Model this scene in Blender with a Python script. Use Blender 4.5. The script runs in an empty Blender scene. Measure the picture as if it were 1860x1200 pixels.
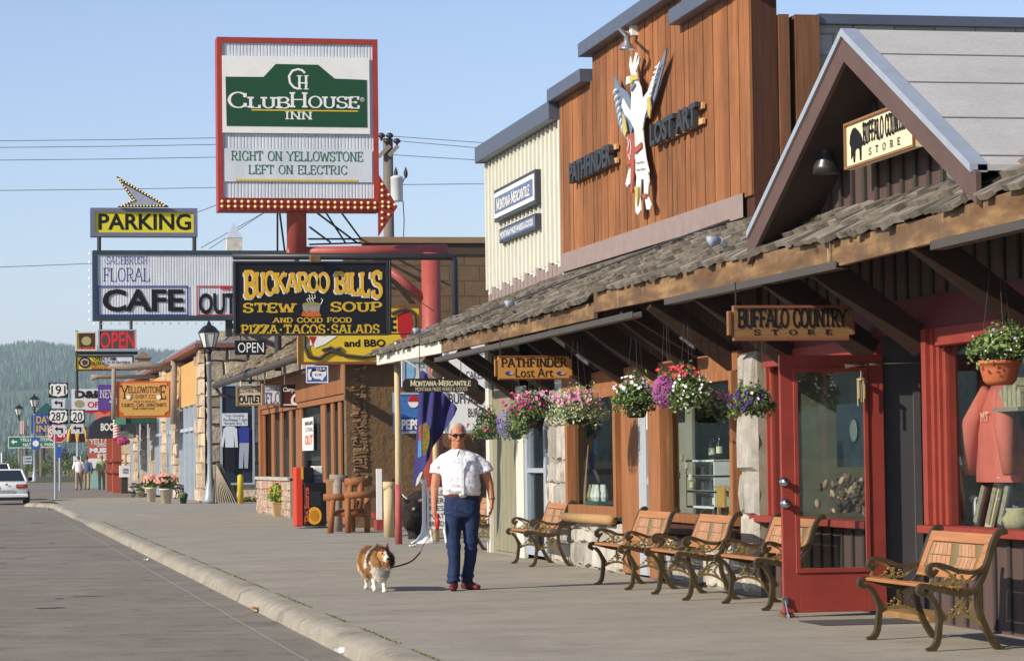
import bpy, bmesh, math, random
from mathutils import Vector, Matrix, noise
R_ = math.radians
random.seed(7)
SC = bpy.context.scene
COL = SC.collection
V = Vector
# ------------------------------------------------------------------ camera, world, sun, exposure
PW, PH, FPX = 1860.0, 1200.0, 5000.0          # the photograph's size and the focal length in its pixels
CAMZ = 1.30
YAW, PITCH, ROLL = math.atan(983.2 * math.cos(R_(2.706)) / FPX), R_(2.706), 0.013
FW = V((math.sin(YAW) * math.cos(PITCH), math.cos(YAW) * math.cos(PITCH), math.sin(PITCH)))
R0 = V((math.cos(YAW), -math.sin(YAW), 0)); U0 = R0.cross(FW)
RT = R0 * math.cos(ROLL) - U0 * math.sin(ROLL); UP = U0 * math.cos(ROLL) + R0 * math.sin(ROLL)
CP = V((0, 0, CAMZ))
cam_d = bpy.data.cameras.new('camera'); cam = bpy.data.objects.new('camera', cam_d); COL.objects.link(cam)
cam_d.sensor_fit = 'HORIZONTAL'; cam_d.sensor_width = 36.0; cam_d.lens = 36.0 * FPX / PW
cam_d.clip_start = 0.1; cam_d.clip_end = 20000
m = Matrix((RT, UP, -FW)).transposed().to_4x4(); m.translation = CP
cam.matrix_world = m; SC.camera = cam

SUN_EL, SUN_DIR = R_(28.5), V((0.926, 0.377, 0))     # horizontal travel of the sunlight
w = bpy.data.worlds.new('World'); SC.world = w; w.use_nodes = True
nt = w.node_tree; bg = nt.nodes['Background']
sky = nt.nodes.new('ShaderNodeTexSky'); sky.sky_type = 'NISHITA'; sky.sun_disc = False
sky.sun_elevation = SUN_EL; sky.sun_rotation = math.atan2(-SUN_DIR.x, -SUN_DIR.y)
sky.air_density = 1.0; sky.dust_density = 0.2; sky.ozone_density = 2.2; sky.altitude = 300
tint = nt.nodes.new('ShaderNodeMix'); tint.data_type = 'RGBA'; tint.blend_type = 'MULTIPLY'; tint.inputs['Factor'].default_value = 1; tint.inputs[7].default_value = (1.0, .945, 1.05, 1)
nt.links.new(sky.outputs[0], tint.inputs[6]); nt.links.new(tint.outputs[2], bg.inputs[0]); bg.inputs[1].default_value = 0.122
sun_d = bpy.data.lights.new('sun', 'SUN'); sun = bpy.data.objects.new('sun', sun_d); COL.objects.link(sun)
sun_d.energy = 5.0; sun_d.angle = R_(0.53); sun_d.color = (1.0, 0.91, 0.77)
sd = V((SUN_DIR.x * math.cos(SUN_EL), SUN_DIR.y * math.cos(SUN_EL), -math.sin(SUN_EL)))
sun.rotation_euler = sd.to_track_quat('-Z', 'Y').to_euler()
SC.view_settings.view_transform = 'Standard'; SC.view_settings.look = 'None'
SC.view_settings.exposure = 0.35; SC.view_settings.gamma = 1.0
SC.cycles.max_bounces = 8; SC.cycles.transparent_max_bounces = 16
SC.cycles.volume_bounces = 0

# ------------------------------------------------------------------ measuring: a photo pixel onto a real plane
def ray(px, py): return FW + RT * ((px - PW / 2) / FPX) - UP * ((py - PH / 2) / FPX)
def atX(px, py, X): d = ray(px, py); return CP + d * (X / d.x)
def atY(px, py, Y): d = ray(px, py); return CP + d * (Y / d.y)
def atZ(px, py, Z=0.0): d = ray(px, py); return CP + d * ((Z - CAMZ) / d.z)

# ------------------------------------------------------------------ materials
def lin(c):
    if isinstance(c, str):
        c = c.lstrip('#'); c = [int(c[i:i + 2], 16) / 255 for i in (0, 2, 4)]
        return tuple(x / 12.92 if x <= .04045 else ((x + .055) / 1.055) ** 2.4 for x in c)
    return tuple(c)
def sc3(c, k): return tuple(min(1, max(0, x * k)) for x in c) + (1,)
MATS = {}
def N(nt, t, **kw):
    n = nt.nodes.new(t)
    for k, v in kw.items(): setattr(n, k, v)
    return n
def base(name):
    m = bpy.data.materials.new(name); m.use_nodes = True
    nt = m.node_tree; b = nt.nodes['Principled BSDF']; b.inputs['Specular IOR Level'].default_value = .3
    return m, nt, b
def coords(nt, scale, kind='Object'):
    tc = N(nt, 'ShaderNodeTexCoord'); mp = N(nt, 'ShaderNodeMapping')
    mp.inputs['Scale'].default_value = scale
    nt.links.new(tc.outputs[kind], mp.inputs['Vector']); return mp.outputs[0]
def noise_n(nt, vec, scale, detail=4, rough=.6):
    n = N(nt, 'ShaderNodeTexNoise'); n.inputs['Scale'].default_value = scale
    n.inputs['Detail'].default_value = detail; n.inputs['Roughness'].default_value = rough
    nt.links.new(vec, n.inputs['Vector']); return n.outputs['Fac']
def ramp(nt, fac, stops):
    r = N(nt, 'ShaderNodeValToRGB'); e = r.color_ramp.elements
    while len(e) < len(stops): e.new(.5)
    for i, (p, c) in enumerate(stops): e[i].position = p; e[i].color = c if len(c) == 4 else tuple(c) + (1,)
    nt.links.new(fac, r.inputs[0]); return r.outputs[0]
def mixc(nt, fac, a, b, mode='MIX'):
    x = N(nt, 'ShaderNodeMix', data_type='RGBA', blend_type=mode)
    for s, v in ((x.inputs['Factor'], fac), (x.inputs[6], a), (x.inputs[7], b)):
        if isinstance(v, (int, float)): s.default_value = v
        elif isinstance(v, tuple): s.default_value = v if len(v) == 4 else v + (1,)
        else: nt.links.new(v, s)
    return x.outputs[2]
def bump(nt, b, h, strength=.4, dist=.01):
    bp = N(nt, 'ShaderNodeBump'); bp.inputs['Strength'].default_value = strength; bp.inputs['Distance'].default_value = dist
    nt.links.new(h, bp.inputs['Height']); nt.links.new(bp.outputs[0], b.inputs['Normal'])
def mat(name, c, rough=.75, var=.18, scale=3.0, stretch=(1, 1, 1), isl=0.0, bmp=0.0, bscale=None, metal=0.0, spec=None, grime=0.0, bdist=.01):
    """paint, wood, metal, cloth: a base colour with noise, per-piece variation and a little bump"""
    if name in MATS: return MATS[name]
    c = lin(c); m, nt, b = base(name)
    vec = coords(nt, stretch)
    f = noise_n(nt, vec, scale, 5, .65)
    col = ramp(nt, f, [(.28, sc3(c, 1 - var)), (.72, sc3(c, 1 + var))])
    if isl:
        g = N(nt, 'ShaderNodeNewGeometry')
        k = ramp(nt, g.outputs['Random Per Island'], [(0, (1 - isl,) * 3), (1, (1 + isl * .6,) * 3)])
        col = mixc(nt, 1.0, col, k, 'MULTIPLY')
    if grime:
        g2 = noise_n(nt, coords(nt, (1, 1, .45)), 1.3, 6, .75)
        k = ramp(nt, g2, [(.36, (1 - grime,) * 3), (.58, (1, 1, 1))])
        col = mixc(nt, 1.0, col, k, 'MULTIPLY')
    nt.links.new(col, b.inputs['Base Color'])
    b.inputs['Roughness'].default_value = rough; b.inputs['Metallic'].default_value = metal
    if spec is not None: b.inputs['Specular IOR Level'].default_value = spec
    if bmp: bump(nt, b, noise_n(nt, vec, bscale or scale * 4, 4), bmp, bdist)
    MATS[name] = m; return m
def flatmat(name, c, rough=.6): return mat(name, c, rough, .06, 6.0)
def wood(name, c, axis='z', var=.3, isl=.25, rough=.75, bmp=.35, grime=0.0):
    st = {'z': (14, 14, .9), 'y': (14, .9, 14), 'x': (.9, 14, 14)}[axis]
    return mat(name, c, rough, var, 1.6, st, isl, bmp, 3.0, grime=grime, bdist=.006)
def glass(name, tint=(.9, .95, .95), refl=1.0):
    if name in MATS: return MATS[name]
    m = bpy.data.materials.new(name); m.use_nodes = True; nt = m.node_tree; nt.nodes.clear()
    o = N(nt, 'ShaderNodeOutputMaterial'); t = N(nt, 'ShaderNodeBsdfTransparent'); g = N(nt, 'ShaderNodeBsdfGlossy')
    t.inputs[0].default_value = tint + (1,); g.inputs['Roughness'].default_value = .015
    fr = N(nt, 'ShaderNodeFresnel'); fr.inputs[0].default_value = 1.5
    k = N(nt, 'ShaderNodeMath', operation='MULTIPLY_ADD'); k.inputs[1].default_value = refl; k.inputs[2].default_value = .02
    nt.links.new(fr.outputs[0], k.inputs[0])
    x = N(nt, 'ShaderNodeMixShader'); nt.links.new(k.outputs[0], x.inputs[0]); nt.links.new(t.outputs[0], x.inputs[1]); nt.links.new(g.outputs[0], x.inputs[2])
    nt.links.new(x.outputs[0], o.inputs[0]); MATS[name] = m; return m
def emit(name, c, s):
    if name in MATS: return MATS[name]
    m, nt, b = base(name); c = lin(c)
    b.inputs['Base Color'].default_value = c + (1,); b.inputs['Emission Color'].default_value = c + (1,); b.inputs['Emission Strength'].default_value = s
    MATS[name] = m; return m
def planevec(nt, plane):
    tc = N(nt, 'ShaderNodeTexCoord'); s = N(nt, 'ShaderNodeSeparateXYZ'); c = N(nt, 'ShaderNodeCombineXYZ')
    nt.links.new(tc.outputs['Object'], s.inputs[0])
    a, b_ = {'xz': ('X', 'Z'), 'yz': ('Y', 'Z'), 'xy': ('X', 'Y')}[plane]
    nt.links.new(s.outputs[a], c.inputs[0]); nt.links.new(s.outputs[b_], c.inputs[1]); return c.outputs[0]
def blocks(name, c1, c2, mortar, plane, bw, bh, msize=.012, bmp=.5, rough=.9):
    if name in MATS: return MATS[name]
    m, nt, b = base(name); v = planevec(nt, plane)
    t = N(nt, 'ShaderNodeTexBrick'); nt.links.new(v, t.inputs['Vector'])
    t.inputs['Color1'].default_value = lin(c1) + (1,); t.inputs['Color2'].default_value = lin(c2) + (1,); t.inputs['Mortar'].default_value = lin(mortar) + (1,)
    t.inputs['Scale'].default_value = 1; t.inputs['Brick Width'].default_value = bw; t.inputs['Row Height'].default_value = bh
    t.inputs['Mortar Size'].default_value = msize; t.inputs['Bias'].default_value = 0
    f = noise_n(nt, v, 2.2, 6, .7); k = ramp(nt, f, [(.3, (.78,) * 3), (.7, (1.12,) * 3)])
    nt.links.new(mixc(nt, 1.0, t.outputs[0], k, 'MULTIPLY'), b.inputs['Base Color']); b.inputs['Roughness'].default_value = rough
    f2 = noise_n(nt, v, 30, 4, .7)
    s = N(nt, 'ShaderNodeMath', operation='MULTIPLY_ADD'); s.inputs[1].default_value = -1.0; nt.links.new(t.outputs['Fac'], s.inputs[0]); nt.links.new(f2, s.inputs[2])
    bump(nt, b, s.outputs[0], bmp, .012); MATS[name] = m; return m
def stone(name, cols, mortar, scale, bmp=1.0, dist=.05, edge=.06, rough=.9, stretch=(1, 1, 1.5)):
    if name in MATS: return MATS[name]
    m, nt, b = base(name); v = coords(nt, stretch)
    wv = N(nt, 'ShaderNodeTexNoise'); wv.inputs['Scale'].default_value = scale * .8; nt.links.new(v, wv.inputs['Vector'])
    v2 = mixc(nt, .12, v, wv.outputs['Color'], 'ADD')
    a = N(nt, 'ShaderNodeTexVoronoi'); a.inputs['Scale'].default_value = scale; nt.links.new(v2, a.inputs['Vector'])
    d = N(nt, 'ShaderNodeTexVoronoi', feature='DISTANCE_TO_EDGE'); d.inputs['Scale'].default_value = scale; nt.links.new(v2, d.inputs['Vector'])
    sp = N(nt, 'ShaderNodeSeparateColor'); nt.links.new(a.outputs['Color'], sp.inputs[0])
    n = len(cols); col = ramp(nt, sp.outputs[0], [(i / max(1, n - 1), lin(c)) for i, c in enumerate(cols)])
    f = noise_n(nt, v, scale * 4, 6, .75); k = ramp(nt, f, [(.3, (.72,) * 3), (.7, (1.15,) * 3)])
    col = mixc(nt, 1.0, col, k, 'MULTIPLY')
    e = ramp(nt, d.outputs['Distance'], [(edge * .4, (0, 0, 0)), (edge, (1, 1, 1))])
    nt.links.new(mixc(nt, e, lin(mortar), col), b.inputs['Base Color']); b.inputs['Roughness'].default_value = rough
    h = N(nt, 'ShaderNodeMath', operation='MULTIPLY_ADD'); h.inputs[1].default_value = .5; nt.links.new(f, h.inputs[0]); nt.links.new(e, h.inputs[2])
    bump(nt, b, h.outputs[0], bmp, dist); MATS[name] = m; return m
def leafmat(name, c, var=.45):
    if name in MATS: return MATS[name]
    m, nt, b = base(name); c = lin(c); g = N(nt, 'ShaderNodeNewGeometry')
    col = ramp(nt, g.outputs['Random Per Island'], [(0, sc3(c, 1 - var)), (.6, sc3(c, 1)), (1, sc3((c[0] * 1.3, c[1] * 1.15, c[2]), 1 + var))])
    nt.links.new(col, b.inputs['Base Color']); b.inputs['Roughness'].default_value = .6
    b.inputs['Subsurface Weight'].default_value = 0.0
    MATS[name] = m; return m

# ------------------------------------------------------------------ objects: things, parts, tags
ORG = {}
def tag(o, label=None, cat=None, group=None, kind=None):
    for k, v in (('label', label), ('category', cat), ('group', group), ('kind', kind)):
        if v: o[k] = v
    return o
def thing(name, label, cat, loc=(0, 0, 0), group=None):
    o = bpy.data.objects.new(name, None); COL.objects.link(o); o.location = loc; o.empty_display_size = .2
    ORG[o.name] = V(loc); return tag(o, label, cat, group)
class MB:
    """collects polygons in world coordinates, becomes ONE mesh object"""
    def __init__(s): s.v = []; s.f = []; s.mi = []; s.cur = 0
    def add(s, vs, fs):
        n = len(s.v); s.v.extend(V(p) for p in vs)
        for f in fs: s.f.append([i + n for i in f]); s.mi.append(s.cur)
        return s
    def box(s, x0, x1, y0, y1, z0, z1):
        vs = [(x, y, z) for z in (z0, z1) for y in (y0, y1) for x in (x0, x1)]
        return s.add(vs, [(0, 2, 3, 1), (4, 5, 7, 6), (0, 1, 5, 4), (2, 6, 7, 3), (0, 4, 6, 2), (1, 3, 7, 5)])
    def obox(s, c, a, b, d):
        """box round centre c with half-axis vectors a, b, d"""
        c, a, b, d = V(c), V(a), V(b), V(d)
        if a.cross(b).dot(d) < 0: a = -a
        vs = [c + a * i + b * j + d * k for k in (-1, 1) for j in (-1, 1) for i in (-1, 1)]
        return s.add(vs, [(0, 2, 3, 1), (4, 5, 7, 6), (0, 1, 5, 4), (2, 6, 7, 3), (0, 4, 6, 2), (1, 3, 7, 5)])
    def bar(s, p, q, w, h, up=(0, 0, 1)):
        p, q = V(p), V(q); d = q - p; u = V(up); sd_ = d.cross(u)
        if sd_.length < 1e-6: sd_ = d.cross(V((1, 0, 0)))
        sd_.normalize(); u = sd_.cross(d).normalized()
        return s.obox((p + q) / 2, d / 2, sd_ * (w / 2), u * (h / 2))
    def tube(s, pts, r, n=8, cap=True, sx=1.0):
        pts = [V(p) for p in pts]; m_ = len(pts); rr = r if isinstance(r, (list, tuple)) else [r] * m_
        t = (pts[1] - pts[0]).normalized(); ref = V((0, 0, 1)) if abs(t.z) < .9 else V((1, 0, 0))
        a = t.cross(ref).normalized(); base_ = len(s.v); vs = []; fs = []
        for i, p in enumerate(pts):
            t = (pts[min(i + 1, m_ - 1)] - pts[max(i - 1, 0)])
            t = t.normalized() if t.length > 1e-9 else V((0, 0, 1))
            a = (a - t * a.dot(t)); a = a.normalized() if a.length > 1e-6 else t.orthogonal().normalized()
            b = t.cross(a)
            for k in range(n):
                g = 2 * math.pi * k / n; vs.append(p + (a * math.cos(g) * sx + b * math.sin(g)) * rr[i])
        for i in range(m_ - 1):
            for k in range(n):
                k2 = (k + 1) % n; fs.append((i * n + k, i * n + k2, (i + 1) * n + k2, (i + 1) * n + k))
        if cap: fs.append(tuple(range(n - 1, -1, -1))); fs.append(tuple((m_ - 1) * n + k for k in range(n)))
        return s.add(vs, fs)
    def lathe(s, prof, c, n=16, axis='z'):
        c = V(c); vs = []; fs = []; m_ = len(prof)
        for (r, z) in prof:
            for k in range(n):
                g = 2 * math.pi * k / n
                if axis == 'z': vs.append(c + V((r * math.cos(g), r * math.sin(g), z)))
                elif axis == 'y': vs.append(c + V((r * math.cos(g), z, -r * math.sin(g))))
                else: vs.append(c + V((z, r * math.cos(g), r * math.sin(g))))
        for i in range(m_ - 1):
            for k in range(n):
                k2 = (k + 1) % n; fs.append((i * n + k, i * n + k2, (i + 1) * n + k2, (i + 1) * n + k))
        if prof[0][0] > 1e-5: fs.append(tuple(range(n - 1, -1, -1)))
        if prof[-1][0] > 1e-5: fs.append(tuple((m_ - 1) * n + k for k in range(n)))
        return s.add(vs, fs)
    def ell(s, c, rx, ry, rz, n=12, m_=8, rot=None):
        c = V(c); vs = [c + (rot @ V((0, 0, -rz)) if rot else V((0, 0, -rz)))]; fs = []
        for i in range(1, m_):
            a = -math.pi / 2 + math.pi * i / m_
            for k in range(n):
                g = 2 * math.pi * k / n; p = V((rx * math.cos(a) * math.cos(g), ry * math.cos(a) * math.sin(g), rz * math.sin(a)))
                vs.append(c + (rot @ p if rot else p))
        vs.append(c + (rot @ V((0, 0, rz)) if rot else V((0, 0, rz))))
        for k in range(n): fs.append((0, 1 + (k + 1) % n, 1 + k))
        for i in range(m_ - 2):
            for k in range(n):
                k2 = (k + 1) % n; fs.append((1 + i * n + k, 1 + i * n + k2, 1 + (i + 1) * n + k2, 1 + (i + 1) * n + k))
        L = len(vs) - 1
        for k in range(n): fs.append((L, 1 + (m_ - 2) * n + k, 1 + (m_ - 2) * n + (k + 1) % n))
        return s.add(vs, fs)
    def prism(s, poly, O, ux, uy, n, t):
        """flat outline poly [(a, b)] in the frame O, ux, uy, given thickness t along n"""
        O, ux, uy, n = V(O), V(ux), V(uy), V(n); k = len(poly)
        ar = sum(poly[i][0] * poly[(i + 1) % k][1] - poly[(i + 1) % k][0] * poly[i][1] for i in range(k))
        if (ar > 0) != (ux.cross(uy).dot(n) > 0): poly = poly[::-1]
        fr_ = [O + ux * a + uy * b + n * t for a, b in poly]; bk = [O + ux * a + uy * b for a, b in poly]
        fs = [tuple(range(k)), tuple(range(2 * k - 1, k - 1, -1))]
        for i in range(k): j = (i + 1) % k; fs.append((i, k + i, k + j, j))
        return s.add(fr_ + bk, fs)
    def face(s, *ps): return s.add(ps, [tuple(range(len(ps)))])
    def mesh(s, org=(0, 0, 0), smooth=False):
        me = bpy.data.meshes.new('mesh'); o = V(org)
        me.from_pydata([p - o for p in s.v], [], s.f)
        if any(s.mi): me.polygons.foreach_set('material_index', s.mi)
        if smooth: me.polygons.foreach_set('use_smooth', [True] * len(me.polygons))
        me.update(); return me
    def build(s, name, m_, parent=None, smooth=False, kind=None, bevel=0.0):
        root = parent
        while root is not None and root.parent is not None: root = root.parent
        org = ORG.get(root.name, V((0, 0, 0))) if root is not None else V((0, 0, 0))
        me = s.mesh(org, smooth); me.name = name
        for x in (m_ if isinstance(m_, (list, tuple)) else [m_]): me.materials.append(x)
        o = bpy.data.objects.new(name, me); COL.objects.link(o)
        if parent is not None: o.parent = parent
        if kind: o['kind'] = kind
        if bevel:
            b = o.modifiers.new('bevel', 'BEVEL'); b.width = bevel; b.segments = 1; b.limit_method = 'ANGLE'; b.angle_limit = R_(40)
        return o
def copy_tree(o, parent=None):
    c = o.copy(); COL.objects.link(c); c.parent = parent
    ORG[c.name] = V((0, 0, 0))
    for ch in list(o.children): copy_tree(ch, c)
    return c
def remesh(mb, vox, sm=6):
    """one continuous smooth skin round overlapping shapes"""
    me = mb.mesh(); o = bpy.data.objects.new('t', me); COL.objects.link(o)
    r = o.modifiers.new('r', 'REMESH'); r.mode = 'VOXEL'; r.voxel_size = vox
    if sm: k = o.modifiers.new('s', 'SMOOTH'); k.iterations = sm; k.factor = .5
    dg = bpy.context.evaluated_depsgraph_get(); out = bpy.data.meshes.new_from_object(o.evaluated_get(dg))
    bpy.data.objects.remove(o); bpy.data.meshes.remove(me)
    out.polygons.foreach_set('use_smooth', [True] * len(out.polygons)); return out
def wrinkle(me, amp, sc, folds=()):
    """cloth folds: broad noise plus slanting creases in bands (z, half-height, depth, frequency)"""
    ds = []
    for v in me.vertices:
        p = v.co; d = amp * noise.noise(V((p.x * sc, p.y * sc, p.z * sc * .7)))
        for z0, hh, dep, fq in folds:
            k = max(0, 1 - abs(p.z - z0) / hh); d += dep * k * math.sin(p.z * fq + p.x * 19 + 4 * noise.noise(p * 6)) 
        ds.append(v.normal * d)
    for v, d in zip(me.vertices, ds): v.co += d
    me.update(); return me
def link(me, name, mats, parent):
    me.name = name; me.materials.clear()
    for x in (mats if isinstance(mats, (list, tuple)) else [mats]): me.materials.append(x)
    o = bpy.data.objects.new(name, me); COL.objects.link(o); o.parent = parent; return o

# ------------------------------------------------------------------ frames for signs: a rectangle measured in the photograph on a real plane
class Fr: pass
def frame(P, ux, n, x0, y0, x1, y1):
    f = Fr(); f.P = P; cx, cy = (x0 + x1) / 2, (y0 + y1) / 2
    f.c = P(cx, cy); f.w = (P(x1, cy) - P(x0, cy)).length; f.h = (P(cx, y0) - P(cx, y1)).length
    f.ux, f.uy, f.n = V(ux), V((0, 0, 1)), V(n); return f
def frY(x0, y0, x1, y1, D): return frame(lambda a, b: atY(a, b, D), (1, 0, 0), (0, -1, 0), x0, y0, x1, y1)
def frX(x0, y0, x1, y1, X): return frame(lambda a, b: atX(a, b, X), (0, -1, 0), (-1, 0, 0), x0, y0, x1, y1)
def sub(f, x0, y0, x1, y1):
    g = frame(f.P, f.ux, f.n, x0, y0, x1, y1); d = g.c - f.c
    return d.dot(f.ux), d.dot(f.uy), g.w, g.h
def uv(f, px, py): d = f.P(px, py) - f.c; return d.dot(f.ux), d.dot(f.uy)
def panel(f, t=.05, z=0.0, grow=0.0, mb=None, box=None):
    mb = mb or MB(); a, b, w_, h_ = box or (0, 0, f.w, f.h)
    c = f.c + f.ux * a + f.uy * b + f.n * (z - t / 2)
    return mb.obox(c, f.ux * (w_ / 2 + grow), f.uy * (h_ / 2 + grow), f.n * (t / 2))
def rim(f, wd, t, z=0.0, mb=None, box=None):
    """a rectangular moulding round the rectangle, butted at the corners"""
    mb = mb or MB(); a, b, w_, h_ = box or (0, 0, f.w, f.h)
    for (ca, cb, ww, hh) in ((a, b + h_ / 2 - wd / 2, w_, wd), (a, b - h_ / 2 + wd / 2, w_, wd), (a - w_ / 2 + wd / 2, b, wd, h_ - 2 * wd), (a + w_ / 2 - wd / 2, b, wd, h_ - 2 * wd)):
        mb.obox(f.c + f.ux * ca + f.uy * cb + f.n * (z + t / 2), f.ux * ww / 2, f.uy * hh / 2, f.n * t / 2)
    return mb
def outline(f, pts, t, z=0.0, mb=None, px=True):
    mb = mb or MB(); poly = [uv(f, *p) for p in pts] if px else pts
    return mb.prism(poly, f.c + f.n * z, f.ux, f.uy, f.n, t)
# --- lettering: a stroke alphabet with slab serifs, and the built-in sans
def E_(cx, cy, rx, ry, a0, a1, n=12):
    return [(cx + rx * math.cos(R_(a0 + (a1 - a0) * i / n)), cy + ry * math.sin(R_(a0 + (a1 - a0) * i / n))) for i in range(n + 1)]
def glyphs():
    G = {}
    G['A'] = (.9, [('', [(0, 0), (.43, 1)]), ('', [(.47, 1), (.9, 0)]), ('n', [(.17, .36), (.73, .36)])])
    G['B'] = (.75, [('', [(.1, 0), (.1, 1)]), ('n', [(.0, 1)] + E_(.42, .76, .28, .24, 90, -90) + [(.1, .52)]), ('n', [(.1, .5)] + E_(.44, .25, .32, .25, 90, -90) + [(0, 0)])])
    G['C'] = (.8, [('n', E_(.44, .5, .42, .5, 42, 318, 18)), ('n', [(.76, .95), (.76, .68)]), ('n', [(.76, .05), (.76, .3)])])
    G['D'] = (.82, [('', [(.1, 0), (.1, 1)]), ('n', [(0, 1)] + E_(.38, .5, .42, .5, 90, -90, 14) + [(0, 0)])])
    G['E'] = (.72, [('', [(.1, 0), (.1, 1)]), ('e', [(.1, 1), (.68, 1)]), ('n', [(.1, .52), (.5, .52)]), ('e', [(.1, 0), (.7, 0)]), ('n', [(.5, .42), (.5, .62)])])
    G['F'] = (.7, [('', [(.1, 0), (.1, 1)]), ('e', [(.1, 1), (.68, 1)]), ('n', [(.1, .5), (.5, .5)]), ('n', [(.5, .4), (.5, .6)])])
    G['G'] = (.86, [('n', E_(.44, .5, .42, .5, 42, 318, 18)), ('n', [(.76, .95), (.76, .7)]), ('', [(.78, .05), (.78, .42)])])
    G['H'] = (.86, [('', [(.1, 0), (.1, 1)]), ('', [(.76, 0), (.76, 1)]), ('n', [(.1, .52), (.76, .52)])])
    G['I'] = (.3, [('', [(.15, 0), (.15, 1)])])
    G['J'] = (.6, [('', [(.42, 1), (.42, .22)] + E_(.22, .22, .2, .22, 0, -150, 8)[1:])])
    G['K'] = (.86, [('', [(.1, 0), (.1, 1)]), ('', [(.12, .42), (.72, 1)]), ('', [(.32, .6), (.8, 0)])])
    G['L'] = (.7, [('', [(.1, 0), (.1, 1)]), ('e', [(.1, 0), (.68, 0)])])
    G['M'] = (1.05, [('', [(.1, 0), (.1, 1)]), ('n', [(.1, 1), (.52, .15)]), ('n', [(.52, .15), (.94, 1)]), ('', [(.94, 0), (.94, 1)])])
    G['N'] = (.88, [('', [(.1, 0), (.1, 1)]), ('n', [(.1, 1), (.78, 0)]), ('', [(.78, 0), (.78, 1)])])
    G['O'] = (.86, [('c', E_(.43, .5, .43, .5, 0, 360, 20))])
    G['P'] = (.72, [('', [(.1, 0), (.1, 1)]), ('n', [(0, 1)] + E_(.42, .74, .28, .26, 90, -90) + [(.1, .48)])])
    G['Q'] = (.86, [('c', E_(.43, .5, .43, .5, 0, 360, 20)), ('n', [(.5, .25), (.85, -.08)])])
    G['R'] = (.82, [('', [(.1, 0), (.1, 1)]), ('n', [(0, 1)] + E_(.42, .75, .28, .25, 90, -90) + [(.1, .5)]), ('', [(.38, .5), (.76, 0)])])
    G['S'] = (.7, [('n', E_(.35, .75, .31, .25, 25, 270, 10) + E_(.35, .25, .33, .25, 90, -155, 10)[1:]), ('n', [(.63, 1), (.63, .72)]), ('n', [(.05, 0), (.05, .28)])])
    G['T'] = (.8, [('', [(.4, 0), (.4, .99)]), ('e', [(.4, 1), (.8, 1)]), ('e', [(.4, 1.0), (0, 1)])])
    G['U'] = (.86, [('', [(.12, 1), (.12, .3)] + E_(.43, .3, .31, .3, 180, 360, 12)[1:] + [(.74, 1)])])
    G['V'] = (.86, [('', [(.0, 1), (.42, 0)]), ('', [(.86, 1), (.46, 0)])])
    G['W'] = (1.2, [('', [(0, 1), (.3, 0)]), ('n', [(.3, 0), (.6, .9)]), ('n', [(.6, .9), (.9, 0)]), ('', [(1.2, 1), (.9, 0)])])
    G['X'] = (.85, [('', [(0, 0), (.85, 1)]), ('', [(0, 1), (.85, 0)])])
    G['Y'] = (.86, [('', [(0, 1), (.43, .45)]), ('', [(.86, 1), (.43, .45)]), ('', [(.43, .45), (.43, 0)])])
    G['Z'] = (.75, [('n', [(.02, .75), (.02, 1), (.72, 1), (.02, 0), (.74, 0), (.74, .25)])])
    G['&'] = (.9, [('n', [(.85, 0), (.2, .8)] + E_(.38, .82, .18, .18, 190, -30, 8) + [(.08, .3)] + E_(.34, .24, .28, .24, 170, 320, 8) + [(.85, .5)])])
    G['.'] = (.3, [('n', [(.15, 0), (.15, .14)])]); G["'"] = (.28, [('n', [(.16, 1), (.1, .72)])])
    G['-'] = (.5, [('n', [(.08, .45), (.42, .45)])]); G['*'] = (.45, [('n', [(.22, .38), (.22, .56)])]); G[' '] = (.42, [])
    G['2'] = (.7, [('n', E_(.35, .72, .3, .28, 160, -40, 10) + [(.04, 0), (.68, 0)])]); G['7'] = (.7, [('n', [(.02, 1), (.66, 1), (.25, 0)])])
    return G
GL = glyphs()
def ribbon(mb, pts, wt, ct, closed, T, z, xy):
    """one pen stroke; wt is the stem width, ct how thin the horizontals are"""
    pts = [V((p[0] * xy[0], p[1] * xy[1])) for p in pts]; n = len(pts); L = []; Rr = []
    if closed: pts = pts[:-1]; n -= 1
    for i in range(n):
        a = pts[(i - 1) % n] if closed or i else pts[0]; b = pts[(i + 1) % n] if closed or i < n - 1 else pts[-1]
        t = (b - a); t = t.normalized() if t.length > 1e-9 else V((0, 1)); nn = V((-t.y, t.x))
        k = wt * (abs(t.y) + ct * abs(t.x)) / (abs(t.x) + abs(t.y)) / 2
        if 0 < i < n - 1:
            t1 = (pts[i] - a); t2 = (b - pts[i])
            if t1.length > 1e-9 and t2.length > 1e-9:
                cs = max(.35, math.sqrt(max(0, (1 + t1.normalized().dot(t2.normalized())) / 2))); k /= cs
        L.append(pts[i] + nn * k); Rr.append(pts[i] - nn * k)
    vs = [T(p, z) for p in L] + [T(p, z) for p in Rr]
    fs = [(i, n + i, n + (i + 1) % n, (i + 1) % n) for i in range(n if closed else n - 1)]
    mb.add(vs, [f[::-1] for f in fs])
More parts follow.
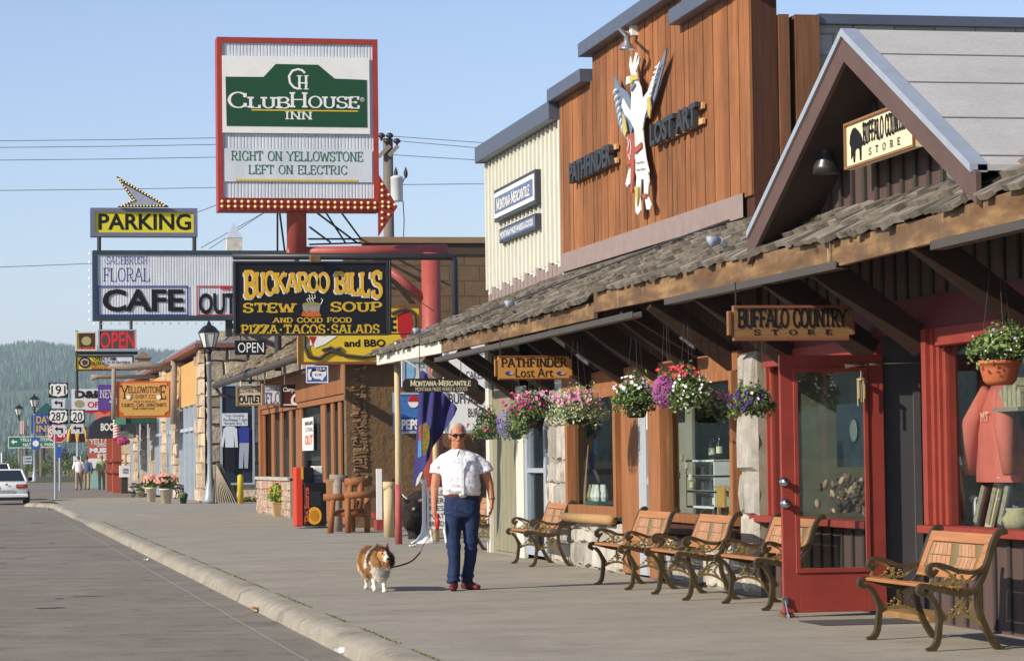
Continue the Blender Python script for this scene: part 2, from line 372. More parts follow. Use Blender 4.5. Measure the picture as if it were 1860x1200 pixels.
def serif_text(mb, s, T, wt=.16, ct=.6, serif=.12, gap=.14, xy=(1, 1), st=.11, bigfirst=0):
    """returns the total width at height 1 (drawing only when mb is given)"""
    x = 0.0; k = 0; words_first = True
    for ch in s:
        g = GL.get(ch, GL.get(ch.upper(), GL[' '])); sc = 1.0
        if bigfirst: sc = 1.0 if (words_first and ch.isalpha()) else 1.0 / bigfirst
        words_first = ch in ' -*' or (ch == "'" and False)
        if mb is not None:
            for kind, pts in g[1]:
                P = [(x + p[0] * sc, p[1] * sc) for p in pts]; k += 1
                ribbon(mb, P, wt * (sc * .5 + .5), ct, kind == 'c', T, .0004 * (k % 7), xy)
                if serif:
                    if kind in ('', ):
                        for e, q in ((P[0], P[1]), (P[-1], P[-2])):
                            if abs(e[1]) < .02 or abs(e[1] - sc) < .02:
                                k += 1; y = e[1] + (st / 2 if e[1] < .5 * sc else -st / 2)
                                ribbon(mb, [(e[0] - serif - wt / 2, y), (e[0] + serif + wt / 2, y)], st, 1.0, False, T, .0004 * (k % 7) + .0003, xy)
                    if kind == 'e':
                        e = P[-1]; dy = -.26 * sc if e[1] > .5 * sc else .26 * sc; k += 1
                        ribbon(mb, [(e[0], e[1] + (wt * ct / 2 if dy < 0 else -wt * ct / 2)), (e[0], e[1] + dy)], st * 1.1, 1.0, False, T, .0004 * (k % 7) + .0003, xy)
        x += (g[0] + gap + (serif * .7 if serif else 0)) * sc
    return x - gap
def text(name, s, f, box, m_, parent, style='sans', bold=.0, z=.004, wt=.16, ct=.6, serif=.12, arch=0.0, bigfirst=0, gap=.14, st=.11, px=True, shear=0.0, dep=0.0):
    """lettering s filling the photo rectangle box on the face of frame f"""
    a, b, w_, h_ = sub(f, *box) if px else box
    if h_ <= 0: return None
    mb = MB(); O = f.c + f.ux * (a - w_ / 2) + f.uy * (b - h_ / 2) + f.n * z
    if style == 'serif':
        tot = serif_text(None, s, None, wt, ct, serif, gap, (1, 1), st, bigfirst); kx = w_ / tot
        def T(p, zz):
            t = p.x / w_; y = p.y
            if arch: y += arch * h_ * (4 * t * (1 - t))
            return O + f.ux * (p.x + shear * y) + f.uy * y + f.n * zz
        # letter shapes are stretched; the pen is measured at letter height
        class Q: pass
        serif_text(mb, s, lambda p, zz: T(V((p.x * kx, p.y * h_)), zz), wt, ct, serif, gap, (1, 1), st, bigfirst)
    else:
        c = bpy.data.curves.new('t', 'FONT'); c.body = s; c.size = 1; c.offset = bold; c.resolution_u = 3; c.extrude = dep
        o = bpy.data.objects.new('t', c); COL.objects.link(o); bpy.context.view_layer.update()
        dg = bpy.context.evaluated_depsgraph_get(); me = bpy.data.meshes.new_from_object(o.evaluated_get(dg))
        vs = [v.co.copy() for v in me.vertices]; fs = [list(p.vertices) for p in me.polygons]
        bpy.data.objects.remove(o); bpy.data.curves.remove(c); bpy.data.meshes.remove(me)
        if not vs: return None
        x0, x1 = min(v.x for v in vs), max(v.x for v in vs); y0, y1 = min(v.y for v in vs), max(v.y for v in vs)
        def Tq(v):
            t = (v.x - x0) / (x1 - x0); y = (v.y - y0) / (y1 - y0) * h_
            if arch: y += arch * h_ * (4 * t * (1 - t))
            return O + f.ux * (t * w_ + shear * y) + f.uy * y + f.n * (v.z)
        mb.add([Tq(v) for v in vs], fs)
    return mb.build(name, m_, parent)
# --- foliage
def leaves(mb, c, rx, ry, rz, n, size, shell=.5, asp=.55, rnd=random):
    c = V(c)
    for _ in range(n):
        d = V((rnd.gauss(0, 1), rnd.gauss(0, 1), rnd.gauss(0, 1))).normalized(); r = shell + (1 - shell) * rnd.random() ** .6
        r *= .82 + .3 * noise.noise(d * 2.3 + c)
        p = c + V((d.x * rx, d.y * ry, d.z * rz)) * r
        nn = (d + V((rnd.gauss(0, .6), rnd.gauss(0, .6), rnd.gauss(0, .6) + .3))).normalized()
        t = nn.orthogonal().normalized(); t = Matrix.Rotation(rnd.random() * 6.28, 3, nn) @ t; b = nn.cross(t); s = size * (.6 + .8 * rnd.random())
        mb.add([p - t * s, p + b * s * asp - t * s * .1, p + t * s, p - b * s * asp - t * s * .1], [(0, 1, 2, 3)])
    return mb
# ------------------------------------------------------------------ the ground
XW, XF = 7.27, 6.40                            # shop fronts, and the awning's outer edge
def yw(px, X=XW, py=845): return atX(px, py, X).y
def ground_mat(name, c, c2, streak=(.35, 2.2, 1), big=.28, fine=55, dark=.35, bmp=.35, crack=0.0, spots=None):
    if name in MATS: return MATS[name]
    m, nt, b = base(name); v = coords(nt, streak); v1 = coords(nt, (1, 1, 1))
    f = noise_n(nt, v, .9, 8, .68); col = ramp(nt, f, [(.3, lin(c)), (.68, lin(c2))])
    g = noise_n(nt, v1, fine, 3, .8); col = mixc(nt, 1.0, col, ramp(nt, g, [(.3, (1 - big,) * 3), (.72, (1 + big * .7,) * 3)]), 'MULTIPLY')
    h = noise_n(nt, v1, 2.6, 8, .8); col = mixc(nt, 1.0, col, ramp(nt, h, [(.30, (1 - dark,) * 3), (.47, (1, 1, 1))]), 'MULTIPLY')
    h2 = noise_n(nt, coords(nt, (1.6, 2.6, 1)), 1.1, 8, .8); col = mixc(nt, 1.0, col, ramp(nt, h2, [(.35, (1 - dark * 1.1,) * 3), (.45, (1, 1, 1))]), 'MULTIPLY')
    if crack:
        d = N(nt, 'ShaderNodeTexVoronoi', feature='DISTANCE_TO_EDGE'); d.inputs['Scale'].default_value = crack
        wv = N(nt, 'ShaderNodeTexNoise'); wv.inputs['Scale'].default_value = 2.5; nt.links.new(v1, wv.inputs['Vector'])
        nt.links.new(mixc(nt, .25, v1, wv.outputs['Color'], 'ADD'), d.inputs['Vector'])
        col = mixc(nt, 1.0, col, ramp(nt, d.outputs['Distance'], [(.0, (.45,) * 3), (.012, (1, 1, 1))]), 'MULTIPLY')
    nt.links.new(col, b.inputs['Base Color']); b.inputs['Roughness'].default_value = .92; b.inputs['Specular IOR Level'].default_value = .2
    bump(nt, b, g, bmp, .004); MATS[name] = m; return m
M_ASPH = ground_mat('asphalt', '#787065', '#8f8679', streak=(.8, 1.1, 1), dark=.38, big=.34, bmp=.5)
M_WALK = ground_mat('walk_concrete', '#8f887b', '#a59d8d', streak=(.8, 1.0, 1), dark=.26, big=.26, bmp=.45)
M_CURB = ground_mat('curb_concrete', '#857d6f', '#a39b8b', streak=(3, .7, 3), dark=.45, big=.2)
M_DIRT = ground_mat('dry_ground', '#7d7a5c', '#94906c', fine=8)
def grid(name, xs, ys, z, m_, kind='structure'):
    mb = MB()
    zz = z if callable(z) else (lambda x, y: z)
    vs = [(x, y, zz(x, y)) for y in ys for x in xs]; nx = len(xs)
    return mb.add(vs, [(j * nx + i, j * nx + i + 1, (j + 1) * nx + i + 1, (j + 1) * nx + i) for j in range(len(ys) - 1) for i in range(nx - 1)]).build(name, m_, None, kind=kind)
grid('ground', [-3000, 3000], [-200, 6000], -.16, M_DIRT)
ys_road = [-30 + 4 * i for i in range(36)]
grid('road', [-16, -6, 0, 2.72], [-30, 60, 114], -.13, M_ASPH)
grid('cross_street', [-120, 0, 160], [114, 170], -.126, M_ASPH)
# sidewalk with a driveway dip in the kerb line
def dip(y): return max(0.0, 1 - abs(y - 72) / 6.0) ** .5 if 66 < y < 78 else 0.0
yk = [5 + .75 * i for i in range(128)] + [101.4]
def kerb_x(y): return 0.0 if y < 96 else -((y - 96) ** 2) * .03
def walk_z(x, y): return -.115 * dip(y) * max(0, 1 - (x - 2.98) / 1.5) if x < 4.5 else 0.0
grid('sidewalk', [2.98, 3.4, 3.9, 4.6, 6, 8, 12, 40], yk + [112, 113.9], walk_z, M_WALK)
prof = [(2.70, -.128), (2.73, -.045), (2.79, -.012), (2.86, 0.003), (2.975, .006)]
mb = MB(); rk = random.Random(5)
vs = []
for y in yk:
    for i, (x, z) in enumerate(prof):
        j = noise.noise(V((x * 9, y * 1.1, z * 5))) * .012 * (i in (1, 2)) + noise.noise(V((x * 3, y * 5, 3))) * .006
        vs.append((x + kerb_x(y) + j, y, z - (.115 * dip(y) * (1 if i else 0)) + j * .5))
n = len(prof)
mb.add(vs, [(k * n + i, k * n + i + 1, (k + 1) * n + i + 1, (k + 1) * n + i) for k in range(len(yk) - 1) for i in range(n - 1)])
mb.build('kerb', M_CURB, None, smooth=True, kind='structure')
# tufts of grass growing in the joint behind the kerb
mb = MB(); rg = random.Random(11)
for _ in range(9000):
    y = 6 + 59 * rg.random() ** 1.3
    if noise.noise(V((y * .8, 1, 0))) + rg.random() * .4 < .12: continue
    x = 2.985 + rg.gauss(0, .011); a = rg.random() * 6.28; h = .004 + .010 * rg.random()
    d = V((math.cos(a), math.sin(a), 0)) * .007; p = V((x, y, .0))
    mb.add([p - d, p + d, p + V((rg.gauss(0, .012), rg.gauss(0, .012), h))], [(0, 1, 2)])
mb.build('joint_grass', leafmat('joint_grass', '#667436'), None, kind='stuff')
# a thin crack along the gutter, patches and joints in the road
mb = MB(); x = 2.38
for i in range(220):
    y0 = 8 + i * .5; x0 = 2.38 + .02 * noise.noise(V((0, y0 * .9, 0))); x1 = 2.38 + .02 * noise.noise(V((0, (y0 + .5) * .9, 0))); k = .006 + .006 * noise.noise(V((4, y0 * 2, 0)))
    mb.face((x0 - k, y0, -.127), (x0 + k, y0, -.127), (x1 + k, y0 + .5, -.127), (x1 - k, y0 + .5, -.127))
mb.build('road_seam', flatmat('seam', '#a09a90'), None, kind='structure')
mb = MB()
for (y, xa, xb, wd) in ((62, -14, 2.2, .05), (49.5, -14, 2.6, .04), (40, -10, .5, .03), (57, -14, -1, .03)):
    for i in range(30):
        xs0 = xa + (xb - xa) * i / 30; xs1 = xa + (xb - xa) * (i + 1) / 30
        f0 = .12 * noise.noise(V((xs0 * .8, y, 0))); f1 = .12 * noise.noise(V((xs1 * .8, y, 0)))
        mb.face((xs0, y + f0 - wd, -.1265), (xs1, y + f1 - wd, -.1265), (xs1, y + f1 + wd, -.1265), (xs0, y + f0 + wd, -.1265))
mb.build('tar_lines', flatmat('tar', '#4c4a47'), None, kind='structure')
mb = MB()
for y in (27.0, 33.2, 45.5, 56.5):
    for i in range(16):
        xs0 = 3.0 + 4.2 * i / 16; xs1 = 3.0 + 4.2 * (i + 1) / 16; f0 = .03 * noise.noise(V((xs0, y, 0))); f1 = .03 * noise.noise(V((xs1, y, 0)))
        mb.face((xs0, y + f0 - .012, .0035), (xs1, y + f1 - .012, .0035), (xs1, y + f1 + .012, .0035), (xs0, y + f0 + .012, .0035))
mb.build('sidewalk_joints', flatmat('joint', '#6b665e'), None, kind='structure')
rt_ = random.Random(40); mb = MB()
for _ in range(70):
    y = rt_.uniform(13, 75); x = rt_.uniform(-5, 2.2); L, w_ = rt_.uniform(.03, .28), rt_.uniform(.01, .07); n_ = 9
    mb.face(*[(x + L * math.cos(6.283 * k / n_) * rt_.uniform(.6, 1.1), y + w_ * math.sin(6.283 * k / n_) * rt_.uniform(.6, 1.1) * y / 16, -.1255) for k in range(n_)])
for _ in range(80):
    y = rt_.uniform(13, 60); x = rt_.uniform(3.1, 6.3); L = rt_.uniform(.004, .014); n_ = 7
    mb.face(*[(x + L * math.cos(6.283 * k / n_) * rt_.uniform(.6, 1.2), y + L * 1.6 * math.sin(6.283 * k / n_) * rt_.uniform(.6, 1.2), .0042) for k in range(n_)])
mb.build('oil_stains', flatmat('oil', '#575149'), None, kind='structure')
grid('verge', [-160, 0, 160], [238, 262], -.10, ground_mat('verge_grass', '#8f9a48', '#b3ab62', fine=4))
grid('far_road', [-160, 160], [170.5, 237.5], -.122, M_ASPH)

# ------------------------------------------------------------------ hills
def hill_z(x, y):
    t = (y - 1500) / 1750
    px = x / y * FPX
    crest = 127 + 7 * noise.noise(V((x * .004, 1.3, 0))) - max(0, min(x, 900) - 120) * .02 + 8 * math.exp(-((x - 62) / 38) ** 2)
    r = max(0, min(1, t)); s = r * r * (3 - 2 * r)
    return -2 + crest * s + 5 * noise.noise(V((x * .006, y * .004, 2))) * min(1, t * 3 if t > 0 else 0)
HX = [-3000 + 50 * i for i in range(121)]; HY = [1500 + 50 * i for i in range(42)]
grid('hills', HX, HY, hill_z, ground_mat('hill_forest_floor', '#3d5a37', '#506c40', fine=.05, streak=(.004, .012, .01), dark=.2, bmp=0))
mb = MB(); rt = random.Random(3)
for i_ in range(38000):
    y = 1560 + 1700 * rt.random(); x = (rt.uniform(-.05, .16) if i_ < 22000 else rt.uniform(-.6, .5)) * y
    if noise.noise(V((x * .012, y * .01, 5))) > .33: continue
    z = hill_z(x, y); h = rt.uniform(5, 11); r = h * rt.uniform(.14, .22); a = rt.random()
    mb.add([(x + r * math.cos(6.28 * (k / 5 + a)), y + r * math.sin(6.28 * (k / 5 + a)), z + h * .08) for k in range(5)] + [(x, y, z + h)], [(k, (k + 1) % 5, 5) for k in range(5)])
mb.build('hill_forest', leafmat('hill_conifers', '#385838', .45), None, kind='stuff')

# ------------------------------------------------------------------ shared materials
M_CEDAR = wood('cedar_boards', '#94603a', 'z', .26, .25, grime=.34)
M_CEDARD = wood('cedar_dark', '#482a1b', 'z', .3, .2)  # dark-stained boards, deepened further so awning shade sits in the colour
M_CEDARP = wood('cedar_posts', '#8a5b38', 'z', .3, .15)
M_BRACE = wood('brace_timber', '#2d1d13', 'x', .3, .25)  # stained timber, with the shade under the awning added to its tone
M_CREAM = mat('cream_paint', '#cccbc1', .65, .05, 4, bmp=.1, grime=.12)
M_CREAMT = mat('cream_trim', '#c9c7b9', .6, .05, 4)
M_SAGE = mat('sage_boards', '#848069', .7, .1, 3)
M_CAP = mat('slate_blue_metal', '#4d5463', .45, .12, 5, spec=.5)
M_FLASH = mat('mauve_flashing', '#8d7c75', .6, .12, 6)
M_BROWN = wood('brown_board', '#53423b', 'z', .16, .12)
M_BROWNT = mat('brown_trim', '#5c4843', .7, .12, 4)
M_GREYB = wood('grey_brown_board', '#3a3431', 'z', .16, .15)  # batten colour also darkened to stand in for shade under the awning
M_RED = mat('red_paint', '#8f392e', .55, .14, 4, bmp=.15, spec=.35, grime=.16)
M_REDS = mat('red_trim', '#8e3a2e', .6, .14, 5, grime=.18)
M_SHAKE = mat('weathered_shakes', '#7b7367', .9, .3, 5, (1, 1, 1), .5, .5, 40)
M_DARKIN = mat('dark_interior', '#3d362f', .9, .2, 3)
M_DECK = mat('roof_deck', '#2c2018', .9, .2, 3)  # deck kept dark so its colour carries the shade beneath the awning
M_FASC = None
def fascia_mat():
    m, nt, b = base('fascia_board'); v = coords(nt, (2, .55, 3.2))
    f = noise_n(nt, v, 2.4, 6, .62); v2 = coords(nt, (2, .9, 1.6)); g = noise_n(nt, v2, 1.9, 5, .7)
    col = ramp(nt, f, [(.3, lin('#54391f')), (.5, lin('#74583a')), (.68, lin('#97794f'))])
    col = mixc(nt, ramp(nt, g, [(.50, (0, 0, 0)), (.66, (.85,) * 3)]), col, lin('#5b4a3a'))
    k = noise_n(nt, coords(nt, (1, 7, .6)), 2.0, 4, .6); col = mixc(nt, ramp(nt, k, [(.62, (0, 0, 0)), (.70, (.6,) * 3)]), col, lin('#a39a86'))
    vo = N(nt, 'ShaderNodeTexVoronoi'); vo.inputs['Scale'].default_value = 2.2; nt.links.new(coords(nt, (1, .7, 1.3)), vo.inputs['Vector'])
    col = mixc(nt, ramp(nt, vo.outputs['Distance'], [(.03, (.9,) * 3), (.12, (0, 0, 0))]), col, lin('#3a2413'))
    nt.links.new(col, b.inputs['Base Color']); b.inputs['Roughness'].default_value = .7; bump(nt, b, f, .2, .006); return m
M_FASC = fascia_mat()
M_STONE = mat('stacked_stone', '#a8a297', .9, .3, 4, (1, 1, 1), .34, .9, 14, bdist=.02)
M_MORTAR = mat('mortar', '#8e8676', .95, .15, 10, bmp=.4)
M_GLASS = glass('shop_glass', refl=.13)
M_ALU = mat('grey_blue_frame', '#9aa3ad', .5, .1, 5)
M_WHITE = mat('white_paint', '#e4e2dc', .5, .05, 6)
M_BLACK = mat('black_paint', '#17171a', .5, .1, 6)
M_LOG = wood('log', '#a58257', 'x', .25, .1)
M_ROOFG = mat('light_roofing', '#b0ada9', .9, .1, 30, bmp=.25, bscale=160, grime=.12)
M_GUT = mat('grey_gutter', '#4a433c', .5, .1, 4)
M_CMU = blocks('grey_blocks', '#8b8983', '#a3a19a', '#7c7a74', 'xz', .41, .205)
M_TANCMU = blocks('brown_blocks', '#6c573f', '#735e48', '#584838', 'xz', .62, .31, .014, .35)
def stones(mb, y0, y1, z0, z1, X, rnd, lo=.13, hi=.34, wlo=.16, whi=.42, d=.05, face='x'):
    """courses of uneven stones standing proud of a mortar bed"""
    z = z0
    while z < z1 - .03:
        h = min(rnd.uniform(lo, hi), z1 - z); 
        if z1 - z - h < .08: h = z1 - z
        y = y0
        while y < y1 - .02:
            w_ = min(rnd.uniform(wlo, whi), y1 - y)
            if y1 - y - w_ < .08: w_ = y1 - y
            j = lambda k=.018: rnd.uniform(-k, k)
            a, b_, c_, e = y + .012, y + w_ - .012, z + .01, z + h - .01; p = d * rnd.uniform(.45, 1.25)
            j = lambda k=.03: rnd.uniform(-k, k)
            ring = [(a + j(), c_ + j()), ((a + b_) / 2, c_ + j()), (b_ + j(), c_ + j()), (b_ + j(), (c_ + e) / 2), (b_ + j(), e + j()), ((a + b_) / 2, e + j()), (a + j(), e + j()), (a + j(), (c_ + e) / 2)]
            cy, cz = (a + b_) / 2, (c_ + e) / 2
            if face == 'x': P = lambda yy, zz, dd: (X - dd, yy, zz)
            else: P = lambda yy, zz, dd: (yy, X - dd, zz)
            lo_ = [P(yy, zz, 0) for yy, zz in ring]
            hi_ = [P(cy + (yy - cy) * .86, cz + (zz - cz) * .86, p + j(.01)) for yy, zz in ring]
            n8 = len(ring); order = [(i, (i + 1) % n8, n8 + (i + 1) % n8, n8 + i) for i in range(n8)] + [tuple(range(n8, 2 * n8))]
            if face == 'x': order = [o[::-1] for o in order]
            mb.add(lo_ + hi_, order); y += w_
        z += h
    return mb
def boards(mb, y0, y1, zlo, zhi, X, wd, gap, t, axis='y', jit=0.0, rnd=random):
    """upright boards; zlo and zhi may be functions of the place along the wall"""
    n = max(1, round((y1 - y0) / wd)); s = (y1 - y0) / n
    for i in range(n):
        a, b_ = y0 + i * s + gap / 2, y0 + (i + 1) * s - gap / 2; c_ = (a + b_) / 2
        lo = zlo(c_) if callable(zlo) else zlo; hi = zhi(c_) if callable(zhi) else zhi
        tt = t + rnd.uniform(-jit, jit)
        if axis == 'y': mb.box(X - tt, X, a, b_, lo, hi)
        else: mb.box(a, b_, X - tt, X, lo, hi)
    return mb
def window(parent, name, y0, y1, z0, z1, X, fm, fw=.07, dp=.09, mull=(), panemat=None, sill=None, depth=.05):
    mb = MB(); mb.box(X - dp, X + depth, y0, y0 + fw, z0, z1); mb.box(X - dp, X + depth, y1 - fw, y1, z0, z1)
    mb.box(X - dp, X + depth, y0 + fw, y1 - fw, z1 - fw, z1); mb.box(X - dp, X + depth, y0 + fw, y1 - fw, z0, z0 + fw)
    for k in mull: mb.box(X - dp * .7, X + depth * .7, k - fw * .35, k + fw * .35, z0 + fw, z1 - fw)
    o = mb.build(name, fm, parent, bevel=.004)
    MB().box(X + .005, X + .011, y0 + fw, y1 - fw, z0 + fw, z1 - fw).build('pane', panemat or M_GLASS, o)
    return o

# ------------------------------------------------------------------ the shake awning along the three shops
ED = [(683, 643), (801, 617), (1068, 548), (1084, 532), (1300, 480), (1504, 431), (1514, 436), (1694, 389), (1860, 337)]
EP = [atX(a, b, XF) for a, b in ED]                                   # shingle edge
EP.append(V((XF, 12.0, EP[-1].z)))
def interp(tab, y):
    tab = sorted(tab)
    if y <= tab[0][0]: return tab[0][1]
    for (a, va), (b, vb) in zip(tab, tab[1:]):
        if y <= b: return va + (vb - va) * (y - a) / (b - a) if b > a else vb
    return tab[-1][1]
ETAB = [(p.y, p.z) for p in EP]
YEND = EP[0].y
pa, pb, pc = atX(885, 553, XW), atX(1024, 500, XW), atX(1352, 402, XW)
pe = atY(880, 556, YEND)
WTAB = [(12, pc.z), (pc.y, pc.z), (pb.y, pb.z), (pa.y, pa.z), (YEND, pe.z)]
XTAB = [(12, XW), (pa.y, XW), (YEND, pe.x)]
def roof_pt(y, t, lift=0.0):
    xe, ze = XF, interp(ETAB, y); xw, zw = interp(XTAB, y), interp(WTAB, y)
    d = V((xw - xe, 0, zw - ze)).normalized(); nrm = V((-d.z, 0, d.x))
    return V((xe + (xw - xe) * t, y, ze + (zw - ze) * t)) + nrm * lift
aw = thing('shake_awning', 'long sloping shake awning over the row of shop fronts, with plank fascia and dark braces', 'awning', (XF, 30, 2.7))
mb = MB(); rs = random.Random(21); NR = 6
for r in range(NR):
    y = 12.0
    while y < YEND:
        w_ = rs.uniform(.07, .24); t0 = (r - .12) / NR - (.035 if r == 0 else 0) + rs.uniform(-.035, .035); t1 = min(1.0, (r + 1.25) / NR)
        th = rs.uniform(.03, .058); lf = rs.uniform(.0, .02); y1 = min(y + w_, YEND); g = rs.uniform(.003, .014)
        tw = rs.uniform(-.008, .008)
        vs = [roof_pt(y + g, t0, lf + .012 + tw), roof_pt(y1, t0, lf + .012 - tw), roof_pt(y1, t1, .004), roof_pt(y + g, t1, .004),
              roof_pt(y + g, t0, lf + .012 + tw + th), roof_pt(y1, t0, lf + .012 - tw + th), roof_pt(y1, t1, .02), roof_pt(y + g, t1, .02)]
        mb.add(vs, [(0, 3, 2, 1), (4, 5, 6, 7), (0, 1, 5, 4), (2, 3, 7, 6), (1, 2, 6, 5), (3, 0, 4, 7)]); y = y1
mb.build('shakes', M_SHAKE, aw)
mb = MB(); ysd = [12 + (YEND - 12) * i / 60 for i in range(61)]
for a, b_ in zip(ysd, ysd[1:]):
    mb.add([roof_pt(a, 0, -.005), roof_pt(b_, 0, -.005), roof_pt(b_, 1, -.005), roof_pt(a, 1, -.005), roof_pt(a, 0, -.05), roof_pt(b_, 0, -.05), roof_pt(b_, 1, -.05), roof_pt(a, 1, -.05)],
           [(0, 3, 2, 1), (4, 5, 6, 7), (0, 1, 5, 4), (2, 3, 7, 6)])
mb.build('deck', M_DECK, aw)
def fasc(px0, t0, b0, px1, t1, b1, X, m_, lab=None):
    A, B, C_, D_ = atX(px0, t0, X), atX(px1, t1, X), atX(px1, b1, X), atX(px0, b0, X)
    q = [A, V((X, B.y, B.z)), V((X, B.y, C_.z)), V((X, A.y, D_.z))]; mb = MB(); e = V((.045, 0, 0))
    mb.add(q + [p + e for p in q], [(0, 3, 2, 1), (4, 5, 6, 7), (0, 1, 5, 4), (1, 2, 6, 5), (2, 3, 7, 6), (3, 0, 4, 7)])
    o = mb.build('fascia_board', m_, aw, bevel=.004)
    if lab: o['label'] = lab
    return o
fasc(684, 644, 663, 801, 619, 641, XF - .005, M_CREAM, 'cream painted end board')
fasc(801.3, 619, 641, 1078, 549, 579, XF - .006, M_FASC)
fasc(1078, 533, 568, 1507, 431, 482, XF - .03, M_FASC)
fasc(1507.3, 438, 487, 1693, 392, 441.5, XF - .012, M_FASC)
fasc(1693.4, 390, 440, 1900, 328, 388, XF - .028, M_FASC)
pq, pr_ = atX(1900, 330, XF - .028), atX(1900, 388, XF - .028)
MB().box(XF - .028, XF + .02, 12, pq.y - .003, pr_.z, pq.z).build('fascia_board', M_FASC, aw)
mb = MB()
for a, b_, c_, d_ in ((790, 653, 1150, 570), (1208, 547, 1520, 480), (1692, 445, 1900, 396)):
    p, q = atX(a, b_, XF - .03), atX(c_, d_, XF - .03); x = XF - .03
    for dx, dz, w_, h_ in ((0, -.03, .09, .01), (-.045, -.004, .01, .06), (.045, -.004, .01, .06)):
        mb.bar((x + .04 + dx, p.y, p.z + dz), (x + .04 + dx, q.y, q.z + dz), w_, h_)
mb.build('gutter', M_GUT, aw)
for px, py in ((775, 655), (833, 645), (890, 632), (957, 615), (1010, 602), (1066, 592), (1131, 577), (1187, 560), (1274, 543), (1400, 517), (1484, 496), (1668, 450), (1880, 400)):
    p = atX(px, py, XF + .05); q = V((XW + .04, p.y, p.z - .56))
    MB().bar((XF + .05, p.y, p.z + .08), q, .09, .22).build('brace', M_BRACE, aw, bevel=.006)
mb = MB()
for y in [13 + .62 * i for i in range(50)]:
    if y < YEND - .1:
        a, b_ = roof_pt(y, .06, -.13), roof_pt(y, .95, -.13); mb.bar(a, b_, .045, .14)
mb.build('rafters', M_BRACE, aw)
for px, y0_, y1_ in ((722, 655, 905), (789, 640, 990)):               # peeled poles carrying the open end
    p = atX(px, (y0_ + y1_) / 2, XF + .25) if px < 750 else atY(px, 700, 44.3)
    h = roof_pt(min(p.y, YEND - .2), .3 if px < 750 else .6).z - .05
    MB().tube([(p.x, p.y, 0), (p.x + .01, p.y, h * .5), (p.x, p.y, h)], [.055, .05, .045], 10).build('pole', mat('peeled_pole', '#c3ad86', .8, .2, 3, (6, 6, .6)), aw, smooth=True)
    if px < 750: MB().tube([(p.x, p.y, 0), (p.x + .003, p.y, .95)], [.058, .054], 10).build('painted_foot', mat('faded_pink_paint', '#a8564f', .7, .2, 5), aw, smooth=True)

# ------------------------------------------------------------------ the cedar false-front shop
YPL, YPR = pb.y + .02, yw(1368, XW, 200)
zL, zC, zR = atX(1016, 186, XW).z, atX(1079, 100, XW).z, atX(1240, 30, XW).z
YS1, YS2 = yw(1079, XW, 120), yw(1245, XW, 40)
def ztop(y): return zL if y > YS1 else (zC + .02 if y > YS2 else zL + .02)
cs = thing('false_front_shop', 'shop with tall stepped false front of orange cedar boards and stone trimmed windows', 'shop', (XW, (YPL + YPR) / 2, 0))
zb = lambda y: interp(WTAB, y) + .0
mb = boards(MB(), YPR, YPL - .03, lambda y: zb(y) + .22, ztop, XW, .185, .014, .028, jit=.006)
mb.build('false_front', M_CEDAR, cs)
mb = MB(); mb.box(XW + .002, XW + .25, YPR + .01, YS2, 2.2, zL - .02); mb.box(XW + .002, XW + .25, YS2, YS1, 2.2, zC - .02); mb.box(XW + .002, XW + .25, YS1, YPL - .03, 2.2, zL - .04)
mb.build('backing', M_CEDARD, cs)
mb = MB()
for (a, b_, z) in ((YS1 + .06, YPL + .06, zL), (YS2, YS1 + .12, zC), (YPR - .15, YS2 + .05, zL + .0)):
    mb.box(XW - .17, XW + .34, a, b_, z - .012, z + .15)
mb.build('parapet_cap', M_CAP, cs, bevel=.006)
mb = MB()
ysf = [YPR + .25 + (YPL - YPR - .3) * i / 12 for i in range(13)]
for a, b_ in zip(ysf, ysf[1:]):
    mb.add([(XW - .045, a, zb(a) + .03), (XW - .045, b_, zb(b_) + .03), (XW - .045, b_, zb(b_) + .26), (XW - .045, a, zb(a) + .26), (XW, a, zb(a) + .03), (XW, b_, zb(b_) + .03), (XW, b_, zb(b_) + .27), (XW, a, zb(a) + .27)],
           [(0, 3, 2, 1)[::-1], (3, 2, 6, 7), (0, 1, 5, 4)])
mb.build('flashing', M_FLASH, cs)
mb = MB(); X2 = XW
for (x0, x1) in ((XW + .26, XW + .36), (XW + .42, XW + .66)): mb.box(x0, x1, YPR - .03, YPR + .25, 2.6, 5.5)
mb.build('return_boards', wood('return_wood', '#6e4a30', 'z', .35, .2), cs)
zCMU = atY(1500, 50, YPR + .2).z
mb = MB(); mb.box(XW + .68, 18, YPR + .05, YPR + .3, 0, zCMU); mb.box(17.8, 18, YPR + .3, YPL, 0, zCMU); mb.build('block_wall', M_CMU, cs)
mb = MB(); mb.box(XW + .66, 18.1, YPR - .0, YPR + .36, zCMU, zCMU + .1); mb.build('coping', M_CAP, cs, bevel=.005)
MB().box(XW + .3, 17.8, YPR + .3, YPL, zCMU - .4, zCMU - .25).build('flat_roof', M_ROOFG, cs)
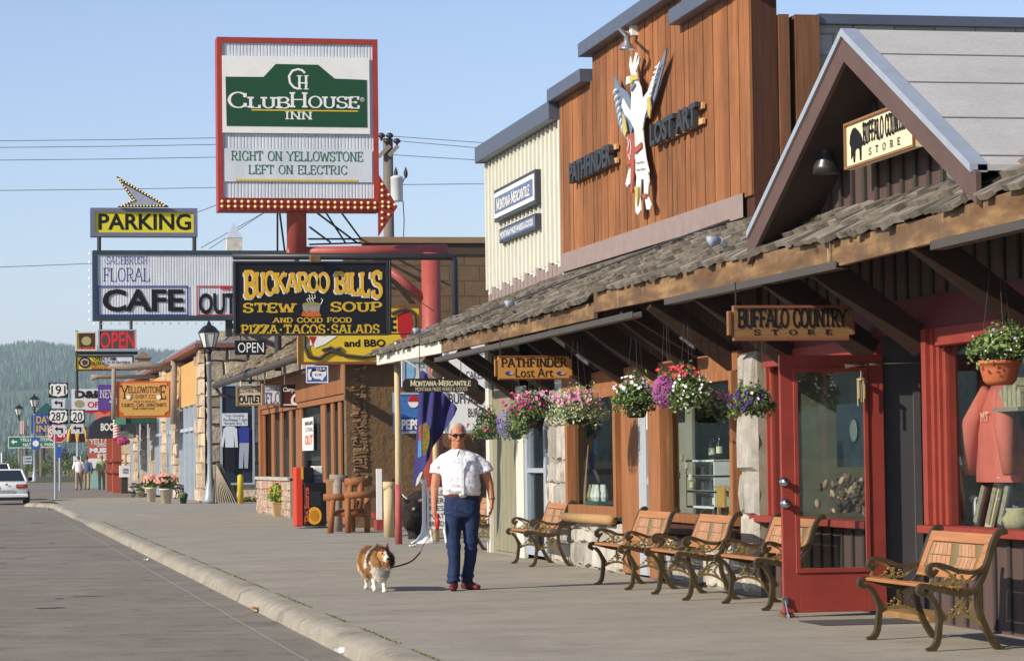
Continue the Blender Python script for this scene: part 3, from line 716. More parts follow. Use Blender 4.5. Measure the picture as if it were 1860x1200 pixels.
# ground floor
def head(y): return 2.16
WY = {k: yw(k) for k in (1000, 1040, 1112, 1133, 1165, 1180, 1193, 1211, 1348, 1352, 1382)}
zs = .64
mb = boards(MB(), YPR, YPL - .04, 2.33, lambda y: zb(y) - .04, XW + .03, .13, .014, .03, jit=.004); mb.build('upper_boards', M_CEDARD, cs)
mb = MB(); mb.box(XW - .06, XW + .06, WY[1352], YPL - .06, 2.14, 2.33); mb.build('header_beam', M_CEDARP, cs, bevel=.005)
rst = random.Random(8)
for a, b_, z0, z1, X_s, hh in ((WY[1040] - .02, WY[1000] + .02, .02, 2.2, XW - .02, (.2, .45, .25, .5, .05)), (WY[1382], WY[1352] + .02, .02, 2.3, XW - .02, (.18, .6, .3, .6, .045)), (WY[1133], WY[1040] - .05, .02, zs - .08, XW, (.12, .3, .3, .7, .06)), (WY[1352] + .05, WY[1211], .02, zs - .16, XW, (.12, .3, .3, .6, .05))):
    mb = MB(); mb.cur = 1; mb.box(X_s, X_s + .2, a, b_, 0, z1); mb.cur = 0; stones(mb, a, b_, z0, z1, X_s, rst, *hh); mb.build('stonework', [M_STONE, M_MORTAR], cs)
window(cs, 'window', WY[1133], WY[1040] - .02, zs, 2.14, XW, M_CEDARP, .12, .1)
w2 = window(cs, 'window', WY[1348], WY[1211], zs, 2.14, XW, M_CEDARP, .09, .1)
MB().tube([(XW - .12, WY[1133] + .1, zs - .03), (XW - .12, WY[1040] + .02, zs - .04)], .06, 10).build('log_sill', M_LOG, cs, smooth=True)
MB().box(XW - .1, XW + .04, WY[1352], WY[1211], zs - .12, zs - .02).build('sill', M_CEDARD, cs)
mb = boards(MB(), WY[1165] - .02, WY[1133], 0.02, 2.14, XW + .02, .36, .006, .05); mb.build('plank_panel', M_CEDARP, cs, bevel=.004)
mb = MB(); mb.box(XW - .1, XW + .1, WY[1211], WY[1193], .02, 2.14); mb.build('door_post', M_CEDARP, cs, bevel=.006)
mb = MB(); mb.box(XW - .04, XW + .06, WY[1180], WY[1165] - .03, .03, 2.14); mb.box(XW - .03, XW + .04, WY[1193], WY[1180], .03, .2); mb.box(XW - .03, XW + .04, WY[1193], WY[1180], 1.02, 1.1)
dd = mb.build('door', mat('white_door_frame', '#a2a7ad', .5, .06, 5), cs)
MB().box(XW + .0, XW + .008, WY[1193], WY[1180], .2, 2.14).build('pane', M_GLASS, dd)
MB().box(XW - .045, XW - .04, WY[1193] + .06, WY[1193] + .26, 1.62, 1.9).build('notice', M_WHITE, dd)
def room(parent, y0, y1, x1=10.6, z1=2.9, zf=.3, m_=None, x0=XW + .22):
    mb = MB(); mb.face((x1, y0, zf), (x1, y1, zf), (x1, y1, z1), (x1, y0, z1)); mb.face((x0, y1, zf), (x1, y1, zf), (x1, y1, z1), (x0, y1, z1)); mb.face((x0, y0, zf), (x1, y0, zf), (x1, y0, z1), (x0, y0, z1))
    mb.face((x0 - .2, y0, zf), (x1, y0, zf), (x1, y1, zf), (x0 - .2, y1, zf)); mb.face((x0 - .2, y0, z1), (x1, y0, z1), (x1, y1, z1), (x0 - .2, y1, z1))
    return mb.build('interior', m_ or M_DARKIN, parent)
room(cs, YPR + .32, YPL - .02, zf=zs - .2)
# pale display screens standing behind the panes
p0, p1 = yw(1258, XW + .12), yw(1213, XW + .12)
MB().box(XW + .12, XW + .15, p0, p1, zs, 1.95).build('display_board', mat('screen_tan', '#8a8170', .9, .1, 4), cs)
# ------------------------------------------------------------------ the cream shop
cr = thing('cream_shop', 'narrow cream shop with ribbed upper wall and dark blue metal roof edge', 'shop', (XW, (pa.y + pb.y) / 2, 0))
YCL, YCR = pa.y - .1, pb.y + .02
zcr = atX(940, 262, XW).z
mb = MB(); mb.box(XW, XW + .2, YCR, YCL, 2.2, zcr); mb.box(XW + .2, 18, YCL - .2, YCL, 0, zcr); mb.build('wall', M_CREAM, cr)
mb = MB(); n = 19
for i in range(n + 1):
    y = YCR + .03 + (YCL - YCR - .06) * i / n; mb.box(XW - .035, XW, y - .03, y + .03, zb(y) + (.2 if i % 3 else .12), zcr - .02)
mb.build('battens', M_CREAMT, cr)
mb = MB(); mb.box(XW - .16, XW + .3, YCR + .04, YCL + .08, zcr - .01, zcr + .22); mb.build('parapet_cap', M_CAP, cr, bevel=.006)
mb = MB()
for i in range(n):
    a = YCR + .06 + (YCL - YCR - .12) * i / n; b_ = a + (YCL - YCR - .12) / n * .8; mb.box(XW - .022, XW - .001, a, b_, zb(a) + .02, zb(a) + .12 + .05 * ((i * 7) % 3))
mb.build('flashing', M_FLASH, cr)
MB().box(XW + .2, 18, YCR, YCL - .2, zcr - .5, zcr - .35).build('flat_roof', M_ROOFG, cr)
mb = MB(); mb.box(XW, XW + .2, yw(946), YCL, 0, zb(YCL) + .1); mb.box(XW, XW + .2, WY[1000] + .02, yw(946), 2.2, zb(YCR)); mb.build('lower_wall', M_SAGE, cr)
mb = boards(MB(), yw(946), YCL - .4, 0.05, 3.3, XW, .3, .012, .02); mb.build('lower_boards', M_SAGE, cr)
MB().box(XW - .06, XW, YCL - .22, YCL + .02, 0, 3.2).build('trim', M_CREAMT, cr, bevel=.004); MB().box(XW - .06, XW, yw(958), yw(945), 0, 2.3).build('trim', M_CREAMT, cr, bevel=.004)
wn = window(cr, 'door', WY[1000] + .1, yw(960), .06, 2.2, XW, M_ALU, .12, .05, ())
MB().box(XW - .04, XW + .03, WY[1000] + .22, yw(960) - .12, 1.14, 1.2).build('crossbar', M_ALU, wn)
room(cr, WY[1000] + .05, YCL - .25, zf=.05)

# ------------------------------------------------------------------ the brown store with red trim at the near end
XB = XW + .06
st = thing('gabled_store', 'brown board store with red painted windows, open red door and a gabled dormer', 'store', (XB, 20, 0))
YA0, YA1 = yw(1595, XB), yw(1383, XB)              # far window
YD0, YD1 = yw(1692, XB), YA0 - .02                  # doorway
YN1 = YD0; YN0 = 13.0
zsill, zhead = .74, 2.20
mb = MB(); mb.box(XB, XB + .18, YA0, YA1, 0, zsill - .04); mb.box(XB, XB + .18, YN0, YN1 - .0, 0, zsill - .04)
mb.box(XB, XB + .18, YN0, YA1, zhead + .12, 3.5); mb.cur = 1
for y in [YN0 + .1 + .3 * i for i in range(60)]:
    if y < YA1 - .05:
        mb.box(XB - .02, XB, y - .025, y + .025, zhead + .35, zb(y) - .05)
        if (YA0 + .05 < y < YA1 - .03) or y < YN1 - .1: mb.box(XB - .02, XB, y - .025, y + .025, .02, zsill - .06)
mb.build('wall', [M_BROWN, M_GREYB], st)
mb = MB(); mb.box(XB - .04, XB, YN0, YA1, zhead + .08, zhead + .33); mb.build('header', mat('shade_toned_red_header', '#5d2427', .6, .1, 4), st)  # red trim with the shade under the awning mixed into its colour
mb = MB()
for a, b_ in ((YA0 + .02, YA1 + .0), (YN0, YN1 + .0)): MB().box(XB - .13, XB + .12, a, b_, zsill - .04, zsill + .02).build('sill', M_REDS, st, bevel=.004)
def redwin(y0, y1):
    mb = MB(); fr_ = [(0, .09, .0), (.09, .15, .04), (.15, .20, .07), (.2, .26, .1)]
    for a, b_, d_ in fr_:
        mb.box(XB - .07 + d_, XB + .12, y0 + a, y0 + b_, zsill + .02, zhead + .08); mb.box(XB - .07 + d_, XB + .12, y1 - b_, y1 - a, zsill + .02, zhead + .08)
    mb.box(XB - .05, XB + .1, y0 + .26, y1 - .26, zhead - .06, zhead + .08)
    o = mb.build('window', M_REDS, st, bevel=.004)
    MB().box(XB + .06, XB + .066, y0 + .26, y1 - .26, zsill + .02, zhead - .06).build('pane', M_GLASS, o)
redwin(YA0, YA1); redwin(YN0, YN1)
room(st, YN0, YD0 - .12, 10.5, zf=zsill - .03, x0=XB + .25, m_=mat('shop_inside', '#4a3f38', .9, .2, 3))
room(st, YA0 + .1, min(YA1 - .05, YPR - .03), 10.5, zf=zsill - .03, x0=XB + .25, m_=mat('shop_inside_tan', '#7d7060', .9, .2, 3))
mb = MB(); mb.box(XB + .05, XB + 1.3, YA0 - .03, YA0 + .09, 0, 2.5); MB().box(XB + .05, XB + 1.3, YD0 - .11, YD0 - .02, 0, 2.5).build('door_reveal', mat('grey_blue_reveal', '#4b494a', .7, .12, 4), st)
for x in (XB + .3, XB + .55, XB + .82): mb.box(x, x + .06, YA0 - .05, YA0 - .03, 0, 2.4)
mb.build('door_reveal', mat('grey_blue_reveal', '#4b494a', .7, .12, 4), st)
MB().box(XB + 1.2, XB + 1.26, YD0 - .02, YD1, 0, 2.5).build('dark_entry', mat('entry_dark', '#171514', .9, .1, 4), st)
mb = MB(); mb.box(XB - .05, XB + .3, YD0, YD1 - .03, 0.0, .05); mb.build('threshold', mat('worn_threshold', '#8c6a45', .8, .3, 4), st)
# the red door, swung open at right angles to the front
HD = atZ(1617, 1116); OU = atZ(1421, 1120)
yd = (HD.y + OU.y) / 2; xh, xo = HD.x - .02, OU.x; zb0 = .035; zt = atY(1412, 645, yd).z
mb = MB(); gx0, gx1 = atY(1448, 900, yd).x, atY(1572, 900, yd).x; gz0, gz1 = atY(1500, 1033, yd).z, atY(1500, 673, yd).z
t = .022
mb.box(xo, gx0, yd - t, yd + t, zb0, zt); mb.box(gx1, xh, yd - t, yd + t, zb0, zt); mb.box(gx0, gx1, yd - t, yd + t, zb0, gz0); mb.box(gx0, gx1, yd - t, yd + t, gz1, zt)
door = mb.build('door', M_RED, st, bevel=.003)
mb = MB()
for (a, b_, c_, d_) in ((gx0 - .028, gx0 + .012, gz0 - .028, gz1 + .028), (gx1 - .012, gx1 + .028, gz0 - .028, gz1 + .028)): mb.box(a, b_, yd - .036, yd - .022, c_, d_)
for (c_, d_) in ((gz0 - .028, gz0 + .012), (gz1 - .012, gz1 + .028)): mb.box(gx0 + .012, gx1 - .012, yd - .036, yd - .022, c_, d_)
mb.build('glazing_bead', M_REDS, door, bevel=.004)
MB().box(gx0, gx1, yd - .004, yd + .004, gz0, gz1).build('pane', glass('door_glass', refl=.25), door)
M_CHROME = mat('chrome', '#c9cbd0', .18, .05, 5, metal=1.0)
for (px, py, r) in ((1422, 875, .034), (1424, 914, .036)):
    p = atY(px, py, yd); MB().lathe([(r * 1.15, -.024), (r * 1.2, -.03), (r * .75, -.036), (r * .7, -.055), (r, -.066), (r * .95, -.082), (.001, -.09)], (p.x, yd, p.z), 16, 'y').build('knob' if r > .035 else 'deadbolt', M_CHROME, door, smooth=True)
p, q = atY(1540, 664, yd - .05), atY(1604, 660, yd - .02)
mb = MB(); mb.tube([p, p + (q - p) * .45], .013, 8); mb.tube([p + (q - p) * .45, p + (q - p) * .6], .007, 8); mb.tube([p + (q - p) * .6, q], .012, 8); mb.tube([q, (xh + .5, yd + .02, q.z + .01)], .006, 6)
mb.box(p.x - .02, p.x + .02, yd - .05, yd - .02, p.z - .02, p.z + .02); mb.build('closer', mat('brass_closer', '#b9a57c', .4, .1, 5, metal=.6), door, smooth=True)
p = atY(1427, 1090, yd - .05); mb = MB(); mb.box(p.x - .02, p.x + .02, yd - .05, yd - .022, p.z - .03, p.z + .03); mb.tube([p, (p.x + .01, yd - .09, .01)], .008, 8); mb.tube([(p.x + .01, yd - .09, .03), (p.x + .012, yd - .095, .0)], .018, 8); mb.build('door_stop', M_CHROME, door)
mb = MB(); mb.add([(xo - .02, yd - .12, 0), (xo + .09, yd - .12, 0), (xo + .09, yd + .1, 0), (xo - .02, yd + .1, 0), (xo + .09, yd + .1, .045), (xo - .0, yd + .1, .045)], [(0, 1, 4, 5), (1, 2, 4), (2, 3, 5, 4), (3, 0, 5), (0, 3, 2, 1)]); tag(mb.build('door_wedge', mat('wedge_wood', '#6a4c30', .8, .2, 5)), 'small wooden wedge under the outer corner of the open red door', 'wedge')
# gabled dormer over the awning
c_ = 6.36
ap, gl, gr = atX(1543, 52, c_), atX(1367, 430, c_), atX(1776, 288, c_)
yc, hw = (gl.y + gr.y) / 2, (gl.y - gr.y) / 2; ze_ = (gl.z + gr.z) / 2; za = ap.z; XG = 6.74
sl = V((0, hw, ze_ - za)).normalized()
def gpt(x, s, k, d): # point on the roof: side s, k from ridge (0) to eave (1), d below the surface
    return V((x, yc + s * hw * k, za + (ze_ - za) * k)) + V((0, -s * sl.z * -1 * 0, 0)) + V((0, 0, -d / abs(sl.y)))
for s in (1, -1):
    mb = MB(); q = [gpt(c_, s, 0, 0), gpt(c_, s, 1, 0), gpt(14, s, 1, 0), gpt(14, s, 0, 0)]; q2 = [gpt(c_, s, 0, .035), gpt(c_, s, 1, .035), gpt(14, s, 1, .035), gpt(14, s, 0, .035)]
    mb.add(q + q2, [(0, 1, 2, 3), (7, 6, 5, 4), (0, 4, 5, 1), (1, 5, 6, 2), (2, 6, 7, 3)]); mb.build('dormer_roof', M_ROOFG, st)
    mb = MB()
    for k in (.2, .42, .68, .94): mb.add([gpt(c_ + .02, s, k, -.004), gpt(c_ + .02, s, k + .008, -.004), gpt(13.9, s, k + .008, -.004), gpt(13.9, s, k, -.004)], [(0, 1, 2, 3)])
    mb.build('roofing_lap', mat('lap_line', '#6f6c69', .9, .1, 5), st)
    mb = MB(); q = [gpt(c_ - .035, s, 0, .03), gpt(c_ - .035, s, 1.02, .03), gpt(c_ - .035, s, 1.02, .215), gpt(c_ - .035, s, 0, .215)]
    mb.add(q + [p + V((.035, 0, 0)) for p in q], [(0, 1, 2, 3), (7, 6, 5, 4), (0, 4, 5, 1), (1, 5, 6, 2), (2, 6, 7, 3), (3, 7, 4, 0)]); mb.build('rake_board', M_BROWNT, st)
    mb = MB(); q = [gpt(c_ - .055, s, 0, -.006), gpt(c_ - .055, s, 1.0, -.006), gpt(c_ - .055, s, 1.0, .045), gpt(c_ - .055, s, 0, .045)]
    mb.add(q + [p + V((.12, 0, 0)) for p in q], [(0, 1, 2, 3), (0, 4, 5, 1), (1, 5, 6, 2), (2, 6, 7, 3)]); mb.build('drip_edge', mat('galvanised_edge', '#b9bec4', .4, .1, 5, metal=.5), st)
    mb = MB(); mb.add([gpt(c_, s, 0, .20), gpt(c_, s, 1, .20), gpt(XG, s, 1, .20), gpt(XG, s, 0, .20)], [(0, 1, 2, 3)]); mb.build('soffit', mat('dark_soffit', '#3a2d29', .8, .15, 4), st)
mb = MB(); mb.add([(XG, yc - hw, 2.85), (XG, yc + hw, 2.85), (XG, yc + hw, ze_ - .1), (XG, yc, za - .1), (XG, yc - hw, ze_ - .1)], [(0, 1, 2, 3, 4)]); mb.cur = 1
for i in range(19):
    y = yc - hw + .2 + i * .29
    if y < yc + hw - .1: mb.box(XG - .025, XG - .001, y - .028, y + .028, 2.9, za - .24 - abs(y - yc) * (za - ze_) / hw)
mb.build('gable_wall', [M_BROWN, M_GREYB], st)
MB().box(9.9, 17, YN0, YA1, 3.3, 3.45).build('flat_roof', M_ROOFG, st)
p = atX(1500, 302, XG - .2); mb = MB(); mb.tube([(p.x, p.y, p.z + .42), (p.x, p.y, p.z + .2)], .03, 10); mb.lathe([(.1, .42), (.1, .40), (.03, .38), (.001, .38)][::-1], p, 16); mb.lathe([(.03, .25), (.05, .22), (.055, .12), (.06, .08), (.1, .0), (.105, -.06), (.09, -.055), (.001, -.03)], p, 16)
mb.build('gable_lamp', mat('dark_lamp', '#55514e', .35, .1, 5, metal=.7), st, smooth=True)
p = atX(1609, 30, 11.0); mb = MB(); mb.tube([(11, yc, za + .0), (11, yc, za + .2)], .035, 8); mb.lathe([(.14, 0), (.06, .08), (.05, .1)], (11, yc, za - .02), 12); mb.build('vent_pipe', M_ALU, st)
tag(MB().add([(HD.x - .95, HD.y - 1.2, .004), (HD.x - .1, HD.y - 1.2, .004), (HD.x - .1, HD.y - .5, .004), (HD.x - .95, HD.y - .5, .004)], [(0, 1, 2, 3)]).build('door_mat', mat('rubber_mat', '#4d4a47', .9, .1, 20)), 'dark rubber mat on the sidewalk in front of the doorway', 'mat')
# ------------------------------------------------------------------ signs
def em(pts, wt, closed=False):
    P = [uv(f, *p) for p in pts]; ribbon(mb, [V(p) for p in P], wt, .8, closed, lambda p, z: O + f.ux * p.x + f.uy * p.y + f.n * (z + len(mb.f) * .0001), 0, (1, 1))
def chain(mb, x, y, z0, z1): mb.tube([(x, y, z0), (x, y, z1)], .006, 5)
def notched(f, t, z=0, grow=0, nt_=.045, mb=None):
    w_, h_ = f.w / 2 + grow, f.h / 2 + grow; k = nt_
    return outline(f, [(-w_ + k, -h_), (w_ - k, -h_), (w_ - k, -h_ + k), (w_, -h_ + k), (w_, h_ - k), (w_ - k, h_ - k), (w_ - k, h_), (-w_ + k, h_), (-w_ + k, h_ - k), (-w_, h_ - k), (-w_, -h_ + k), (-w_ + k, -h_ + k)], t, z, mb, px=False)
M_INK = mat('black_lettering', '#141214', .6, .05, 5); M_GOLD = mat('gold_lettering', '#d7a52c', .5, .08, 6); M_WHT = mat('white_lettering', '#e6e4de', .5, .03, 6)
M_STEEL = mat('dark_steel', '#3c3a3a', .5, .15, 5, metal=.3)
M_REDINK = mat('red_lettering', '#b32224', .5, .05, 5); M_BLUEINK = mat('blue_lettering', '#2d3a8c', .5, .05, 5)
M_SIGNWOOD = wood('carved_sign_wood', '#7c5c3a', 'x', .3, .1, bmp=.6)
M_TAN = mat('tan_sign', '#bd8640', .6, .06, 5)
# carved wooden sign of the brown store
f = frY(1320, 555, 1549, 619, 21.45)
t = thing('hanging_sign', 'carved brown wooden sign with black letters hanging beside the top of red door', 'sign', f.c)
notched(f, .05).build('board', M_SIGNWOOD, t, bevel=.004)
mb = rim(f, .02, .012, .05, box=(0, 0, f.w - .1, f.h)); mb = rim(f, .02, .012, .05, mb, box=(0, 0, f.w, f.h - .09)); mb = MB()
for s in (1, -1):
    mb.obox(f.c + f.uy * s * (f.h / 2 - .012) - V((0, .056, 0)), V((f.w / 2 - .05, 0, 0)), V((0, 0, .010)), V((0, .006, 0)))
    mb.obox(f.c + f.ux * s * (f.w / 2 - .012) - V((0, .056, 0)), V((.010, 0, 0)), V((0, 0, f.h / 2 - .05)), V((0, .006, 0)))
mb.build('moulding', mat('sign_edge', '#7d4b35', .6, .1, 5), t)
text('lettering', 'BUFFALO COUNTRY', f, (1338, 562, 1534, 594), M_INK, t, 'serif', z=.054, wt=.24, ct=.55, serif=.07, st=.16, gap=.08)
text('lettering', 'S  T  O  R  E', f, (1367, 599, 1508, 608), M_INK, t, 'serif', z=.054, wt=.2, serif=.12)
mb = MB(); chain(mb, atY(1335, 540, 21.45).x, 21.43, f.c.z + f.h / 2, 2.72); chain(mb, atY(1535, 540, 21.45).x, 21.43, f.c.z + f.h / 2, 2.9); mb.build('chain', M_STEEL, t)
# tan sign
f = frY(898, 646, 1039, 689, 31.7)
t = thing('hanging_sign', 'tan sign with two blue oval emblems hanging over the pink petunias', 'sign', f.c)
notched(f, .04, nt_=.04).build('board', M_TAN, t, bevel=.003)
mb = MB(); w_, h_ = f.w / 2, f.h / 2
for s in (1, -1):
    mb.obox(f.c + f.uy * s * (h_ - .008) - V((0, .045, 0)), V((w_ - .04, 0, 0)), V((0, 0, .006)), V((0, .004, 0))); mb.obox(f.c + f.ux * s * (w_ - .008) - V((0, .045, 0)), V((.006, 0, 0)), V((0, 0, h_ - .04)), V((0, .004, 0)))
mb.build('edge', mat('sign_edge2', '#6b3a22', .6, .1, 5), t)
text('lettering', 'PATHFINDER', f, (910, 651, 1028, 666), M_INK, t, 'serif', z=.044, wt=.2, serif=.1)
text('lettering', 'Lost Art', f, (935, 668, 1003, 685), M_INK, t, z=.044)
mb = MB()
for px, sgn in ((923, 1), (1016, 1)):
    a, b = uv(f, px, 678); el = [(a + .045 * math.cos(k * .35), b + .022 * math.sin(k * .35)) for k in range(18)]; outline(f, el, .004, .042, mb, px=False)
mb.build('emblem', M_BLUEINK, t)
mb = MB()
for px in (923, 1016):
    a, b = uv(f, px, 678)
    for k in (-1, 0, 1): mb.obox(f.c + f.ux * (a + .03) + f.uy * (b + k * .009) + f.n * .048, f.ux * .02, f.uy * .0022, f.n * .001)
mb.build('emblem_stripe', M_WHT, t)
mb = MB(); chain(mb, atY(908, 640, 31.7).x, 31.68, f.c.z + f.h / 2, 2.75); chain(mb, atY(1028, 640, 31.7).x, 31.68, f.c.z + f.h / 2, 3.1); mb.build('chain', M_STEEL, t)
# dark narrow sign
f = frY(731, 687, 868, 712, 36.2); D = 36.2
t = thing('hanging_sign', 'narrow dark sign with cream letters hanging in front of the purple flag', 'sign', f.c)
w_, h_ = f.w / 2, f.h / 2
outline(f, [(-w_, -h_ * .5), (-w_ + .04, -h_), (w_ - .04, -h_), (w_, -h_ * .5), (w_, h_ * .5), (w_ - .04, h_), (-w_ + .04, h_), (-w_, h_ * .5)], .04, 0, px=False).build('board', mat('dark_sign', '#2c2620', .6, .15, 5), t, bevel=.003)
M_CRL = mat('cream_lettering', '#d8cfae', .6, .05, 5)
text('lettering', 'MONTANA*MERCANTILE', f, (745, 690, 854, 700.5), M_CRL, t, 'serif', z=.044, wt=.24, serif=.05, gap=.1, bigfirst=1.25)
text('lettering', 'MONTANA MADE WARES & GOODS', f, (754, 703, 848, 710), M_CRL, t, z=.044)
mb = MB(); 
for px in (762, 837): p = atY(px, 690, D); chain(mb, p.x, D - .02, f.c.z + h_, 2.95)
mb.build('chain', M_STEEL, t)
# board on the gable
XQ = XG - .2
f = frX(1543, 197, 1735, 306, XQ)
A, B = atX(1543, 226, XQ), atX(1548, 308, XQ); zt_, zb_ = A.z, B.z; y0 = A.y; y1 = y0 - 1.56
f.c = V((XQ, (y0 + y1) / 2, (zt_ + zb_) / 2)); f.w = 1.56; f.h = zt_ - zb_
t = thing('gable_sign', 'cream sign with black letters and bison silhouette inside the dormer gable', 'sign', f.c)
MB().box(XQ + .02, XG, f.c.y - .3, f.c.y - .2, f.c.z - .05, f.c.z + .05).build('bracket', M_STEEL, t); MB().box(XQ + .02, XG, f.c.y + .5, f.c.y + .6, f.c.z - .05, f.c.z + .05).build('bracket', M_STEEL, t)
panel(f, .05, .03).build('board', mat('cream_sign', '#e3d7ae', .6, .05, 5), t)
rim(f, .018, .02, .03).build('frame', mat('sign_orange_edge', '#8a6240', .6, .1, 5), t)
hh = f.h
text('lettering', 'BUFFALO COUNTRY', f, (.14, .05, 1.0, .15), M_INK, t, 'serif', z=.036, wt=.25, ct=.55, serif=.07, st=.16, gap=.08, px=False)
text('lettering', 'S  T  O  R  E', f, (.12, -.095, .7, .05), M_INK, t, 'serif', z=.036, wt=.2, px=False)
bis = [(a * .8 + .14, b_ * .72) for a, b_ in [(-.98, -.15), (-.98, -.03), (-1.02, .02), (-1.0, .1), (-.93, .16), (-.86, .17), (-.78, .13), (-.7, .08), (-.66, .03), (-.65, -.04), (-.68, -.05), (-.69, -.19), (-.72, -.19), (-.73, -.08), (-.8, -.05), (-.86, -.07), (-.88, -.19), (-.91, -.19), (-.92, -.09)]]
outline(f, bis, .006, .032, px=False).build('bison_silhouette', M_INK, t)

# wall signs on the two false fronts
f = frX(905, 335, 975, 390, XW - .06)
A, B = atX(905, 375, XW - .06), atX(978, 345, XW - .06)
def wallsign(px0, pt0, pb0, px1, pt1, pb1, X):
    a, b_, c_, d_ = atX(px0, pt0, X), atX(px0, pb0, X), atX(px1, pt1, X), atX(px1, pb1, X)
    f = frX(px0, pt0, px1, pb1, X); f.c = (a + b_ + c_ + d_) / 4; f.w = abs(a.y - c_.y); f.h = ((a.z - b_.z) + (c_.z - d_.z)) / 2; return f
M_SLATE = mat('slate_blue_sign', '#5f6f8f', .5, .06, 5); M_DGREY = mat('dark_grey_edge', '#3f4147', .5, .1, 5)
f = wallsign(904, 345, 402, 979, 309, 373, XW - .05)
t = thing('wall_sign', 'large blue and white framed sign on the cream ribbed wall', 'sign', f.c)
panel(f, .09, .05).build('board', M_DGREY, t); mb = panel(f, .01, .06, -.05); mb.build('white_border', M_WHT, t)
panel(f, .006, .066, -.11).build('blue_field', M_SLATE, t); W_, H_ = f.w, f.h
text('lettering', 'MONTANA*MERCANTILE', f, (0, 0, W_ * .8, H_ * .36), M_WHT, t, 'serif', z=.07, wt=.19, serif=.04, gap=.1, bigfirst=1.25, px=False)
f = wallsign(912, 414, 440, 978, 390, 417, XW - .05)
t = thing('wall_sign', 'small narrow slate blue sign under the framed sign on cream wall', 'sign', f.c)
panel(f, .08, .04).build('board', M_DGREY, t); panel(f, .006, .046, -.03).build('blue_field', M_SLATE, t)
text('lettering', 'MONTANA MADE WARES & GOODS', f, (0, 0, f.w * .9, f.h * .45), M_WHT, t, z=.05, px=False, bold=.02)
M_IRON = mat('dark_cut_letters', '#34363a', .5, .1, 5)
for s, a, lab in (('PATHFINDER', (1044, 296, 332, 1120, 261, 301), 'dark cut-out letters on cedar wall left of the dancer figure'), ('LOST ART', (1192, 221, 265, 1276, 190, 230), 'dark cut-out letters on cedar wall right of the dancer figure')):
    f = wallsign(*a, XW - .06)
    t = thing('raised_lettering', lab, 'sign', f.c)
    mb = MB()
    for k in (.32, -.32): mb.obox(f.c + f.uy * f.h * k + f.n * .0, f.ux * (f.w / 2 + .05), f.uy * .03, f.n * .015)
    mb.build('rail', mat('tan_rail', '#c29a6b', .6, .1, 5), t)
    text('letters', s, f, (0, 0, f.w, f.h), M_IRON, t, z=.045, bold=.035, dep=.03, px=False)
# painted cut-out dancer
X = XW - .10; f = frX(1118, 90, 1215, 395, X)
t = thing('dancer_cutout', 'painted cut-out of a winged ceremonial dancer mounted on the cedar wall', 'wall figure', f.c)
Mw = mat('figure_white', '#dcdcd6', .6, .06, 8); Mg = mat('figure_grey', '#6b7688', .6, .1, 8); My = mat('figure_yellow', '#b9a95f', .6, .1, 8); Mr = mat('figure_red', '#a2533f', .6, .15, 12)
def zp(pts): return [(1080 + a / 3.159, 40 + b / 3.159) for a, b in pts]
def fig(name, pts, z, m_, tt=.014): outline(f, zp(pts), tt, z).build(name, m_, t)
fig('wing', [(118, 305), (150, 370), (195, 405), (222, 470), (235, 560), (215, 650), (190, 678), (165, 640), (140, 580), (126, 500), (118, 400)], 0, Mg)
fig('wing', [(420, 150), (408, 230), (380, 340), (360, 420), (330, 510), (305, 550), (295, 480), (300, 440), (330, 380), (352, 310), (385, 230)], 0, Mg)
fig('body', [(228, 340), (262, 330), (282, 380), (290, 445), (325, 395), (350, 325), (358, 360), (335, 450), (305, 540), (292, 620), (298, 690), (310, 780), (328, 860), (318, 900), (262, 905), (248, 840), (250, 720), (246, 620), (225, 570), (190, 530), (172, 480), (180, 440), (200, 480), (225, 520), (228, 440)], .022, Mw)
fig('feather', [(228, 310), (215, 250), (220, 200), (232, 260), (252, 175), (262, 190), (250, 250), (272, 200), (278, 215), (250, 290), (262, 310), (262, 335), (228, 345), (195, 360), (200, 315)], .02, Mw)
fig('headdress', [(228, 320), (240, 300), (268, 310), (272, 285), (275, 330), (250, 335), (232, 360)], .044, My)
fig('feather_tip', [(330, 440), (344, 430), (352, 500), (346, 555), (334, 520)], .046, My)
fig('feather_tip', [(190, 530), (204, 580), (212, 630), (205, 660), (190, 630)], .046, My)
fig('shawl', [(205, 650), (240, 635), (248, 700), (248, 800), (205, 825), (203, 740)], .03, Mr)
fig('sash', [(250, 730), (296, 690), (298, 720), (262, 755), (250, 750)], .046, Mr); fig('sash', [(238, 800), (254, 780), (252, 900), (246, 985), (234, 975)], .046, Mr)
fig('tail', [(205, 830), (240, 800), (236, 900), (215, 950), (188, 950), (196, 890)], .0, Mg)
fig('tail_feather', [(212, 850), (236, 830), (226, 920), (205, 945), (195, 930)], .022, Mw)
fig('leg', [(258, 890), (285, 890), (280, 950), (276, 1010), (282, 1080), (265, 1106), (252, 1090), (250, 1000)], .02, Mw)
fig('leg', [(298, 890), (322, 850), (328, 920), (320, 1000), (342, 1050), (335, 1075), (315, 1075), (303, 1000)], .02, Mw)
fig('leg_band', [(303, 985), (322, 985), (322, 1010), (304, 1010)], .044, Mr); fig('leg_band', [(256, 945), (278, 945), (276, 1020), (272, 1060), (264, 1000)], .044, My)
mb = MB(); O = f.c + f.n * .05
for pts, w_ in [([(150 + k * 6, 385 + k * 34), (135 + k * 7, 395 + k * 36), (130 + k * 8, 412 + k * 36)], .022) for k in range(7)] + [([(400 - k * 9, 230 + k * 30), (388 - k * 9, 255 + k * 30), (372 - k * 8, 262 + k * 30)], .022) for k in range(6)]: em(zp(pts), w_)
for pts, w_ in [([(214, 660), (222, 700), (214, 740)], .02), ([(228, 670), (236, 720), (228, 770)], .02), ([(218, 760), (230, 790)], .02)]: em(zp(pts), w_)
mb.build('feather_line', Mw, t); mb = MB(); O = f.c + f.n * .052
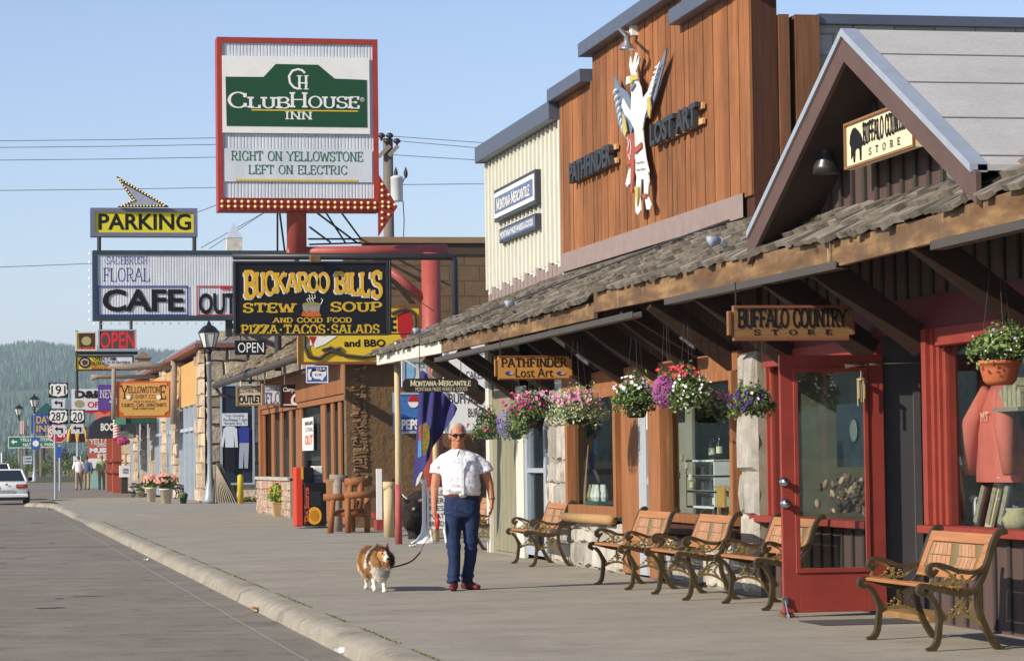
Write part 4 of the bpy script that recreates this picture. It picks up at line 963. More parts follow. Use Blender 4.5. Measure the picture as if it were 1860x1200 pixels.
for pts, w_ in [([(250, 560), (252, 690)], .012), ([(264, 560), (266, 690)], .012), ([(278, 560), (280, 680)], .012), ([(270, 760), (274, 880)], .012), ([(288, 750), (300, 870)], .012), ([(262, 810), (310, 800)], .012), ([(262, 850), (318, 840)], .012)]: em(zp(pts), w_)
mb.build('robe_line', Mg, t)
fig('face_mark', [(232, 380), (256, 350), (260, 362), (236, 400)], .046, Mg)
# lamp over the figure
p = atX(1145, 62, XW - .1); t = thing('wall_lamp', 'small silver spot lamp under the roof edge above the dancer figure', 'lamp', p)
mb = MB(); mb.obox(p + V((.05, 0, .05)), (.05, 0, 0), (0, .06, 0), (0, 0, .07)); mb.build('box', M_WHITE, t)
q = atX(1139, 85, XW - .3); mb = MB(); mb.tube([p, p + V((-.12, .02, .06)), q + V((0, 0, .1))], .018, 8); mb.lathe([(.03, .12), (.035, .05), (.09, -.02), (.095, -.03), (.001, -.01)], q, 14); mb.build('shade', mat('lamp_silver', '#b9b6b0', .3, .05, 5, metal=.8), t, smooth=True)

# ---- the tall inn sign on red pipes, D = 52
D = 52.0; M_PIPE = mat('red_pipe', '#9d4a40', .5, .1, 3, spec=.4); M_RFRM = mat('red_frame', '#9b3a30', .5, .1, 4)
f = frY(392, 69, 686, 383, D); f.c = (atY(392, 68, D) + atY(683, 73, D) + atY(398, 383, D) + atY(690, 385, D)) / 4; f.w = 293 * D / FPX / math.cos(YAW) * 1.0; f.w = (atY(687, 230, D) - atY(395, 230, D)).x; f.h = atY(540, 70, D).z - atY(540, 384, D).z
t = thing('tall_inn_sign', 'tall white sign with green emblem on a red pipe, arrow of bulbs along its foot', 'sign', (atY(787, 900, D).x, D, 0))
def ribs(f, x0, y0, x1, y1, n, d, z, name, m_, par, r=.5):
    a, b_, w_, h_ = sub(f, x0, y0, x1, y1); mb = MB(); s = w_ / n
    for i in range(n):
        c = a - w_ / 2 + s * (i + .5); o = f.c + f.ux * c + f.uy * b_ + f.n * z
        q = [(-s * .5, 0), (-s * .30, d), (s * .30, d), (s * .5, 0)]
        lo = [o + f.ux * k + f.n * e - f.uy * h_ / 2 for k, e in q]; hi = [p + f.uy * h_ for p in lo]
        mb.add(lo + hi, [(0, 1, 5, 4), (1, 2, 6, 5), (2, 3, 7, 6)])
    return mb.build(name, m_, par)
M_RIBW = mat('white_ribbed_metal', '#cfd3d8', .45, .05, 3, spec=.4, grime=.14)
panel(f, .4, .0).build('cabinet', M_RFRM, t); rim(f, .1, .05, .0).build('frame', M_RFRM, t)
ribs(f, 402, 76, 682, 360, 46, .014, .004, 'ribbed_face', M_RIBW, t)
a = sub(f, 404, 104, 671, 243); panel(f, .03, .07, 0, box=a).build('white_panel', M_WHITE, t)
outline(f, [(409, 140.5), (478, 141), (500, 117.5), (577, 119), (607, 144), (665, 146.5), (666, 232.5), (411, 229.5)], .006, .072).build('green_emblem', mat('dark_green_paint', '#1d4a2e', .5, .06, 5), t)
text('lettering', 'CLUB', f, (415, 169.5, 524, 197), M_WHT, t, 'serif', z=.082, wt=.16, ct=.45, serif=.07, bigfirst=1.4, gap=.1); text('lettering', 'HOUSE', f, (527, 169.5, 651, 197), M_WHT, t, 'serif', z=.082, wt=.16, ct=.45, serif=.07, bigfirst=1.35, gap=.1)
text('lettering', 'INN', f, (518, 204, 566, 218), M_WHT, t, 'serif', z=.082, wt=.17, serif=.1)
mb = MB(); O = f.c + f.n * .082
em([(553, 134), (548, 129), (540, 127), (530, 130), (524, 140), (526, 152), (533, 160), (541, 163)], .045); em([(543, 139), (543, 163)], .045); em([(555, 139), (555, 163)], .045); em([(540, 152), (558, 152)], .03)
em([(538, 139), (548, 139)], .02); em([(551, 139), (560, 139)], .02); em([(538, 163), (548, 163)], .02); em([(551, 163), (560, 163)], .02); mb.build('monogram', M_WHT, t)
text('lettering', '®', f, (653, 178, 661, 186), M_WHT, t, z=.082)
mb = MB(); mb.obox(f.c + f.ux * uv(f, 553, 202)[0] + f.uy * uv(f, 553, 202)[1] + f.n * .081, f.ux * (98 * D / FPX), f.uy * .012, f.n * .002); a = uv(f, 539, 328); mb.obox(f.c + f.ux * a[0] + f.uy * a[1] + f.n * .05, f.ux * (112 * D / FPX), f.uy * .018, f.n * .002)
mb.build('yellow_rule', mat('yellow_rule', '#d8b42a', .5, .05, 5), t)
a = sub(f, 408, 271, 676, 331); panel(f, .004, .044, 0, box=a).build('pale_panel', M_RIBW, t)
M_GRN = mat('green_lettering', '#2f6b4a', .5, .05, 5)
text('lettering', 'RIGHT ON YELLOWSTONE', f, (421, 276, 659, 293), M_GRN, t, 'serif', z=.048, wt=.15, ct=.5, serif=.09)
text('lettering', 'LEFT ON ELECTRIC', f, (452, 301, 630, 317), M_GRN, t, 'serif', z=.048, wt=.15, ct=.5, serif=.09)
M_ARW = mat('arrow_red', '#8a2d24', .5, .1, 5); M_BULB = emit('lamp_bulb', '#f0cf86', .25)
outline(f, [(396, 362), (684, 366), (686, 318), (720, 377), (686, 430), (686, 384), (397, 383)], .12, .02).build('arrow', M_ARW, t)
mb = MB()
for px, py in [(402 + i * 12.05, y_ + i * .12) for i in range(24) for y_ in (367, 376)] + [(692, 336), (692, 347), (692, 357), (693, 368), (693, 376), (692, 387), (692, 398), (692, 409), (704, 355), (704, 369), (704, 377), (704, 391), (715, 373)]:
    a = uv(f, px, py); mb.ell(f.c + f.ux * a[0] + f.uy * a[1] + f.n * .155, .026, .026, .026, 8, 6)
o = mb.build('bulbs', M_BULB, t, smooth=True); o['kind'] = 'stuff'
p = atY(541, 420, D); mb = MB(); mb.tube([(p.x, D + .2, atY(541, 465, D).z), (p.x, D + .2, f.c.z + f.h / 2 - .3)], .19, 20)
q = atY(787, 600, D); zt_ = atY(787, 458, D).z; mb.tube([(q.x, D + .2, 0), (q.x, D + .2, zt_)], .185, 20)
mb.tube([(p.x - .19, D + .2, zt_), (q.x + .32, D + .2, zt_ + .06)], .11, 16); mb.tube([(atY(706, 485, D).x, D + .2, atY(706, 485, D).z), (atY(772, 540, D).x, D + .2, atY(772, 540, D).z)], .075, 12)
mb.build('pipe_frame', M_PIPE, t, smooth=True)
mb = MB()
for (a, b_, c_, d_) in ((575, 386, 650, 442), (592, 386, 628, 442), (620, 386, 660, 440), (562, 412, 600, 440), (560, 434, 655, 434), (562, 444, 655, 441), (504, 386, 504, 455), (508, 386, 517, 455)):
    mb.tube([atY(a, b_, D + 2), atY(c_, d_, D + 3)], .02, 6)
mb.build('stay_rod', M_STEEL, t)
# ---- black saloon sign on its pipe arm, D = 49
D = 49.0
f = frY(425, 474, 706, 609, D); t = thing('black_saloon_sign', 'large black sign with arched gold letters hanging from a black pipe arm', 'sign', (atY(827, 900, D).x, D, 0))
panel(f, .12, .0).build('board', M_BLACK, t); rim(f, .035, .03, 0).build('frame', M_STEEL, t)
Mgw = mat('letter_shadow_white', '#e2ddcf', .5, .05, 5)
for s, bx in (('BUCKAROO', (446, 498, 598, 541)), ("BILL'S", (609, 494, 694, 538))):
    ar = .0
for s, x0, x1 in (('B', 445, 464), ('U', 464, 481), ('C', 481, 500), ('K', 500, 521), ('A', 521, 541), ('R', 541, 561), ('O', 561, 579), ('O', 579, 598), ('B', 609, 627), ('I', 628, 636), ('L', 637, 653), ('L', 655, 672), ("'", 671, 676), ('S', 677, 694)):
    u_ = ((x0 + x1) / 2 - 569) / 126; top = 493.5 + 3 * (1 - abs(u_)); bot = 541 - 13 * (1 - u_ * u_); 
    if s == "'": bot = top + 40
    text('lettering', s, f, (x0 - 1.6, top + 1.5, x1 - 1.2, bot + 2.2), Mgw, t, 'serif', z=.006, wt=.26, ct=.6, serif=.07, st=.17)
    text('lettering', s, f, (x0 + .6, top, x1, bot), M_GOLD, t, 'serif', z=.013, wt=.26, ct=.6, serif=.07, st=.17)
M_YEL = mat('yellow_lettering', '#c9a42c', .5, .08, 6)
for s, bx in (('STEW', (443, 551, 536, 567)), ('SOUP', (602, 549, 694, 565)), ('AND GOOD FOOD', (497, 577, 639, 585.5)), ('PIZZA*TACOS*SALADS', (440, 590, 690, 606))):
    text('lettering', s, f, bx, M_YEL, t, 'serif', z=.006, wt=.24, ct=.6, serif=.12, st=.14)
mb = MB(); outline(f, [(549, 552), (582, 552), (580, 566), (576, 571), (555, 571), (551, 566)], .006, .006, mb); mb.build('painted_pot', mat('pot_grey', '#8f8d88', .5, .2, 20), t)
outline(f, [(548 + 17.5 + 16 * math.cos(k * .35), 552 + 3 * math.sin(k * .35)) for k in range(18)], .004, .012).build('painted_stew', mat('stew', '#8f8a3a', .6, .2, 20), t)
outline(f, [(547, 573), (551, 563), (556, 567), (562, 562), (568, 567), (574, 562), (580, 567), (584, 574), (570, 576), (556, 575)], .004, .013).build('painted_fire', mat('painted_fire', '#b8642a', .6, .5, 40), t)
mb = MB(); O = f.c + f.n * .012
for xx in (560, 565, 570): em([(xx, 549), (xx - 3, 544), (xx + 3, 540), (xx + 1, 535)], .012)
em([(582, 553), (586, 545), (583, 542)], .014); mb.build('painted_steam', M_WHT, t)
mb = MB(); zt_ = atY(620, 466, D).z; xp = atY(827, 600, D).x; mb.tube([(atY(423, 466, D).x, D, zt_ + .0), (xp - .06, D, zt_), (xp - .01, D, zt_ - .02), (xp, D, zt_ - .1), (xp, D, 0)], .062, 14); mb.build('pipe_arm', mat('black_pipe', '#2a2b2e', .4, .1, 5), t, smooth=True)
mb = MB(); mb.tube([atY(708, 472, D), atY(708, 608, D)], .03, 8); mb.tube([atY(640, 606, D), atY(748, 606, D)], .015, 6); mb.tube([atY(703, 508, D), atY(790, 566, D)], .008, 5); mb.build('stay', M_STEEL, t)
p = atY(572, 467, D - .12); mb = MB(); mb.box(p.x - .1, p.x + .1, D - .2, D - .1, p.z - .1, p.z + .03); mb.build('sign_lamp', mat('rusty_lamp', '#6b5138', .7, .3, 12), t, bevel=.015)
f = frY(427, 618, 483, 644, D - .02)
t = thing('open_sign', 'small black sign reading open in thin white tubes below the black board', 'sign', f.c)
panel(f, .08).build('case', M_BLACK, t); text('lettering', 'OPEN', f, (432, 622, 479, 640), M_WHT, t, z=.006)
mb = MB(); 
for px in (437, 472): mb.tube([atY(px, 620, D), atY(px, 608, D)], .01, 5)
mb.build('hanger', M_STEEL, t)
# ---- yellow barbecue sign on the block wall
D = 54.6
f = frY(541, 552, 766, 661, D); t = thing('yellow_barbecue_sign', 'yellow sign with rope border on the brown block wall behind black sign', 'sign', f.c)
panel(f, .08).build('board', mat('yellow_sign', '#d8b830', .5, .06, 5), t); rim(f, .05, .03, .0).build('frame', mat('sign_brown_edge', '#7b4a38', .6, .1, 5), t)
text('lettering', 'and BBQ', f, (625, 616, 700, 632), M_INK, t, z=.006, bold=.03)
text('lettering', 'E', f, (710, 576, 720, 602), M_INK, t, z=.006, bold=.03)
mb = MB(); O = f.c + f.n * .02
rp = [uv(f, *p) for p in [(553, 610), (553, 630), (560, 647), (580, 651), (595, 640), (618, 632), (610, 640), (585, 634), (600, 631), (625, 645), (660, 649), (690, 643), (705, 630)]]
mb.tube([f.c + f.ux * a + f.uy * b_ + f.n * .02 for a, b_ in rp], .035, 8); rp = [uv(f, *p) for p in [(711, 570), (722, 565), (735, 561), (746, 564), (753, 572), (754, 590), (748, 610)]]; mb.tube([f.c + f.ux * a + f.uy * b_ + f.n * .02 for a, b_ in rp], .035, 8)
mb.build('rope_border', mat('painted_rope', '#4a4038', .7, .5, 60), t)
outline(f, [(722, 572), (735, 565), (747, 568), (750, 590), (745, 612), (730, 615), (722, 600)], .004, .006).build('red_bandana', M_REDINK, t); outline(f, [(555, 640), (560, 628), (570, 626), (572, 632), (590, 625), (612, 610), (600, 608), (590, 612), (575, 610), (566, 613), (560, 622), (553, 630)], .004, .006).build('white_hat', M_WHT, t); outline(f, [(562, 611), (575, 611), (568, 627)], .004, .011).build('red_patch', M_REDINK, t)
# blue phone sign
f = frY(556, 664, 596, 695, 53.5); t = thing('phone_sign', 'small blue phone sign with white handset under the yellow sign', 'sign', f.c)
panel(f, .04).build('board', mat('blue_sign', '#2f57a8', .5, .06, 5), t); rim(f, .02, .01, .002).build('edge', M_WHT, t)
text('lettering', 'U.S.A.', f, (574, 667, 592, 672), M_WHT, t, z=.004, bold=.02)
outline(f, [(567, 675), (575, 673), (585, 675), (593, 674), (592, 682), (588, 686), (586, 691), (580, 688), (572, 688), (567, 684)], .004, .002).build('country_shape', M_WHT, t)
outline(f, [(560, 670), (566, 670), (565, 675), (563, 676), (563, 684), (566, 685), (566, 690), (560, 690), (558.5, 680)], .004, .002).build('handset', M_WHT, t)
text('lettering', '$1.00', f, (572, 678, 584, 683), M_BLUEINK, t, z=.008, bold=.02)
mb = MB(); mb.box(f.c.x - .15, f.c.x + .15, 53.5, 54.8, f.c.z + .05, f.c.z + .1); mb.build('bracket', M_STEEL, t)

# ------------------------------------------------------------------ brown block building beyond the open yard, Y = 55
YB = 55.0; xl = atY(655, 430, YB).x; ztp = atY(760, 431, YB).z; xs_ = atY(627, 800, YB).x
bb = thing('brown_block_building', 'brown painted block building with dark parapet facing the open yard', 'building', (xs_, YB, 0))
MB().box(xs_ + .02, 18, YB, YB + .3, 0, ztp - .35).build('wall', M_TANCMU, bb); mb = MB(); mb.box(xl, 18.1, YB - .1, YB + .3, ztp - .12, ztp); mb.build('coping', mat('tan_coping', '#8a7458', .7, .1, 4), bb)
MB().box(xl + .06, 18, YB - .04, YB + .3, ztp - .35, ztp - .12).build('parapet_band', mat('dark_band', '#4a3d33', .8, .1, 4), bb)
MB().box(xs_ + .3, 18, YB + .3, 73, ztp - .7, ztp - .5).build('roof', M_ROOFG, bb)
mb = MB(); x0, x1 = atY(628, 800, YB).x, atY(760, 800, YB).x; zc = atY(700, 640, YB).z; mb.box(x0, x1 + 1.2, YB - .12, YB, 0, zc); mb.build('stucco', mat('brown_stucco', '#685238', .95, .2, 6, bmp=1.0, bscale=9, bdist=.03), bb)
rb = random.Random(4); mb = MB(); x0, x1 = atY(637, 760, YB).x, atY(666, 760, YB).x; stones(mb, x0, x1, .9, zc - .02, YB - .12, rb, .065, .085, .12, .26, .035, face='y'); mb.build('rough_brick', mat('rough_brick', '#84694a', .9, .2, 8, (1, 1, 1), .25, .8, 20), bb)
# ------------------------------------------------------------------ wooden shop with shake porch roof, Y 56 - 74
XK = 7.55; ks = thing('shake_roof_shop', 'small wooden shop with a shake porch roof and tall narrow windows', 'shop', (XK, 65, 0))
yk0, yk1 = 56.2, 74.0
MB().box(XK + .35, XK + .5, yk0, yk1, 0, 3.6).build('back_wall', M_CEDARD, ks)
zh, zs2 = 2.75, .95
mb = MB(); mb.box(XK, XK + .3, yk1 - .35, yk1, 0, 3.4); mb.build('corner_post', M_CEDARP, ks, bevel=.01)
mb = MB(); mb.box(XK, XK + .28, yk0, yk0 + .3, 0, 3.6); mb.build('corner_post', M_CEDARP, ks, bevel=.01)
def yk_(px): return yw(px, XK, 840)
edges = [475, 487, 501, 516, 526, 533, 574, 587, 595, 603, 612]
mb = boards(MB(), yk0 + .3, yk1 - .35, zh, 3.5, XK + .06, .18, .01, .04); mb.build('frieze_boards', M_CEDARP, ks)
for px in (468, 485, 500, 517, 529, 535, 573, 592, 605):
    w_ = {468: 7, 529: 9, 573: 12}.get(px, 7); a, b_ = yk_(px + w_), yk_(px); MB().box(XK + .10, XK + .14, (a + b_) / 2 - (b_ - a) * .33, (a + b_) / 2 + (b_ - a) * .33, zs2, zh).build('mullion', M_CEDARP, ks)
MB().box(XK + .06, XK + .14, yk0 + .3, yk1 - .35, zh - .14, zh).build('header', M_CEDARP, ks)
boards(MB(), yk0 + .3, yk_(574), .0, zs2, XK + .15, .2, .01, .05).build('lower_boards', M_CEDARP, ks)
gl_ = MB(); gl_.box(XK + .16, XK + .17, yk0 + .3, yk1 - .4, .1, zh); gl_.build('glazing', M_GLASS, ks)
rb2 = random.Random(9); mb = MB(); mb.cur = 1; mb.box(XK - .1, XK + .3, yk_(534), yk1 - .4, 0, zs2); mb.cur = 0; stones(mb, yk_(534), yk1 - .45, .02, zs2 - .08, XK - .1, rb2, .12, .2, .25, .5, .03); mb.build('stone_base', [mat('pink_grey_stone', '#a8907e', .9, .2, 6, isl=.3), M_MORTAR], ks)
MB().box(XK - .16, XK + .14, yk_(534), yk1 - .4, zs2 - .06, zs2 + .02).build('ledge', M_STONE, ks)
room(ks, yk0 + .3, yk1, XK + .34, 3.4, .02, x0=XK + .2)
d0, d1 = yk_(572), yk_(538)
MB().box(XK + .10, XK + .12, d0 + (d1 - d0) * .32, d1 - (d1 - d0) * .12, 1.6, 2.36).build('window_notice', M_WHITE, ks)
ff = Fr(); ff.P = None; ff.c = V((XK + .098, (d0 + d1) / 2, 1.9)); ff.ux, ff.uy, ff.n = V((0, -1, 0)), V((0, 0, 1)), V((-1, 0, 0)); ff.w = d1 - d0; ff.h = 1
text('lettering', 'OUT', ff, (-.1, -.06, (d1 - d0) * .4, .24), mat('orange_lettering', '#d2512a', .5, .05, 5), ks, z=.004, bold=.04, px=False); text('lettering', 'BARGAIN', ff, (-.1, .33, (d1 - d0) * .4, .1), M_INK, ks, z=.004, bold=.02, px=False); text('lettering', 'CLOTHING', ff, (-.1, .18, (d1 - d0) * .4, .1), M_INK, ks, z=.004, px=False)
# its porch roof
ea, eb = atX(396, 693, 6.9), atX(556, 640, 6.9); XE = 6.9; zE = (ea.z + eb.z) / 2
mb = MB(); rr = random.Random(31); slope = .62; xr = 10.5
def kroof(y, t, l=0): return V((XE + (xr - XE) * t, y, zE + slope * (xr - XE) * t)) + V((-slope, 0, 1)).normalized() * l
NR2 = 14
for r in range(NR2):
    y = eb.y - .6
    while y < ea.y + .4:
        w_ = rr.uniform(.12, .35); t0 = (r - .1) / NR2 + rr.uniform(-.012, .012); t1 = min(1, (r + 1.2) / NR2); th = rr.uniform(.03, .06); lf = rr.uniform(0, .03); y1 = y + w_; tw = rr.uniform(-.012, .012)
        vs = [kroof(y + .015, t0, lf + .02 + tw), kroof(y1, t0, lf + .02 - tw), kroof(y1, t1, .005), kroof(y + .015, t1, .005), kroof(y + .015, t0, lf + .02 + tw + th), kroof(y1, t0, lf + .02 - tw + th), kroof(y1, t1, .03), kroof(y + .015, t1, .03)]
        mb.add(vs, [(0, 3, 2, 1), (4, 5, 6, 7), (0, 1, 5, 4), (2, 3, 7, 6), (1, 2, 6, 5), (3, 0, 4, 7)]); y = y1
mb.build('shakes', mat('grey_tan_shakes', '#8b7f6a', .9, .3, 5, (1, 1, 1), .45, .5, 40), ks)
mb = MB(); mb.add([kroof(eb.y - .6, 0), kroof(ea.y + .4, 0), kroof(ea.y + .4, 1), kroof(eb.y - .6, 1), kroof(eb.y - .6, 0, -.12), kroof(ea.y + .4, 0, -.12), kroof(ea.y + .4, 1, -.12), kroof(eb.y - .6, 1, -.12)], [(0, 3, 2, 1), (4, 5, 6, 7), (0, 1, 5, 4), (2, 3, 7, 6), (1, 2, 6, 5), (3, 0, 4, 7)]); mb.build('roof_deck', M_DECK, ks)
mb = MB(); mb.tube([(XE - .06, eb.y - .6, zE - .08), (XE - .06, ea.y + .4, zE - .1)], .085, 10); mb.tube([(XE - .06, ea.y + .38, zE - .1), (XE + .1, ea.y + .4, zE - .35), (XK + .1, ea.y + .3, zE - .5)], .05, 8); mb.build('gutter', M_GUT, ks, smooth=True)
mb = MB(); mb.add([(XE + .1, eb.y - .6, zE - .1), (xr, eb.y - .6, zE - .1), (xr, eb.y - .6, zE + slope * (xr - XE) - .2)], [(0, 1, 2)]); mb.build('gable_end', M_CEDARD, ks)
# three small signs under its eave
M_OAK = wood('oak_frame', '#8a6a45', 'x', .2)
def small(lab, x0, y0, x1, y1, D, bm, rimm, hang=None):
    f = frY(x0, y0, x1, y1, D); t = thing('hanging_sign', lab, 'sign', f.c); panel(f, .05).build('board', bm, t); rim(f, .045, .02, 0).build('frame', rimm, t)
    mb = MB(); 
    for px in (hang or (x0 + 8, x1 - 8)): mb.tube([atY(px, y0, D - .0), (atY(px, y0, D).x, D, max(atY(px, y0 - 22, D).z, zE - .2))], .014, 6)
    mb.build('hanger', M_WHITE, t); return f, t
f, t = small('beige sign with bold black letters, leftmost of three under the porch eave', 429, 701, 476, 737, 71.5, mat('beige_sign', '#cfc6b0', .6, .05, 5), M_OAK)
text('lettering', 'CLOTHING/T-SHIRT', f, (433, 706, 494, 713), M_INK, t, z=.006, px=True) if False else text('lettering', 'CLOTHING T-SHI', f, (433, 706, 475, 713), M_INK, t, z=.006)
text('lettering', 'OUTLET', f, (434, 717, 475, 732), M_INK, t, z=.006, bold=.04)
f, t = small('white sign with blue serif letters in oak frame, middle of three under the eave', 475, 696, 541, 736, 68.5, mat('pale_sign', '#d6dade', .6, .05, 5), M_OAK, (481, 512))
text('lettering', 'SAGEBRUSH', f, (483, 701, 536, 709), M_BLUEINK, t, 'serif', z=.006, wt=.14, ct=.5); text('lettering', 'FLORAL', f, (483, 713, 536, 732), M_BLUEINK, t, 'serif', z=.006, wt=.14, ct=.5)
f, t = small('dark maroon sign with white script letters, rightmost of three under the porch eave', 509, 698, 578, 740, 65.5, mat('maroon_sign', '#4a1c22', .5, .1, 5), M_STEEL)
text('lettering', 'Canyon Street', f, (513, 703, 572, 713), M_WHT, t, z=.006, bold=.02, shear=.15); text('lettering', 'Grill', f, (526, 713, 571, 736), M_WHT, t, z=.006, bold=.035, shear=.2); 
mb = MB(); a = uv(f, 543, 733); mb.obox(f.c + f.ux * a[0] + f.uy * (a[1] - .02) + f.n * .006, f.ux * .38, f.uy * .012, f.n * .001); mb.build('underline', M_WHT, t)

# ------------------------------------------------------------------ parking sign and cafe sign, D = 68
D = 68.0
f = frY(165, 378, 359, 430, D); t = thing('parking_sign', 'yellow sign with black letters spelling parking under a bulb-edged arrow', 'sign', f.c)
panel(f, .3).build('cabinet', M_STEEL, t); rim(f, .1, .05, .0).build('frame', mat('blue_grey_frame', '#6a6f85', .5, .1, 5), t); panel(f, .02, .012, -.1).build('yellow_face', mat('yellow_mesh', '#d3c62e', .6, .12, 60), t)
text('lettering', 'PARKING', f, (179, 388, 347, 418), M_INK, t, z=.016, bold=.025)
outline(f, [(212, 321), (241, 364), (214, 376), (306, 376)], .25, -.1).build('arrow', M_STEEL, t); outline(f, [(222, 334), (247, 365), (232, 373), (292, 373)], .006, .155).build('arrow_face', mat('pale_arrow', '#949cab', .5, .2, 12), t)
mb = MB()
def along(p, q, n):
    return [(p[0] + (q[0] - p[0]) * i / n, p[1] + (q[1] - p[1]) * i / n) for i in range(n + 1)]
for px, py in along((215, 327), (243, 364), 8) + along((218, 327), (298, 373), 16) + along((240, 366), (220, 375), 4) + along((226, 375), (296, 375), 12):
    a = uv(f, px, py); mb.ell(f.c + f.ux * a[0] + f.uy * a[1] + f.n * .17, .022, .022, .022, 6, 5)
mb.build('bulbs', M_BULB, t, smooth=True)['kind'] = 'stuff'
mb = MB()
for px in (180, 353): mb.tube([atY(px, 428, D), atY(px, 456, D)], .05, 8)
mb.build('post', M_STEEL, t)
f = frY(170, 455, 545, 581, D); t = thing('cafe_sign', 'wide white ribbed sign reading cafe with blue edge and a row of bulbs below', 'sign', f.c)
panel(f, .45, -.01).build('cabinet', mat('blue_cabinet', '#34407e', .5, .12, 4), t); rim(f, .11, .05, 0).build('frame', mat('dark_teal_frame', '#31434a', .5, .15, 5), t)
ribs(f, 178, 462, 537, 574, 72, .014, .002, 'ribbed_face', M_RIBW, t)
for s, bx in (('*SAGEBRUSH*', (188, 466, 273, 480)), ('FLORAL', (188, 487, 272, 511))): text('lettering', s, f, bx, M_BLUEINK, t, 'serif', z=.02, wt=.10, ct=.5, serif=.07, st=.07)
text('lettering', 'CAFE', f, (186, 525, 334, 566), M_INK, t, z=.038, bold=.03); text('lettering', 'OUTLET', f, (361, 532, 480, 571), M_INK, t, z=.038, bold=.03); text('lettering', 'Bargain', f, (401, 519, 448, 529), M_REDINK, t, z=.038, bold=.03)
for (x0, x1, m_) in ((178, 342, M_BLUEINK), (357, 530, M_REDINK)): rim(f, .03, .006, .036, box=sub(f, x0, 519, x1, 573)).build('panel_border', m_, t)
mb = MB()
for i in range(24): a = uv(f, 172 + i * 15.4, 587); mb.ell(f.c + f.ux * a[0] + f.uy * a[1] - f.n * .2, .03, .03, .03, 6, 5)
for i in range(9): a = uv(f, 163, 460 + i * 15); mb.ell(f.c + f.ux * a[0] + f.uy * a[1] - f.n * .2, .03, .03, .03, 6, 5)
mb.build('bulbs', emit('white_bulb', '#f2ead2', .3), t, smooth=True)['kind'] = 'stuff'
mb = MB(); x = atY(505, 500, D).x; mb.tube([(x, D + .15, 3.6), (x, D + .15, f.c.z + f.h / 2 - .1)], .09, 10); x2 = atY(417, 590, D).x; mb.box(x2 - .08, x2 + .08, D + .1, D + .3, f.c.z - f.h / 2 - .4, f.c.z - f.h / 2); mb.bar((x, D + .2, 4.2), (x2, D + .2, f.c.z - f.h / 2 - .1), .1, .12); mb.build('support', M_STEEL, t)
p = atY(425, 450, 72); t = thing('pyramid_capped_post', 'weathered white post with pointed pyramid cap rising behind the cafe sign', 'post', (p.x, 72, 0))
mb = MB(); z1 = atY(425, 446, 72).z; z2 = atY(425, 404, 72).z; zz = atY(425, 433, 72).z; mb.box(p.x - .2, p.x + .2, 71.8, 72.2, zz - 1.0, zz); mb.build('shaft', mat('worn_white', '#cfcabb', .7, .3, 12, grime=.3), t)
mb = MB(); mb.add([(p.x - .21, 71.79, zz), (p.x + .21, 71.79, zz), (p.x + .21, 72.21, zz), (p.x - .21, 72.21, zz), (p.x, 72, z2)], [(0, 1, 4), (1, 2, 4), (2, 3, 4), (3, 0, 4)]); mb.build('cap', mat('zinc_cap', '#c9ced6', .4, .05, 5, metal=.3), t)
# ------------------------------------------------------------------ stone shop row, Y 95 - 150
XS = 7.9; ss = thing('stone_shop_row', 'long stone shop with orange painted boards over tall windows and rough stone side wall', 'shop', (XS, 100, 0))
M_BIGST = stone('rough_stone_side', ['#7d746a', '#b0a28e', '#cbb99c', '#90867a', '#d6c5a8'], '#5c554c', 1.15, 1.0, .2, .05)
ys0 = 95.6; ysE = 150
z0_, z1_ = atX(352, 607, XS).z, atX(278, 640, XS).z
MB().box(XS, 20, ys0, ys0 + .4, 0, z0_ - .1).build('side_wall', M_BIGST, ss)
mb = MB(); stones(mb, XS + .05, 12, 0, 5.3, ys0 - .02, random.Random(23), .35, .75, .4, 1.0, .17, face='y'); mb.build('rough_stones', mat('rough_stone_block', '#b5a68e', .9, .3, 3, (1, 1, 1), .42, 1.0, 9, bdist=.05), ss)
rng = random.Random(17); M_BUFF = mat('buff_stone', '#b9a58c', .9, .25, 4, isl=.35, bmp=.6)
xe0 = [atX(px, 850, XS).y for px in (357, 333, 321, 298, 290)]
pil = [(ys0, 98.3), (atX(325, 850, XS).y, atX(318, 850, XS).y), (atX(302, 850, XS).y, atX(297, 850, XS).y), (atX(281, 850, XS).y, atX(277, 850, XS).y), (atX(264, 850, XS).y, atX(260, 850, XS).y), (atX(250, 850, XS).y, atX(246, 850, XS).y), (atX(236, 850, XS).y, 152)]
for a, b_ in pil:
    mb = MB(); mb.box(XS - .0, XS + .3, a, b_, 0, 5.3); stones(mb, a, b_, 0, 5.3, XS, rng, .3, .6, .5, 1.2, .14); mb.build('stone_pier', M_BUFF, ss)
for i, ((a, b_), (c_, d_)) in enumerate(zip(pil, pil[1:])):
    MB().box(XS + .12, XS + .2, b_, c_, 0, 3.6).build('window_bay', mat('bay_blue_grey', '#7d8893', .25, .2, 2, spec=.6), ss)
    mb = MB(); n = 4
    for k in range(n + 1): y = b_ + (c_ - b_) * k / n; mb.box(XS + .02, XS + .12, y - .08, y + .08, 0, 3.5)
    mb.box(XS + .02, XS + .12, b_, c_, 2.55, 2.68); mb.build('mullions', mat('pale_mullion', '#aab4bc', .5, .1, 5), ss)
    MB().box(XS + .03, XS + .2, b_, c_, 3.5, 5.1).build('orange_board', mat('orange_board', '#c3985c', .7, .12, 2, isl=.1), ss)
MB().box(XS - .35, 20, ys0 - .25, 152, 5.35, 5.5).build('roof_edge', mat('red_brown_edge', '#7d4a40', .6, .15, 4), ss)
MB().box(XS - .3, 20, ys0 - .2, 152, 5.5, 5.6).build('roof', mat('blue_grey_roof', '#7d8690', .6, .1, 4), ss)
